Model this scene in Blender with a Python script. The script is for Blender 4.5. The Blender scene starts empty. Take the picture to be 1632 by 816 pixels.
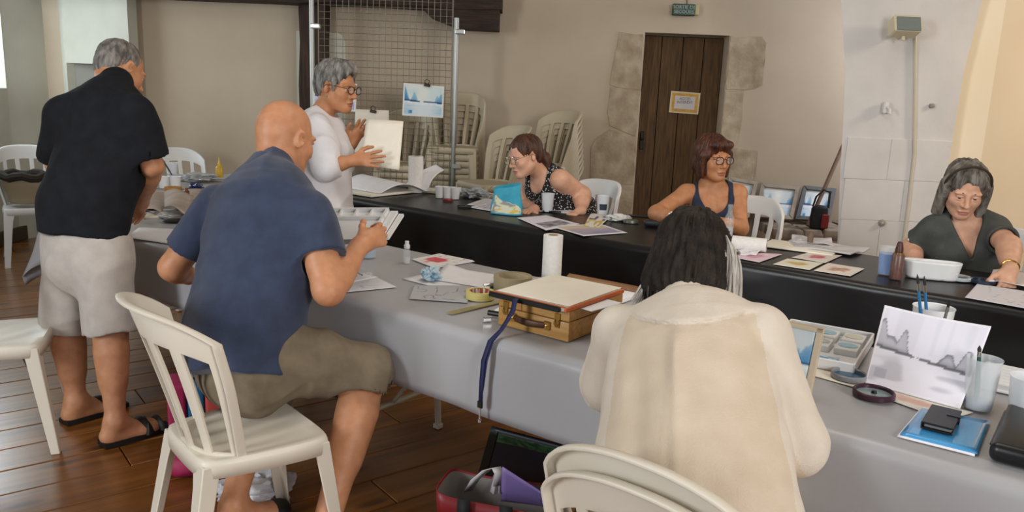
import bpy, bmesh, math, random
import numpy as np
from mathutils import Vector, Matrix

random.seed(7)
SC = bpy.context.scene
COL = SC.collection
PI = math.pi

# ---------------------------------------------------------------- camera
def make_camera():
    cd = bpy.data.cameras.new('camera')
    cd.sensor_width = 36.0
    cd.lens = 36.0 * 1280.0 / 1632.0
    cd.clip_start = 0.05
    co = bpy.data.objects.new('camera', cd)
    COL.objects.link(co)
    p = math.radians(11.74); r = math.radians(2.3)
    fwd = Vector((0, math.cos(p), -math.sin(p)))
    r0 = Vector((1, 0, 0)); u0 = r0.cross(fwd)
    right = math.cos(r) * r0 + math.sin(r) * u0
    up = right.cross(fwd)
    m = Matrix((right, up, -fwd)).transposed().to_4x4()
    m.translation = Vector((0, 0, 1.46))
    co.matrix_world = m
    SC.camera = co
make_camera()

# ---------------------------------------------------------------- world, lights, exposure
def world():
    w = bpy.data.worlds.new('World'); SC.world = w
    w.use_nodes = True
    bg = w.node_tree.nodes['Background']
    bg.inputs['Color'].default_value = (0.86, 0.93, 1.0, 1)
    bg.inputs['Strength'].default_value = 0.54
world()

def area(name, loc, target, sx, sy, power, col, spread=180):
    ld = bpy.data.lights.new(name, 'AREA'); ld.shape = 'RECTANGLE'
    ld.size = sx; ld.size_y = sy; ld.energy = power; ld.color = col
    ld.spread = math.radians(spread)
    o = bpy.data.objects.new(name, ld); COL.objects.link(o)
    o.location = loc
    o.rotation_euler = (Vector(target) - Vector(loc)).to_track_quat('-Z', 'Y').to_euler()
    return o
# daylight from left and recess windows, a warm hall lamp, two added fills
area('daylight_left_window', (-4.62, 6.15, 2.02), (0, 6.15, 1.9), 1.36, 1.36, 48, (0.80, 0.92, 1.0))
area('daylight_near_window', (-4.2, -0.6, 2.1), (2.0, 5.0, 1.0), 1.6, 1.8, 150, (0.92, 0.97, 1.0), 130)
area('daylight_recess_window', (4.0, 6.5, 2.2), (1.6, 7.0, 1.2), 0.9, 1.2, 48, (0.82, 0.88, 1.0))
area('fill_behind_camera', (2.6, -1.9, 2.2), (1.0, 2.4, 0.8), 1.4, 1.8, 100, (1.0, 0.97, 0.93), 140)  # unseen fill added behind the camera to brighten the foreground
area('ceiling_lamp_right', (4.7, 4.2, 2.6), (3.4, 5.2, 1.4), 0.5, 0.5, 20, (1.0, 0.84, 0.62), 120)
area('fill_overhead', (0.6, 2.8, 3.4), (0.6, 3.6, 0.0), 1.2, 1.2, 30, (1.0, 0.93, 0.84))  # unseen fill added overhead for soft warm light
SC.view_settings.view_transform = 'Standard'
SC.view_settings.look = 'None'
SC.view_settings.gamma = 1.0
SC.view_settings.use_curve_mapping = False
SC.view_settings.exposure = -0.18

# ---------------------------------------------------------------- materials
def lin(c):
    if isinstance(c, str):
        c = c.lstrip('#'); c = [int(c[i:i+2], 16) / 255 for i in (0, 2, 4)]
    return tuple(x / 12.92 if x <= 0.04045 else ((x + 0.055) / 1.055) ** 2.4 for x in c) + (1.0,)
MATS = {}
def M(name, col, rough=0.6, col2=None, scale=6.0, stretch=(1, 1, 1), bump=0.0, bscale=None, bstretch=None,
      metal=0.0, trans=0.0, alpha=1.0, sheen=0.0, sss=0.0, ior=1.45, coat=0.0, spec=0.5, attr=None, lo=0.35, hi=0.65, detail=4.0):
    """procedural Principled material: two colours mixed by noise, optional noise bump"""
    if name in MATS: return MATS[name]
    m = bpy.data.materials.new(name); m.use_nodes = True
    nt = m.node_tree; N = nt.nodes; L = nt.links
    b = N['Principled BSDF']
    b.inputs['Roughness'].default_value = rough
    b.inputs['Metallic'].default_value = metal
    b.inputs['Transmission Weight'].default_value = trans
    b.inputs['Alpha'].default_value = alpha
    b.inputs['IOR'].default_value = ior
    b.inputs['Coat Weight'].default_value = coat
    b.inputs['Specular IOR Level'].default_value = spec
    if sheen: b.inputs['Sheen Weight'].default_value = sheen
    if sss:
        b.inputs['Subsurface Weight'].default_value = sss
        b.inputs['Subsurface Radius'].default_value = (0.012, 0.004, 0.002)
    c1 = lin(col)
    tc = N.new('ShaderNodeTexCoord')
    def mapped(sc, st):
        mp = N.new('ShaderNodeMapping'); mp.inputs['Scale'].default_value = tuple(sc * s for s in st)
        L.new(tc.outputs['Object'], mp.inputs['Vector']); return mp
    if attr:
        a = N.new('ShaderNodeAttribute'); a.attribute_name = attr
        L.new(a.outputs['Color'], b.inputs['Base Color'])
    elif col2:
        mp = mapped(scale, stretch)
        nz = N.new('ShaderNodeTexNoise'); nz.inputs['Scale'].default_value = 1.0; nz.inputs['Detail'].default_value = detail
        L.new(mp.outputs['Vector'], nz.inputs['Vector'])
        cr = N.new('ShaderNodeValToRGB')
        cr.color_ramp.elements[0].position = lo; cr.color_ramp.elements[0].color = c1
        cr.color_ramp.elements[1].position = hi; cr.color_ramp.elements[1].color = lin(col2)
        L.new(nz.outputs['Fac'], cr.inputs['Fac']); L.new(cr.outputs['Color'], b.inputs['Base Color'])
    else:
        b.inputs['Base Color'].default_value = c1
    if bump:
        mp = mapped(bscale or 60.0, bstretch or stretch)
        nz = N.new('ShaderNodeTexNoise'); nz.inputs['Scale'].default_value = 1.0; nz.inputs['Detail'].default_value = 3.0
        L.new(mp.outputs['Vector'], nz.inputs['Vector'])
        bp = N.new('ShaderNodeBump'); bp.inputs['Strength'].default_value = min(1.0, bump); bp.inputs['Distance'].default_value = 0.004
        L.new(nz.outputs['Fac'], bp.inputs['Height']); L.new(bp.outputs['Normal'], b.inputs['Normal'])
    MATS[name] = m
    return m

# ---------------------------------------------------------------- scene helpers
def tag(o, label=None, cat=None, group=None, kind=None):
    if label: o['label'] = label
    if cat: o['category'] = cat
    if group: o['group'] = group
    if kind: o['kind'] = kind
    return o
def empty(name, loc, label, cat, group=None, rz=0.0):
    o = bpy.data.objects.new(name, None); COL.objects.link(o)
    o.empty_display_size = 0.1
    o.location = loc; o.rotation_euler = (0, 0, rz)
    return tag(o, label, cat, group)
def link(name, me, parent=None):
    o = bpy.data.objects.new(name, me); COL.objects.link(o)
    if parent is not None: o.parent = parent
    return o
def mesh_np(name, V, Q, mats, midx=None, smooth=True):
    me = bpy.data.meshes.new(name)
    V = np.asarray(V, np.float32); Q = np.asarray(Q, np.int32)
    n = Q.shape[1] if len(Q) else 4
    me.vertices.add(len(V)); me.vertices.foreach_set('co', V.ravel())
    me.loops.add(Q.size); me.loops.foreach_set('vertex_index', Q.ravel())
    me.polygons.add(len(Q))
    me.polygons.foreach_set('loop_start', np.arange(len(Q), dtype=np.int32) * n)
    me.polygons.foreach_set('loop_total', np.full(len(Q), n, np.int32))
    for m in (mats if isinstance(mats, (list, tuple)) else [mats]): me.materials.append(m)
    if midx is not None: me.polygons.foreach_set('material_index', np.asarray(midx, np.int32))
    me.polygons.foreach_set('use_smooth', np.full(len(Q), smooth))
    me.update(calc_edges=True); me.validate()
    return me
def bm_obj(name, bm, mats, parent=None, smooth=False, loc=None):
    me = bpy.data.meshes.new(name)
    bmesh.ops.recalc_face_normals(bm, faces=bm.faces)
    bm.to_mesh(me); bm.free()
    for m in (mats if isinstance(mats, (list, tuple)) else [mats]): me.materials.append(m)
    if smooth:
        me.polygons.foreach_set('use_smooth', np.full(len(me.polygons), True))
        me.set_sharp_from_angle(angle=math.radians(38 if smooth is True else smooth))
    o = link(name, me, parent)
    if loc is not None: o.location = loc
    return o
def place_matrix(o, loc, rz=0, rx=0, ry=0):
    o.location = loc; o.rotation_euler = (rx, ry, rz); return o
# bmesh shape builders (all add to a bmesh)
def box(bm, c, s, rot=None, bev=0.0, seg=1, taper=None):
    r = bmesh.ops.create_cube(bm, size=1.0); vs = r['verts']
    for v in vs:
        v.co = Vector((v.co.x * s[0], v.co.y * s[1], v.co.z * s[2]))
        if taper and v.co.z > 0: v.co.x *= taper; v.co.y *= taper
    if bev > 0:
        es = list({e for v in vs for e in v.link_edges})
        g = bmesh.ops.bevel(bm, geom=es, offset=bev, segments=seg, affect='EDGES', profile=0.5)
        vs = list({v for f in g['faces'] for v in f.verts} | {v for v in vs if v.is_valid})
    m = Matrix.Translation(Vector(c))
    if rot is not None:
        if not isinstance(rot, Matrix):
            from mathutils import Euler
            rot = Euler(rot).to_matrix()
        m = m @ rot.to_4x4()
    for v in vs: v.co = m @ v.co
    return vs
def lathe(bm, prof, c=(0, 0, 0), n=24, axis=None, cap0=False, cap1=False, sx=1.0, sy=1.0):
    """prof: list of (r, z)"""
    rings = []
    rot = Vector((0, 0, 1)).rotation_difference(Vector(axis)).to_matrix() if axis is not None else Matrix.Identity(3)
    for r, z in prof:
        ring = []
        for i in range(n):
            a = 2 * PI * i / n
            ring.append(bm.verts.new(Vector(c) + rot @ Vector((r * math.cos(a) * sx, r * math.sin(a) * sy, z))))
        rings.append(ring)
    for a, b in zip(rings, rings[1:]):
        for i in range(n):
            j = (i + 1) % n
            bm.faces.new((a[i], a[j], b[j], b[i]))
    if cap0: bm.faces.new(rings[0][::-1])
    if cap1: bm.faces.new(rings[-1])
def tube(bm, pts, r, n=8, caps=True, flat=1.0):
    pts = [Vector(p) for p in pts]
    rr = r if isinstance(r, (list, tuple)) else [r] * len(pts)
    up = None; rings = []
    for i, p in enumerate(pts):
        t = (pts[min(i + 1, len(pts) - 1)] - pts[max(i - 1, 0)]).normalized()
        if up is None:
            up = Vector((0, 0, 1)) if abs(t.z) < 0.9 else Vector((1, 0, 0))
        s = t.cross(up).normalized(); up = s.cross(t).normalized()
        rings.append([bm.verts.new(p + (s * math.cos(2 * PI * k / n) + up * math.sin(2 * PI * k / n) * flat) * rr[i]) for k in range(n)])
    for a, b in zip(rings, rings[1:]):
        for k in range(n):
            j = (k + 1) % n
            bm.faces.new((a[k], a[j], b[j], b[k]))
    if caps:
        bm.faces.new(rings[0][::-1]); bm.faces.new(rings[-1])
def prism(bm, poly, z0, z1, M4=None):
    a = [bm.verts.new((x, y, z0)) for x, y in poly]; b = [bm.verts.new((x, y, z1)) for x, y in poly]
    bm.faces.new(a[::-1]); bm.faces.new(b)
    for i in range(len(poly)):
        j = (i + 1) % len(poly)
        bm.faces.new((a[i], a[j], b[j], b[i]))
    if M4 is not None:
        for v in a + b: v.co = M4 @ v.co
def gridmesh(bm, fn, nu, nv, mat=0):
    vs = [[bm.verts.new(fn(i / nu, j / nv)) for j in range(nv + 1)] for i in range(nu + 1)]
    for i in range(nu):
        for j in range(nv):
            f = bm.faces.new((vs[i][j], vs[i + 1][j], vs[i + 1][j + 1], vs[i][j + 1])); f.material_index = mat
    return vs
def dup(root, loc, rz, label=None, group=None):
    r = root.copy(); COL.objects.link(r); r.location = loc; r.rotation_euler = (0, 0, rz)
    if label: r['label'] = label
    if group: r['group'] = group
    for ch in list(root.children):
        c = ch.copy(); COL.objects.link(c); c.parent = r
        for g in list(ch.children):
            d = g.copy(); COL.objects.link(d); d.parent = c
    return r
A37 = math.radians(37)
U = Vector((math.cos(A37), -math.sin(A37), 0)); NN = Vector((math.sin(A37), math.cos(A37), 0))
def un(u, n, z=0.74):
    """point given in the tables' own axes: along the tables, across them, height"""
    return U * u + NN * n + Vector((0, 0, z))
TABLE_RZ = -A37

# ---------------------------------------------------------------- organic surfaces: smooth unions meshed with surface nets
def _h(ix, iy, iz):
    n = (ix * 374761393 + iy * 668265263 + iz * 2147483647 + 1013904223) & 0xffffffff
    n = ((n ^ (n >> 13)) * 1274126177) & 0xffffffff
    return ((n ^ (n >> 16)) & 0xffff).astype(np.float32) / 32767.5 - 1.0
def vnoise(P):
    P = np.asarray(P, np.float64); F = np.floor(P); t = (P - F); F = F.astype(np.int64)
    t = t * t * (3 - 2 * t)
    r = 0
    for dx in (0, 1):
        wx = t[:, 0] if dx else 1 - t[:, 0]
        for dy in (0, 1):
            wy = t[:, 1] if dy else 1 - t[:, 1]
            for dz in (0, 1):
                wz = t[:, 2] if dz else 1 - t[:, 2]
                r = r + wx * wy * wz * _h(F[:, 0] + dx, F[:, 1] + dy, F[:, 2] + dz)
    return r
def A(v): return np.array(v, np.float32)
def nrm(v):
    v = np.array(v, np.float64); return v / (np.linalg.norm(v) + 1e-9)
def smin(a, b, k):
    h = np.clip(0.5 + 0.5 * (b - a) / k, 0, 1)
    return b + (a - b) * h - k * h * (1 - h)
def frame(f, u):
    """rows: left, forward, up"""
    f = nrm(f); l = nrm(np.cross(u, f)); u = np.cross(f, l)
    return np.array([l, f, u], np.float32)   # left = up x forward
class Sdf:
    def __init__(s): s.p = []; s.disp = None
    def add(s, fn, lo, hi, k=0.02, op='u'):
        s.p.append((fn, np.minimum(lo, hi), np.maximum(lo, hi), k, op)); return s
    def cone(s, a, b, ra, rb, k=0.02, op='u', flat=None):
        a = A(a); b = A(b); ab = b - a; L2 = float(ab @ ab) + 1e-9; R = max(ra, rb)
        d_ = ab / math.sqrt(L2)
        def fn(x, y, z):
            px = x - a[0]; py = y - a[1]; pz = z - a[2]
            t = np.clip((px * ab[0] + py * ab[1] + pz * ab[2]) / L2, 0, 1)
            d = np.sqrt((px - t * ab[0]) ** 2 + (py - t * ab[1]) ** 2 + (pz - t * ab[2]) ** 2) - (ra + (rb - ra) * t)
            if flat is not None:
                q = (px - ab[0]) * d_[0] + (py - ab[1]) * d_[1] + (pz - ab[2]) * d_[2] - flat
                d = np.maximum(d, q)
            return d
        return s.add(fn, np.minimum(a, b) - R, np.maximum(a, b) + R, k, op)
    def ell(s, c, r, R=None, k=0.02, op='u'):
        """R rows are the local axes"""
        c = A(c); r = A(r); R = np.eye(3, dtype=np.float32) if R is None else A(R)
        ext = np.sqrt(((R * r[:, None]) ** 2).sum(0)); rm = float(r.min())
        def fn(x, y, z):
            px = x - c[0]; py = y - c[1]; pz = z - c[2]
            q = [(R[i, 0] * px + R[i, 1] * py + R[i, 2] * pz) for i in range(3)]
            k0 = np.sqrt(sum((q[i] / r[i]) ** 2 for i in range(3)))
            k1 = np.sqrt(sum((q[i] / r[i] ** 2) ** 2 for i in range(3))) + 1e-6
            return k0 * (k0 - 1) / k1
        return s.add(fn, c - ext, c + ext, k, op)
    def econe(s, a, b, ra, rb, R, k=0.03, op='u'):
        """segment a-b whose cross-section half sizes (along left, forward) go from ra to rb; R rows left, forward, up"""
        a = A(a); b = A(b); ab = b - a; L2 = float(ab @ ab) + 1e-9; R = A(R)
        m = max(max(ra), max(rb)); mm = min(min(ra), min(rb))
        def fn(x, y, z):
            px = x - a[0]; py = y - a[1]; pz = z - a[2]
            t = np.clip((px * ab[0] + py * ab[1] + pz * ab[2]) / L2, 0, 1)
            px = px - t * ab[0]; py = py - t * ab[1]; pz = pz - t * ab[2]
            r0 = ra[0] + (rb[0] - ra[0]) * t; r1 = ra[1] + (rb[1] - ra[1]) * t; r2 = np.minimum(r0, r1)
            q0 = R[0, 0] * px + R[0, 1] * py + R[0, 2] * pz
            q1 = R[1, 0] * px + R[1, 1] * py + R[1, 2] * pz
            q2 = R[2, 0] * px + R[2, 1] * py + R[2, 2] * pz
            k0 = np.sqrt((q0 / r0) ** 2 + (q1 / r1) ** 2 + (q2 / r2) ** 2)
            k1 = np.sqrt((q0 / r0 ** 2) ** 2 + (q1 / r1 ** 2) ** 2 + (q2 / r2 ** 2) ** 2) + 1e-6
            return k0 * (k0 - 1) / k1
        return s.add(fn, np.minimum(a, b) - m, np.maximum(a, b) + m, k, op)
    def loft(s, pts, R, k=0.04):
        for (a, ra), (b, rb) in zip(pts, pts[1:]): s.econe(a, b, ra, rb, R, k)
        return s
    def cut(s, pt, nrmv, k=0.004):
        """remove everything on the side the normal points to"""
        pt = A(pt); n = A(nrm(nrmv))
        def fn(x, y, z): return -((x - pt[0]) * n[0] + (y - pt[1]) * n[1] + (z - pt[2]) * n[2])
        return s.add(fn, A((-99, -99, -99)), A((99, 99, 99)), k, 's')
    def bounds(s, m=0.02):
        lo = np.min([p[1] for p in s.p if p[4] == 'u'], 0) - m; hi = np.max([p[2] for p in s.p if p[4] == 'u'], 0) + m
        return lo, hi
    def sample(s, lo, hi, h):
        n = np.ceil((hi - lo) / h).astype(int) + 1
        ax = [np.float32(lo[i]) + np.float32(h) * np.arange(n[i], dtype=np.float32) for i in range(3)]
        F = np.full(tuple(n), 1.0, np.float32)
        for fn, plo, phi, k, op in s.p:
            m = max(k * 1.1, 2.6 * h) + 0.012
            i0 = np.maximum(np.floor((plo - m - lo) / h), 0).astype(int); i1 = np.minimum(np.ceil((phi + m - lo) / h) + 1, n).astype(int)
            if (i1 <= i0).any(): continue
            sl = tuple(slice(i0[i], i1[i]) for i in range(3))
            d = fn(ax[0][sl[0]][:, None, None], ax[1][sl[1]][None, :, None], ax[2][sl[2]][None, None, :])
            G = F[sl]
            F[sl] = smin(G, d, k) if op == 'u' else -smin(-G, d, k)
        if s.disp is not None:
            I = np.nonzero(np.abs(F) < 0.035)
            if len(I[0]):
                P = np.stack([ax[i][I[i]] for i in range(3)], 1)
                F[I] += s.disp(P).astype(np.float32)
        return F, ax
    def mesh(s, h, fine=(), lo=None, hi=None):
        """coarse surface plus finer boxes (lo, hi, h) that overlap it slightly"""
        b = s.bounds(0.03)
        jobs = [(b[0] if lo is None else A(lo), b[1] if hi is None else A(hi), h, True)] + [(A(l), A(u), hh, False) for l, u, hh in fine]
        VV, QQ, off = [], [], 0
        for l, u, hh, coarse in jobs:
            F, ax = s.sample(l, u, hh)
            V, Q = surfnets(F, l, hh)
            if coarse and len(fine) and len(Q):
                c = V[Q].mean(1); keep = np.ones(len(Q), bool)
                for fl, fu, fh in fine:
                    keep &= ~((c > A(fl) + 1.3 * hh).all(1) & (c < A(fu) - 1.3 * hh).all(1))
                Q = Q[keep]
            VV.append(V); QQ.append(Q + off); off += len(V)
        V = np.concatenate(VV); Q = np.concatenate(QQ)
        used = np.unique(Q); mp = np.zeros(len(V), np.int64); mp[used] = np.arange(len(used))
        return V[used], mp[Q]
def surfnets(F, lo, h):
    S = F < 0
    nx, ny, nz = F.shape
    c = [S[i:nx - 1 + i, j:ny - 1 + j, k:nz - 1 + k] for i in (0, 1) for j in (0, 1) for k in (0, 1)]
    anyS = c[0] | c[1] | c[2] | c[3] | c[4] | c[5] | c[6] | c[7]
    allS = c[0] & c[1] & c[2] & c[3] & c[4] & c[5] & c[6] & c[7]
    I = np.nonzero(anyS & ~allS)
    if not len(I[0]): return np.zeros((0, 3), np.float32), np.zeros((0, 4), np.int64)
    idx = np.full((nx - 1, ny - 1, nz - 1), -1, np.int64); idx[I] = np.arange(len(I[0]))
    base = np.stack(I, 1)
    cn = [(i, j, k) for i in (0, 1) for j in (0, 1) for k in (0, 1)]
    val = [F[I[0] + a[0], I[1] + a[1], I[2] + a[2]] for a in cn]
    acc = np.zeros((len(base), 3), np.float32); cnt = np.zeros(len(base), np.float32)
    for e0 in range(8):
        for bit, axn in ((4, 0), (2, 1), (1, 2)):
            if e0 & bit: continue
            e1 = e0 | bit
            m = (val[e0] < 0) != (val[e1] < 0)
            t = np.where(m, val[e0] / np.where(m, val[e0] - val[e1], 1), 0)
            p = np.tile(A(cn[e0]), (len(base), 1)); p[:, axn] += t
            acc += p * m[:, None]; cnt += m
    V = (base + acc / cnt[:, None]) * h + lo
    Q = []
    for axn in range(3):
        a1, a2 = [(1, 2), (2, 0), (0, 1)][axn]
        sl0 = [slice(None)] * 3; sl1 = [slice(None)] * 3
        sl0[axn] = slice(0, -1); sl1[axn] = slice(1, None)
        for a in (a1, a2):
            sl0[a] = slice(1, -1); sl1[a] = slice(1, -1)
        s0 = S[tuple(sl0)]; s1 = S[tuple(sl1)]
        E = np.nonzero(s0 != s1)
        if not len(E[0]): continue
        e = np.stack(E, 1); e[:, a1] += 1; e[:, a2] += 1
        def cell(d1, d2):
            q = e.copy(); q[:, a1] -= d1; q[:, a2] -= d2
            return idx[q[:, 0], q[:, 1], q[:, 2]]
        q = np.stack([cell(1, 1), cell(0, 1), cell(0, 0), cell(1, 0)], 1)
        inside = s0[E]
        q[~inside] = q[~inside][:, ::-1]
        Q.append(q)
    return V.astype(np.float32), np.concatenate(Q)
def sdf_obj(name, sd, h, mats, parent, fine=(), classify=None, lo=None, hi=None):
    V, Q = sd.mesh(h, fine, lo, hi)
    mi = classify(V[Q].mean(1)) if classify is not None else None
    if parent is not None: V = V - A(parent.matrix_basis.translation)
    me = mesh_np(name, V, Q, mats, mi)
    return link(name, me, parent)

# ---------------------------------------------------------------- the setting
PLASTER = M('plaster_beige', '#b5a48e', 0.9, '#c0b09b', 1.6, bump=0.35, bscale=14, lo=.3, hi=.7)
PLASTER_L = M('plaster_pale', '#b4b3a6', 0.9, '#c4c3b6', 2.0, bump=0.4, bscale=12)
PIERMAT = M('pier_limewash', '#c3c0be', 0.9, '#cecbc9', 2.5, bump=0.5, bscale=18)
CREAM = M('plaster_cream_lit', '#e3d3b8', 0.9, '#e9dbc3', 1.2, bump=0.25, bscale=12)  # warm light on the wall is put into this colour
STONE = M('door_stone', '#94826a', 0.95, '#bbab92', 9, bump=0.9, bscale=40, lo=.3, hi=.72, detail=8)
STONE2 = M('ledge_stone', '#6e6153', 0.95, '#9a8c7b', 9, bump=0.9, bscale=30, detail=8)
TIMBER = M('old_timber', '#241710', 0.75, '#3d291c', 5, (1, 12, 12), bump=0.6, bscale=14, bstretch=(1, 12, 12))
POSTWOOD = M('post_timber', '#2b1d14', 0.75, '#46301f', 5, (12, 12, 1), bump=0.6, bscale=14, bstretch=(12, 12, 1))
def struct(o): o['kind'] = 'structure'; return o

# floor: a base slab and every board
def floor_mat():
    m = bpy.data.materials.new('floor_boards'); m.use_nodes = True
    nt = m.node_tree; N = nt.nodes; L = nt.links; b = N['Principled BSDF']
    tc = N.new('ShaderNodeTexCoord'); oi = N.new('ShaderNodeObjectInfo')
    mp = N.new('ShaderNodeMapping'); mp.inputs['Scale'].default_value = (1.6, 26, 10)
    ad = N.new('ShaderNodeVectorMath'); ad.operation = 'ADD'
    mu = N.new('ShaderNodeMath'); mu.operation = 'MULTIPLY'; mu.inputs[1].default_value = 37.0
    L.new(oi.outputs['Random'], mu.inputs[0])
    L.new(tc.outputs['Object'], ad.inputs[0]); L.new(mu.outputs[0], ad.inputs[1]); L.new(ad.outputs[0], mp.inputs['Vector'])
    nz = N.new('ShaderNodeTexNoise'); nz.inputs['Scale'].default_value = 1.0; nz.inputs['Detail'].default_value = 5.0
    L.new(mp.outputs[0], nz.inputs['Vector'])
    cr = N.new('ShaderNodeValToRGB'); e = cr.color_ramp.elements
    e[0].position = 0.32; e[0].color = lin('#6a3f16'); e[1].position = 0.7; e[1].color = lin('#935c26')
    L.new(nz.outputs['Fac'], cr.inputs['Fac'])
    # knots
    mk = N.new('ShaderNodeMapping'); mk.inputs['Scale'].default_value = (2.4, 7.5, 1)
    L.new(ad.outputs[0], mk.inputs['Vector'])
    vo = N.new('ShaderNodeTexVoronoi'); vo.inputs['Scale'].default_value = 1.0; L.new(mk.outputs[0], vo.inputs['Vector'])
    kr = N.new('ShaderNodeValToRGB'); k = kr.color_ramp.elements
    k[0].position = 0.08; k[0].color = (0.22, 0.16, 0.12, 1); k[1].position = 0.2; k[1].color = (1, 1, 1, 1)
    L.new(vo.outputs['Distance'], kr.inputs['Fac'])
    mx = N.new('ShaderNodeMix'); mx.data_type = 'RGBA'; mx.blend_type = 'MULTIPLY'; mx.inputs['Factor'].default_value = 0.8
    L.new(cr.outputs['Color'], mx.inputs['A']); L.new(kr.outputs['Color'], mx.inputs['B'])
    hs = N.new('ShaderNodeHueSaturation')
    ma = N.new('ShaderNodeMath'); ma.operation = 'MULTIPLY_ADD'; ma.inputs[1].default_value = 0.5; ma.inputs[2].default_value = 0.75
    L.new(oi.outputs['Random'], ma.inputs[0]); L.new(ma.outputs[0], hs.inputs['Value']); L.new(mx.outputs['Result'], hs.inputs['Color'])
    L.new(hs.outputs['Color'], b.inputs['Base Color'])
    b.inputs['Roughness'].default_value = 0.32; b.inputs['Coat Weight'].default_value = 0.5; b.inputs['Coat Roughness'].default_value = 0.22
    bp = N.new('ShaderNodeBump'); bp.inputs['Strength'].default_value = 0.25; bp.inputs['Distance'].default_value = 0.003
    L.new(nz.outputs['Fac'], bp.inputs['Height']); L.new(bp.outputs['Normal'], b.inputs['Normal'])
    return m
FLOORM = floor_mat()
bm = bmesh.new(); box(bm, (-0.2, 2.6, -0.04), (11.6, 10.4, 0.04))
floor = struct(bm_obj('floor', bm, M('floor_base', '#1c1009', 0.9)))
def boards():
    a = math.radians(38); ex = Vector((math.cos(a), math.sin(a), 0)); ey = Vector((-math.sin(a), math.cos(a), 0))
    W, Ln = 0.2, 3.0
    bm = bmesh.new(); box(bm, (0, 0, -0.01), (Ln - 0.004, W - 0.005, 0.02), bev=0.003)
    me = bpy.data.meshes.new('plank'); bm.to_mesh(me); bm.free(); me.materials.append(FLOORM)
    r = random.Random(3)
    j = 0
    for k in range(-40, 60):
        off = r.uniform(0, Ln)
        for i in range(-4, 5):
            c = ex * (i * Ln + off) + ey * (k * W + 3.0)
            # boards of the part of the hall in view
            if -5.6 < c.x < 5.4 and -0.6 < c.y < 7.9:
                o = link('plank', me, floor); o.location = c + Vector((0, 0, -0.001 + r.uniform(-.0008, .0008))); o.rotation_euler = (0, 0, a)
                j += 1
    return j
boards()

# walls
bm = bmesh.new()
YB = 7.2
for x0, x1, z0, z1 in ((-4.9, 1.073, 0, 3.8), (1.804, 5.2, 0, 3.8), (1.073, 1.804, 1.985, 3.8)):
    box(bm, ((x0 + x1) / 2, YB + 0.2, (z0 + z1) / 2), (x1 - x0, 0.4, z1 - z0))
wall_back = struct(bm_obj('wall_back', bm, PLASTER))
# left wall with its window opening (y 5.45 to 6.78, z 1.3 to 2.75)
bm = bmesh.new()
for y0, y1, z0, z1 in ((-2.6, 5.45, 0, 3.8), (6.86, 7.6, 0, 3.8), (5.45, 6.86, 0, 1.3), (5.45, 6.86, 2.75, 3.8)):
    box(bm, (-4.55, (y0 + y1) / 2, (z0 + z1) / 2), (0.5, y1 - y0, z1 - z0))
prism(bm, [(-4.32, 6.87), (-4.30, 6.87), (-4.10, 7.3), (-4.32, 7.3)], 0, 3.8)
wall_left = struct(bm_obj('wall_left', bm, PLASTER_L))
bm = bmesh.new()
for y, z, sy, sz in ((6.155, 1.325, 1.41, .05), (6.155, 2.725, 1.41, .05), (5.475, 2.025, .05, 1.35), (6.835, 2.025, .05, 1.35), (6.155, 2.025, .06, 1.35)):
    box(bm, (-4.7, y, z), (.06, sy, sz), bev=.006)
wf = struct(bm_obj('window_1', bm, M('window_paint', '#d9d6cc', .5)))
bm = bmesh.new(); box(bm, (-4.7, 5.79, 2.025), (.006, .58, 1.3)); bm_obj('pane', bm, M('pane_glass', '#ffffff', 0.0, trans=1.0, ior=1.02), wf)
bm = bmesh.new(); box(bm, (-4.7, 6.44, 2.025), (.006, .58, 1.3)); bm_obj('pane', bm, MATS['pane_glass'], wf)
# splayed pier in the left corner with its low niche
bm = bmesh.new()
P0 = Vector((-4.11, 7.3)); P1 = Vector((-3.93, 7.13)); P2 = Vector((-3.314, 7.0))
def quadwall(bm, a, b, z0, z1, th=0.12):
    d = (b - a).normalized(); nn_ = Vector((-d.y, d.x)) * th
    prism(bm, [tuple(a), tuple(b), tuple(b + nn_), tuple(a + nn_)], z0, z1)
quadwall(bm, P0, P1, 0, 3.8)
PA = P1; PB = P1 + (P2 - P1) * 0.62
quadwall(bm, P1, PB, 1.53, 3.8); quadwall(bm, P1, PB, 0, 1.05); quadwall(bm, PB, P2, 0, 3.8)
struct(bm_obj('wall_left_splay', bm, PLASTER_L))
bm = bmesh.new(); box(bm, (-3.74, 7.19, 1.29), (.46, .03, .55))
struct(bm_obj('wall_niche_back', bm, M('niche_grey', '#8b8880', .9)))
bm = bmesh.new(); box(bm, (-4.285, 4.2, 0.06), (.03, 6.0, .12), bev=.004)
struct(bm_obj('baseboard_left', bm, M('baseboard_brown', '#4a3a2c', .6)))
# ceiling, right wall
bm = bmesh.new(); box(bm, (0.2, 2.6, 3.85), (10.4, 10.4, .1)); struct(bm_obj('ceiling', bm, M('ceiling_paint', '#cfc6b8', .9)))
bm = bmesh.new(); box(bm, (5.2, 2.6, 1.9), (.3, 10.4, 3.8)); struct(bm_obj('wall_right', bm, CREAM))
# cream wall right of the pier: a face coloured as if lit, then a turned one coloured as shaded
bm = bmesh.new()
prism(bm, [(2.72, 5.32), (3.02, 5.26), (3.04, 5.46), (2.74, 5.5)], 0, 3.8)
struct(bm_obj('wall_cream_reveal', bm, CREAM))
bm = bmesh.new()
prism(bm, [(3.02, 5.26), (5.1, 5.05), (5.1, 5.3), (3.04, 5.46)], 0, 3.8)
struct(bm_obj('wall_cream', bm, M('plaster_cream_shaded', '#d3bfa3', 0.9, '#d9c8ae', 1.2, bump=0.25, bscale=12)))  # darker copy of the cream, shade put into the colour
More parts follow.
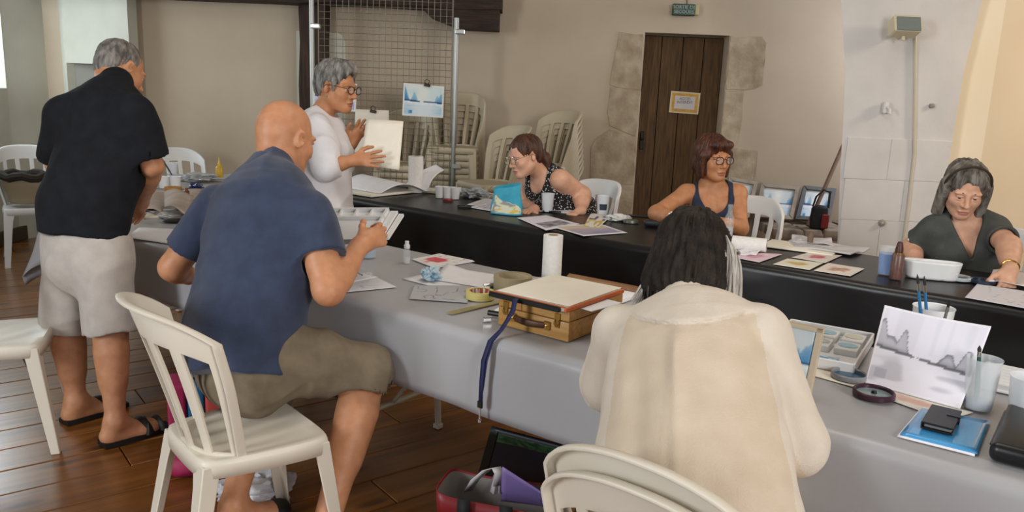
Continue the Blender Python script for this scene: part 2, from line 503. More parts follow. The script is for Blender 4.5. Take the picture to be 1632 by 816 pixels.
# arch pier: outline flares to the left above head height
def pier():
    zs = [(0, 2.14, 2.775), (.585, 2.13, 2.78), (1.08, 2.09, 2.782), (1.32, 2.075, 2.784), (1.665, 2.046, 2.79), (2.08, 1.968, 2.835), (2.5, 1.80, 2.95), (3.0, 1.45, 3.2), (3.8, .6, 3.8)]
    bm = bmesh.new(); prev = None
    for z, xl, xr in zs:
        ring = [bm.verts.new(p) for p in ((xl, 5.2, z), (xr, 5.2, z), (xr + .02, 5.42, z), (xl * 1.10 + .12, 5.9, z))]
        if prev:
            for i in range(4):
                j = (i + 1) % 4
                bm.faces.new((prev[i], prev[j], ring[j], ring[i]))
        prev = ring
    o = struct(bm_obj('wall_pier', bm, PIERMAT))
    # limewashed blocks of its lower part, each a touch proud with joints between
    r = random.Random(5)
    def xl(z): return 2.135 - max(0, z - .6) * .055
    rows = [(0.0, .18), (.18, .45), (.45, .714), (.714, .98), (.98, 1.244)]
    for k, (z0, z1) in enumerate(rows):
        cuts = [xl(z0), 2.515 + (0.0 if k % 2 else -.12), 2.781]
        for a, b in zip(cuts, cuts[1:]):
            bm = bmesh.new(); g = .0007; e = .0015 + r.uniform(0, .001)
            box(bm, ((a + b) / 2, 5.2 - e / 2, (z0 + z1) / 2), (b - a - 2 * g, e + .01, z1 - z0 - 2 * g), bev=.0015)
            bm_obj('stone', bm, PIERMAT, o)
    return o
wall_pier = pier()
# dressed stones round the door
def stone(poly, proud=.012, parent=wall_back, y=YB, seed=0, mat=STONE):
    r = random.Random(seed); pts = []
    n = len(poly)
    for i in range(n):
        a = Vector(poly[i]); b = Vector(poly[(i + 1) % n]); m_ = max(1, int((b - a).length / .07))
        for k in range(m_):
            q = a.lerp(b, k / m_)
            j = .008
            pts.append((q.x + r.uniform(-j, j), q.y + r.uniform(-j, j)))
    bm = bmesh.new()
    ft = [bm.verts.new((px, y - proud + r.uniform(0, .003), pz)) for px, pz in pts]
    bk = [bm.verts.new((px + (px - sum(p[0] for p in pts) / len(pts)) * .03, y + .03, pz + (pz - sum(p[1] for p in pts) / len(pts)) * .03)) for px, pz in pts]
    f = bm.faces.new(ft); bmesh.ops.triangulate(bm, faces=[f])
    for i in range(len(pts)):
        j = (i + 1) % len(pts); bm.faces.new((ft[i], ft[j], bk[j], bk[i]))
    return bm_obj('stone', bm, mat, parent)
XL, XR = 1.06, 1.812
stone([(XL, 1.96), (.85, 1.975), (.845, 1.75), (.80, 1.62), (.80, 1.52), (XL, 1.50)], seed=1)
stone([(XL, 1.49), (.80, 1.51), (.79, 1.30), (.81, 1.17), (XL, 1.10)], seed=2)
stone([(XL, 1.09), (.83, 1.14), (.69, 1.05), (.66, .98), (.67, .70), (.70, .655), (XL, .66)], seed=3)
stone([(XL, .65), (.80, .645), (.83, .42), (.78, .22), (XL, .20)], seed=4)
stone([(XL, .19), (.66, .20), (.66, .01), (XL, .01)], seed=5)
stone([(XR, 1.975), (2.08, 1.98), (2.125, 1.93), (2.12, 1.58), (2.06, 1.545), (1.90, 1.53), (XR, 1.53)], seed=6)
stone([(XR, 1.52), (1.97, 1.525), (1.985, 1.28), (1.96, 1.05), (1.91, 1.03), (XR, 1.03)], seed=7)
stone([(XR, 1.02), (1.96, 1.03), (2.14, 1.01), (2.155, .75), (2.13, .69), (XR, .68)], seed=8)
stone([(XR, .67), (1.99, .68), (2.0, .40), (XR, .38)], seed=9)
stone([(XR, .37), (2.12, .38), (2.12, .02), (XR, .02)], seed=10)
# stone ledge along the wall right of the door, where canvases lean
ledge_s = bm_obj('wall_ledge', (lambda b: (box(b, (2.62, 6.9, .19), (.92, .58, .38)), b)[1])(bmesh.new()), PLASTER); struct(ledge_s)
r = random.Random(11)
for i, (x0, x1) in enumerate(((2.15, 2.42), (2.42, 2.58), (2.58, 2.86), (2.86, 3.08))):
    for k, (y0, y1) in enumerate(((6.58, 6.86), (6.86, 7.19))):
        bm = bmesh.new()
        box(bm, ((x0 + x1) / 2, (y0 + y1) / 2, .365 + r.uniform(-.006, .01)), (x1 - x0 - .012, y1 - y0 - .012, .09), (r.uniform(-.03, .03), r.uniform(-.03, .03), r.uniform(-.05, .05)), bev=.02, seg=2)
        bm_obj('stone', bm, STONE2, ledge_s, smooth=True)
# old plank door
DOORM = M('door_oak', '#3a2914', .8, '#664a2a', 4, (14, 14, 1.2), bump=.8, bscale=8, bstretch=(14, 14, 1.2), lo=.3, hi=.75, detail=8)
door = struct(bm_obj('door_1', (lambda b: (box(b, (1.4385, YB + .24, .99), (.80, .03, 1.98)), b)[1])(bmesh.new()), DOORM))
dx = [1.073, 1.255, 1.445, 1.63, 1.804]
for a, b in zip(dx, dx[1:]):
    bm = bmesh.new(); box(bm, ((a + b) / 2, YB + .2, .985), (b - a - .006, .05, 1.965), bev=.004); bm_obj('plank', bm, DOORM, door)
bm = bmesh.new(); box(bm, (1.135, YB + .165, 1.05), (.035, .02, .16), bev=.004); lathe(bm, [(.0, 0), (.014, 0), (.018, .03), (.0, .035)], (1.135, YB + .16, 1.07), 12, (0, -1, 0))
bm_obj('handle', bm, M('door_iron', '#2a241d', .5, metal=.7), door)
# timbers
bm = bmesh.new()
def beamfn(bm, x0, x1, y, z0, z1, d, seed):
    r = random.Random(seed); n = 12; prev = None
    for i in range(n + 1):
        x = x0 + (x1 - x0) * i / n
        w = [r.uniform(-.012, .012) for _ in range(4)]
        ring = [bm.verts.new((x, y + w[0], z0 + w[1])), bm.verts.new((x, y + d, z0 + w[2])), bm.verts.new((x, y + d, z1)), bm.verts.new((x, y + w[3], z1))]
        if prev:
            for k in range(4):
                j = (k + 1) % 4; bm.faces.new((prev[k], prev[j], ring[j], ring[k]))
        else: bm.faces.new(ring)
        prev = ring
    bm.faces.new(prev[::-1])
beamfn(bm, -4.2, -.165, 6.85, 2.092, 2.42, .36, 2)
bmesh.ops.bevel(bm, geom=[e for e in bm.edges if e.calc_face_angle(0) > .8], offset=.025, segments=2, affect='EDGES')
tag(struct(bm_obj('trim_beam', bm, TIMBER, smooth=True)))
bm = bmesh.new()
prism(bm, [(-.185, 1.935), (-.185, 2.1), (-.78, 2.1), (-.80, 2.06), (-.76, 2.02), (-.66, 1.985), (-.56, 1.955), (-.46, 1.935)], 0, .32, Matrix(((1, 0, 0, 0), (0, 0, -1, 7.2), (0, 1, 0, 0), (0, 0, 0, 1))))
bmesh.ops.bevel(bm, geom=[e for e in bm.edges if e.calc_face_angle(0) > .8], offset=.02, segments=2, affect='EDGES')
struct(bm_obj('trim_corbel', bm, TIMBER, smooth=True))
bm = bmesh.new()
pr = [(-1.89, -1.655), (-1.88, -1.65), (-1.895, -1.66), (-1.875, -1.645), (-1.885, -1.655), (-1.87, -1.66), (-1.88, -1.65)]
prev = None
for i, (a, b) in enumerate(pr):
    z = 2.13 * i / 6
    ring = [bm.verts.new(p) for p in ((a, 7.02, z), (b, 7.02, z), (b, 7.2, z), (a, 7.2, z))]
    if prev:
        for k in range(4): bm.faces.new((prev[k], prev[(k + 1) % 4], ring[(k + 1) % 4], ring[k]))
    prev = ring
struct(bm_obj('trim_post', bm, POSTWOOD))
# pale blocked window recess behind the post
bm = bmesh.new()
poly = [(-1.945, .9), (-1.52, .9), (-1.52, 1.80), (-1.54, 1.85), (-1.59, 1.88), (-1.945, 1.88)]
prism(bm, poly, 0, .02, Matrix(((1, 0, 0, 0), (0, 0, -1, 7.21), (0, 1, 0, 0), (0, 0, 0, 1))))
struct(bm_obj('trim_blocked_window', bm, M('patch_pale', '#cfcbb8', .9, '#d8d5c6', 4, bump=.3)))

# ---------------------------------------------------------------- tables and their cloths
STEEL = M('table_steel', '#d8d2c6', .45)
def table(u0, u1, n0, n1, label, group, legs=True):
    c = un((u0 + u1) / 2, (n0 + n1) / 2, 0)
    t = empty('folding_table', c, label, 'table', group, TABLE_RZ)
    w, d = u1 - u0, n1 - n0
    bm = bmesh.new(); box(bm, (0, 0, .722), (w - .01, d - .03, .025), bev=.005); bm_obj('tabletop', bm, M('table_laminate', '#8f8676', .5), t)
    for sx in (-1, 1):
        x = sx * (w / 2 - .24)
        for sy in (-1, 1):
            bm = bmesh.new(); tube(bm, [(x, sy * (d / 2 - .13), .71), (x, sy * (d / 2 - .09), .02)], .0135, 8)
            box(bm, (x, sy * (d / 2 - .09), .012), (.034, .034, .022), bev=.004); bm_obj('leg', bm, STEEL, t)
        bm = bmesh.new(); tube(bm, [(x, -(d / 2 - .105), .2), (x, d / 2 - .105, .2)], .011, 8); bm_obj('crossbar', bm, STEEL, t)
        bm = bmesh.new(); tube(bm, [(x, 0, .2), (x - sx * .42, 0, .705)], .009, 8); bm_obj('brace', bm, STEEL, t)
    return t
for i, (a, b) in enumerate(((-4.3, -2.455), (-2.445, -.86), (-.85, 1.2))):
    table(a, b, 1.80, 2.53, ('white legged folding table under the left end of the grey cloth',
          'white legged folding table under the grey cloth with the wooden paintbox on it', 'folding table under the right end of the grey cloth, holding the phone')[i], 'grey clothed tables')
for i, (a, b) in enumerate(((-4.3, -2.455), (-2.445, -.61), (-.60, 1.3))):
    table(a, b, 3.45, 4.11, ('far left folding table under the black cloth with the big paper sheets', 'middle folding table under the black cloth, before the woman in navy tank top',
          'right folding table under the black cloth, before the woman in grey')[i], 'black clothed tables')
table(-5.43, -4.38, 2.56, 4.10, 'wide folding table closing the left end of the U, crowded with painting things', None)

def cloth(name, u0, u1, n0, n1, drops, mat, label, seed, amp, top=.739, r=.03):
    """drops: hang at (near, far, left, right); top plate with hanging sides, corners drape"""
    dn, df, dl, dr = drops
    def samples(a, b, lo, hi, step, fine):
        o = []
        if lo: o += list(np.linspace(a - lo, a - .07, max(2, int(lo / fine)))) + list(np.linspace(a - .06, a + .04, 9))
        else: o += [a]
        m = [a + .05 + (b - a - .1) * k / int((b - a) / step) for k in range(int((b - a) / step) + 1)]
        o += m
        if hi: o += list(np.linspace(b - .04, b + .06, 9)) + list(np.linspace(b + .07, b + hi, max(2, int(hi / fine))))
        else: o += [b]
        return np.array(sorted(set(o)))
    ua = samples(u0, u1, dl, dr, .045, .035); na = samples(n0, n1, dn, df, .06, .03)
    Ug, Ng = np.meshgrid(ua, na, indexing='ij')
    cu = np.clip(Ug, u0 + r, u1 - r) if dr else np.clip(Ug, u0 + r, u1); cn = np.clip(Ng, n0 + r, n1 - r)
    ou = Ug - cu; on = Ng - cn; d = np.hypot(ou, on)
    ang = np.clip(d / r, 0, PI / 2)
    hor = np.where(d > 0, r * np.sin(ang), 0); ver = np.where(d < r * PI / 2, r * (1 - np.cos(ang)), r + (d - r * PI / 2))
    corner = np.minimum(np.abs(ou), np.abs(on)); hor = hor + corner * .55
    ver = ver - corner * .12
    dn_ = np.where(d > 1e-6, d, 1)
    P = np.stack([Ug.ravel() * 3.1, Ng.ravel() * 5.0, np.full(Ug.size, seed * 7.3)], 1)
    w1 = vnoise(P).reshape(Ug.shape); w2 = vnoise(P * np.array([2.7, 1.0, 1])).reshape(Ug.shape)
    hang = np.clip((ver - r) / .2, 0, 1.6)
    hor = hor + amp * hang * (w1 + .5 * w2)
    x = cu + ou / dn_ * hor; y = cn + on / dn_ * hor
    zz = top - ver + .0015 * vnoise(P * 1.7).reshape(Ug.shape) * (hang < .01)
    V = np.stack([x * U.x + y * NN.x, x * U.y + y * NN.y, zz], -1).reshape(-1, 3)
    nu, nv = len(ua), len(na)
    I = np.arange(nu * nv).reshape(nu, nv)
    Q = np.stack([I[:-1, :-1], I[1:, :-1], I[1:, 1:], I[:-1, 1:]], -1).reshape(-1, 4)
    o = link(name, mesh_np(name, V, Q, mat))
    sm = o.modifiers.new('thickness', 'SOLIDIFY'); sm.thickness = .002; sm.offset = -1
    return tag(o, label, 'tablecloth')
GREYC = M('cloth_grey', '#a09fa2', .36, '#a8a7aa', 3, bump=.12, bscale=26, spec=.5)
BLACKC = M('cloth_black', '#111011', .34, '#171617', 3, bump=.15, bscale=22, spec=.5)
cloth('tablecloth', -4.33, 1.22, 1.775, 2.55, (.235, .2, .3, 0), GREYC, 'pale grey plastic cloth over the near row of tables', 1, .012, top=.7395)
cloth('tablecloth', -4.33, 1.32, 3.43, 4.13, (.40, .25, .25, 0), BLACKC, 'black plastic cloth over the far row of tables', 2, .028, top=.7395)
cloth('tablecloth', -5.45, -4.365, 2.555, 4.12, (.2, .2, .2, .2), M('cloth_pale', '#a39f9d', .5, '#aca8a6', 3), 'light grey cloth over the table that closes the left end', 3, .012, top=.7395)

# ---------------------------------------------------------------- stackable plastic chairs
PLASTIC = M('chair_plastic', '#d6cdbd', .42, '#dcd4c6', 2, bump=.06, bscale=160)
PLASTIC_W = M('chair_plastic_white', '#dcdbda', .38, '#e2e1e0', 2)
PLASTIC_B = M('chair_plastic_cream', '#b9ab90', .5, '#c2b59b', 2)
def chair_meshes(mat, top=.865, bow=.105, ex=3.2, slats=4):
    """facing +y; seat height .44, back top .83"""
    out = {}
    # seat: dished plate with a rolled rim
    def hw(t): return .165 + .04 * t                     # half width rear (t=0) to front (t=1)
    bm = bmesh.new(); n = 12
    def sf(u, v):
        t = v; s = u * 2 - 1
        x = hw(t) * math.copysign(abs(s) ** .9, s); y = -.180 + .36 * t
        # round the corners of the plan
        cx = abs(s) ** 4; cy = abs(2 * t - 1) ** 4
        x *= 1 - .10 * cy * cx ; y = .0 + (y - .0) * (1 - .08 * cx * cy)
        e = max(abs(s), abs(2 * t - 1))
        z = .44 - .016 * (1 - min(1, (s * s)) ) * (1 - (2 * t - 1) ** 2) ** .5
        return Vector((x, y, z))
    g = gridmesh(bm, sf, n, n)
    rim = [g[i][0] for i in range(n + 1)] + [g[n][j] for j in range(1, n + 1)] + [g[i][n] for i in range(n - 1, -1, -1)] + [g[0][j] for j in range(n - 1, 0, -1)]
    cen = Vector((0, .01, 0)); prev = rim
    for k, (o_, dz) in enumerate(((.006, -.004), (.010, -.014), (.011, -.050))):
        ring = []
        for v in rim:
            d = Vector((v.co.x, v.co.y - .01, 0)).normalized()
            ring.append(bm.verts.new(v.co + d * o_ + Vector((0, 0, dz))))
        for i in range(len(rim)):
            j = (i + 1) % len(rim); bm.faces.new((prev[i], prev[j], ring[j], ring[i]))
        prev = ring
    o = bm_obj('seat', bm, mat, None, smooth=50); m = o.modifiers.new('thickness', 'SOLIDIFY'); m.thickness = .005; m.offset = -1
    out['seat'] = o
    # backrest
    cols = [0, .13, .14]
    fr = .15; ns = slats; sw = .115; gap = (2 - 2 * fr - ns * sw) / (ns + 1)
    ed = [-1, -1 + fr]
    for i in range(ns): ed += [ed[-1] + gap, ed[-1] + gap + sw]
    ed += [1 - fr, 1]
    xs = []; kinds = []
    for i, (a, b) in enumerate(zip(ed, ed[1:])):
        solid = i % 2 == 0; m = 2
        for k in range(m): xs.append(a + (b - a) * k / m); kinds.append(solid)
    xs.append(1.0)
    ts = [0, .03, .07, .2, .35, .5, .62, .72, .79, .84, .9, .96, 1.0]
    slot = [False, False] + [True] * 6 + [False] * 4
    slot = [(.07 <= a and b <= .79) for a, b in zip(ts, ts[1:])]
    def bp(s, t):
        w = .158 + .052 * min(1, t * 1.5)
        topz = top - .085 * abs(s) ** ex
        z = .415 + (topz - .415) * t
        zz = (z - .415) / .43
        x = w * math.sin(s * 1.2) / math.sin(1.2)
        y = -.166 - .105 * zz - .02 * zz * zz + (bow + bow * .28 * zz) * abs(s) ** 2.2
        return Vector((x, y, z))
    bm = bmesh.new(); vv = {}
    def gv(i, j):
        if (i, j) not in vv: vv[i, j] = bm.verts.new(bp(xs[i], ts[j]))
        return vv[i, j]
    for i in range(len(xs) - 1):
        for j in range(len(ts) - 1):
            if not kinds[i] and slot[j]: continue
            bm.faces.new((gv(i, j), gv(i + 1, j), gv(i + 1, j + 1), gv(i, j + 1)))
    # rolled rim along the outer edge: a lip turned backwards
    path = [(0, j) for j in range(len(ts))] + [(i, len(ts) - 1) for i in range(1, len(xs))] + [(len(xs) - 1, j) for j in range(len(ts) - 2, -1, -1)]
    base = [gv(*p) for p in path]; prev = base
    for o_, back in ((.005, .004), (.008, .014), (.007, .026)):
        ring = []
        for k, v in enumerate(base):
            p = v.co; c = Vector((0, p.y, min(p.z, .70)))
            d = Vector((p.x, 0, max(0, p.z - .70) * 1.6)).normalized()
            ring.append(bm.verts.new(p + d * o_ + Vector((0, -back, 0))))
        for k in range(len(base) - 1): bm.faces.new((prev[k], prev[k + 1], ring[k + 1], ring[k]))
        prev = ring
    o = bm_obj('backrest', bm, mat, None, smooth=60); m = o.modifiers.new('thickness', 'SOLIDIFY'); m.thickness = .009; m.offset = 0
    b2 = o.modifiers.new('soft', 'BEVEL'); b2.width = .003; b2.segments = 2; b2.limit_method = 'ANGLE'; b2.angle_limit = math.radians(50)
    out['backrest'] = o
    legs = []
    for sx in (-1, 1):
        for rear in (True, False):
            bm = bmesh.new()
            tx = sx * (.150 if rear else .187); ty = -.170 if rear else .162
            bx = sx * (.185 if rear else .215); by = -.245 if rear else .215
            prev = None
            for k in range(7):
                f = k / 6; z = .425 * (1 - f)
                w = .068 - .030 * f ** .7 if k else .078; d = .05 - .018 * f
                x = tx + (bx - tx) * f; y = ty + (by - ty) * f; sy = -1 if rear else 1
                q = [(x + sx * .012, y + sy * .012), (x + sx * .012 - sx * w, y + sy * .012), (x + sx * .012 - sx * w, y + sy * .006), (x + sx * .004, y + sy * .004), (x + sx * .006, y + sy * .012 - sy * d), (x + sx * .012, y + sy * .012 - sy * d)]
                ring = [bm.verts.new((a, b, z)) for a, b in q]
                if prev:
                    for i in range(6): bm.faces.new((prev[i], prev[(i + 1) % 6], ring[(i + 1) % 6], ring[i]))
                else: bm.faces.new(ring)
                prev = ring
            bm.faces.new(prev[::-1])
            bmesh.ops.recalc_face_normals(bm, faces=bm.faces)
            o = bm_obj('leg', bm, mat, None, smooth=30)
            m = o.modifiers.new('soft', 'BEVEL'); m.width = .003; m.segments = 2; m.limit_method = 'ANGLE'; m.angle_limit = math.radians(40)
            legs.append(o)
    out['legs'] = legs
    return out
def make_chair(mat, loc, rz, label, group=None, **kw):
    t = empty('plastic_chair', loc, label, 'chair', group, rz)
    g = chair_meshes(mat, **kw)
    g['seat'].parent = t; g['backrest'].parent = t
    for l in g['legs']: l.parent = t
    return t
def face(dx, dy): return math.atan2(-dx, dy)      # rotation that turns +y to (dx, dy)
c_main = make_chair(PLASTIC, (-.775, 2.235, 0), face(.76, .65), 'cream plastic chair in the foreground with its back to us, behind the bald man')
dup(c_main, (-2.02, 3.02, 0), face(.93, .36), 'cream plastic chair cut by the left edge of the photo, behind the man in black')
# the chair of the woman in the cream shirt is two chairs nested in each other
la = (.408, 1.47, 0); lf = face(.64, .77)
c_nest = make_chair(PLASTIC, la, lf, 'lower of the two nested plastic chairs behind the woman in the cream shirt', 'nested chairs in the foreground', top=.80, bow=.012, ex=2.2)
dup(c_nest, (la[0] + .003, la[1] + .004, .05), lf, 'upper of the two nested plastic chairs, the seat of the woman in cream', 'nested chairs in the foreground')
c_white = make_chair(PLASTIC_W, (1.33, 4.66, 0), face(-.45, -.89), 'white plastic chair of the woman in the navy tank top', 'white chairs behind the black tables')
dup(c_white, (.42, 5.28, 0), face(-.62, -.78), 'white plastic chair behind the arm of the woman in the dotted dress', 'white chairs behind the black tables')
dup(c_white, (2.30, 3.80, 0), face(-.6, -.8), 'white plastic chair of the grey haired woman by the pillar', 'white chairs behind the black tables')
dup(c_white, (-2.66, 6.42, 0), face(.62, -.78), 'white plastic chair beyond the left end table, just right of the man in black', 'white chairs at the left end')
dup(c_white, (-3.72, 6.12, 0), face(.6, -.8), 'white plastic chair by the left wall holding a dark rimmed bag', 'white chairs at the left end')
ORD = ['topmost', 'second from the top', 'third from the top', 'fourth from the top', 'fifth from the top', 'sixth from the top', 'seventh from the top', 'eighth from the top', 'ninth from the top', 'tenth from the top', 'eleventh from the top', 'twelfth from the top']
c_stack = None
for x, y, fx, fy, n, dz, tilt, nm in ((-.93, 6.72, -.12, -.99, 8, .054, .004, 'leftmost stack behind the wire panel'),
                             (-.50, 6.72, -.10, -.99, 11, .054, .004, 'tallest stack beside the panel tube'),
                             (-.17, 6.20, -.80, -.60, 7, .052, .006, 'low stack left of the dotted dress'),
                             (.25, 6.52, -.75, -.66, 10, .048, .006, 'stack right behind the dotted dress')):
    for k in range(n):
        d = Vector((fx, fy, 0)).normalized() * tilt * k
        lab = 'cream chair, %s in the %s' % (ORD[n - 1 - k], nm)
        loc = (x + d.x, y + d.y, dz * k)
        if c_stack is None: c_stack = make_chair(PLASTIC_B, loc, face(fx, fy), lab, 'stacked chairs along the back wall')
        else: dup(c_stack, loc, face(fx, fy), lab, 'stacked chairs along the back wall')

# ---------------------------------------------------------------- people
def skin(name, a, b, lip):
    return [M(name, a, .5, b, 30, sss=.12, bump=.06, bscale=260), M(name + '_lip', lip, .45, sss=.1)]
SKIN_TAN = skin('skin_tan', '#b9805c', '#c68d69', '#a8705a')
SKIN_FAIR = skin('skin_fair', '#c9987c', '#d3a389', '#b57468')
SKIN_WARM = skin('skin_warm', '#b57a54', '#c08862', '#a0644f')
EYEW = M('eye_white', '#d8d3cb', .25); IRIS = M('eye_iris', '#4a3a2c', .15); PUPIL = M('eye_pupil', '#0c0a09', .1)
class Person:
    pass
def person(name, label, base, skinm):
    P = Person(); P.root = empty(name, base, label, 'person'); P.b = Sdf(); P.skin = skinm; P.fine = []; P.lip = None; P.hands = []
    return P
def set_head(P, c, f, u, s=1.0, female=False, wide=1.0, nose=1.0, jaw=1.0, detail=.0028, ears=True):
    """head centre between the ears, looking along f"""
    c = A(c); R = frame(f, u); P.hc, P.hR, P.hs = c, R, s; b = P.b
    def W(p): return c + (A(p) * s) @ R
    P.W = W
    def e(p, r, k=.02, op='u', RR=None): b.ell(W(p), A(r) * s, R if RR is None else RR, k * s, op)
    def cn(p, q, r0, r1, k=.02, op='u'): b.cone(W(p), W(q), r0 * s, r1 * s, k * s, op)
    e((0, -.016, .036), (.074 * wide, .094, .082), .02)
    e((0, -.035, -.005), (.066 * wide, .07, .07), .03)
    e((0, .030, -.032), (.060 * wide, .060, .086), .03)
    for sx in (-1, 1):
        cn((sx * .052 * wide * jaw, .0, -.055), (sx * .016, .066, -.096), .018, .016, .03)       # jaw line
        e((sx * .037, .056, -.026), (.024, .024, .022), .025)                                   # cheek
        e((sx * .032, .074, .020), (.024, .014, .009), .014)                                    # brow
    e((0, .072, -.094), (.020, .017, .016), .02)                                                # chin
    for sx in (-1, 1): e((sx * .031, .094, .001), (.017, .017, .012), .014, 's')
    cn((0, .082, .012), (0, .104 + .004 * nose, -.028), .0075, .0095 * nose, .012)
    e((0, .104 + .003 * nose, -.031), (.0105 * nose, .010, .0085), .008)
    for sx in (-1, 1):
        e((sx * .0125 * nose, .094, -.034), (.0075, .010, .0075), .007)
        e((sx * .031, .0765, .0062), (.0160, .0125, .0070), .004)
        e((sx * .031, .0755, -.0085), (.0155, .0115, .0052), .005)
    e((0, .080, -.058), (.020, .014, .016), .016)
    e((0, .0895, -.0635), (.023, .0085, .0048), .006)
    e((0, .0880, -.0745), (.020, .0085, .0060), .006)
    e((0, .100, -.0688), (.024, .010, .0012), .003, 's')
    if ears:
        for sx in (-1, 1):
            q = frame(R[1] * .85 + R[0] * sx * .5, R[2])
            e((sx * .079 * wide, -.010, -.004), (.0075, .019, .031), .006, 'u', q)
            e((sx * .088 * wide, -.006, -.001), (.009, .011, .018), .006, 's', q)
    P.lip = (W((0, .088, -.069)), A((.024, .016, .0115)) * s)
    ext = .135 * s
    P.fine.append((W((0, 0, -.01)) - ext, W((0, 0, -.01)) + ext, detail))
def neck(P, base, r0=.054, r1=.060, at=(0, -.028, -.06)):
    P.b.cone(P.W(at), base, r0 * P.hs, r1 * P.hs, .03)
def eyes(P, gaze=(0, 1, -.15), iris=None):
    g = nrm(gaze)
    for sx in (-1, 1):
        c = P.W((sx * .031, .0735, .0005)); r = .0118 * P.hs
        gw = nrm(A(g) @ P.hR)
        bm = bmesh.new(); bmesh.ops.create_uvsphere(bm, u_segments=20, v_segments=14, radius=r)
        for v in bm.verts: v.co = Vector(v.co)
        q = Vector((0, 0, 1)).rotation_difference(Vector(gw))
        for f in bm.faces:
            z = f.calc_center_median().z / r
            f.material_index = 2 if z > .955 else (1 if z > .83 else 0)
            f.smooth = True
        off = Vector(c) - P.root.location
        for v in bm.verts: v.co = q @ v.co + off
        me = bpy.data.meshes.new('eye'); bm.to_mesh(me); bm.free()
        for m in (EYEW, iris or IRIS, PUPIL): me.materials.append(m)
        link('eye', me, P.root)
def local_tube(P, name, pts, r, mat, n=6, head=True):
    bm = bmesh.new()
    off = P.root.location
    for chain in pts: tube(bm, [Vector(P.W(p) if head else p) - off for p in chain], r, n)
    return bm_obj(name, bm, mat, P.root, smooth=True)
def brows(P, mat):
    for sx in (-1, 1):
        local_tube(P, 'eyebrow', [[(sx * .014, .0845, .0195), (sx * .025, .0855, .0245), (sx * .036, .080, .0245), (sx * .047, .069, .0195)]], [.0022, .003, .0028, .0015], mat)
def glasses(P, mat, w=.024, h=.019, shift=0.0):
    ch = []
    bm = bmesh.new(); off = P.root.location
    T = lambda p: Vector(P.W(p)) - off
    for sx in (-1, 1):
        pts = []
        for i in range(25):
            a = 2 * PI * i / 24
            ca, sa = math.cos(a), math.sin(a)
            x = sx * .0335 + w * math.copysign(abs(ca) ** .8, ca); z = .001 + shift + h * math.copysign(abs(sa) ** .8, sa)
            pts.append(T((x, .106 - .10 * abs(x) * abs(x) / .06 * .35, z)))
        tube(bm, pts, .0026, 6)
        tube(bm, [T((sx * .058, .098, .008 + shift)), T((sx * .074, .085, .009)), T((sx * .080, .02, .010)), T((sx * .082, -.012, .006)), T((sx * .080, -.024, -.008))], .0015, 6)
    tube(bm, [T((-.010, .107, .006 + shift)), T((0, .109, .008 + shift)), T((.010, .107, .006 + shift))], .0016, 6)
    o = bm_obj('glasses', bm, mat, P.root, smooth=True)
    bm = bmesh.new()
    for sx in (-1, 1):
        vs = []
        for i in range(20):
            a = 2 * PI * i / 20; x = sx * .0335 + w * .96 * math.cos(a)
            vs.append(bm.verts.new(T((x, .106 - .10 * x * x / .06 * .35, .001 + shift + h * .96 * math.sin(a)))))
        bm.faces.new(vs)
    g = bm_obj('lens', bm, M('lens_glass', '#ffffff', .02, alpha=.12, spec=.8), o)
    return o
def limb(P, a, m, c, ra, rm, rc, k=.02):
    """two tapered segments with muscle bellies"""
    b = P.b; a, m, c = A(a), A(m), A(c)
    b.cone(a, m, ra, rm, k); b.cone(m, c, rm, rc, k)
    b.cone(m * .75 + c * .25, m * .45 + c * .55, rm * 1.06, (rm + rc) * .5, k)
def foot(P, ank, toe, s=1.0):
    ank, toe = A(ank), A(toe); d = toe - ank; d[2] = 0; d = d / (np.linalg.norm(d) + 1e-6)
    g = A((ank[0], ank[1], toe[2]))
    P.b.cone(ank, g - d * .035 + A((0, 0, .012)), .036 * s, .030 * s, .03)
    P.b.cone(ank, g + d * .10, .036 * s, .028 * s, .03)
    l = A((-d[1], d[0], 0))
    R = np.array([l, (0, 0, 1), d], np.float32)
    P.b.econe(g - d * .02, g + d * .13, (.034 * s, .03 * s), (.044 * s, .03 * s), R, .02)
    P.b.econe(g + d * .10, g + d * .165, (.042 * s, .03), (.036 * s, .024), R, .02)
    P.b.cut(g + A((0, 0, -.022)), (0, 0, -1), .004)
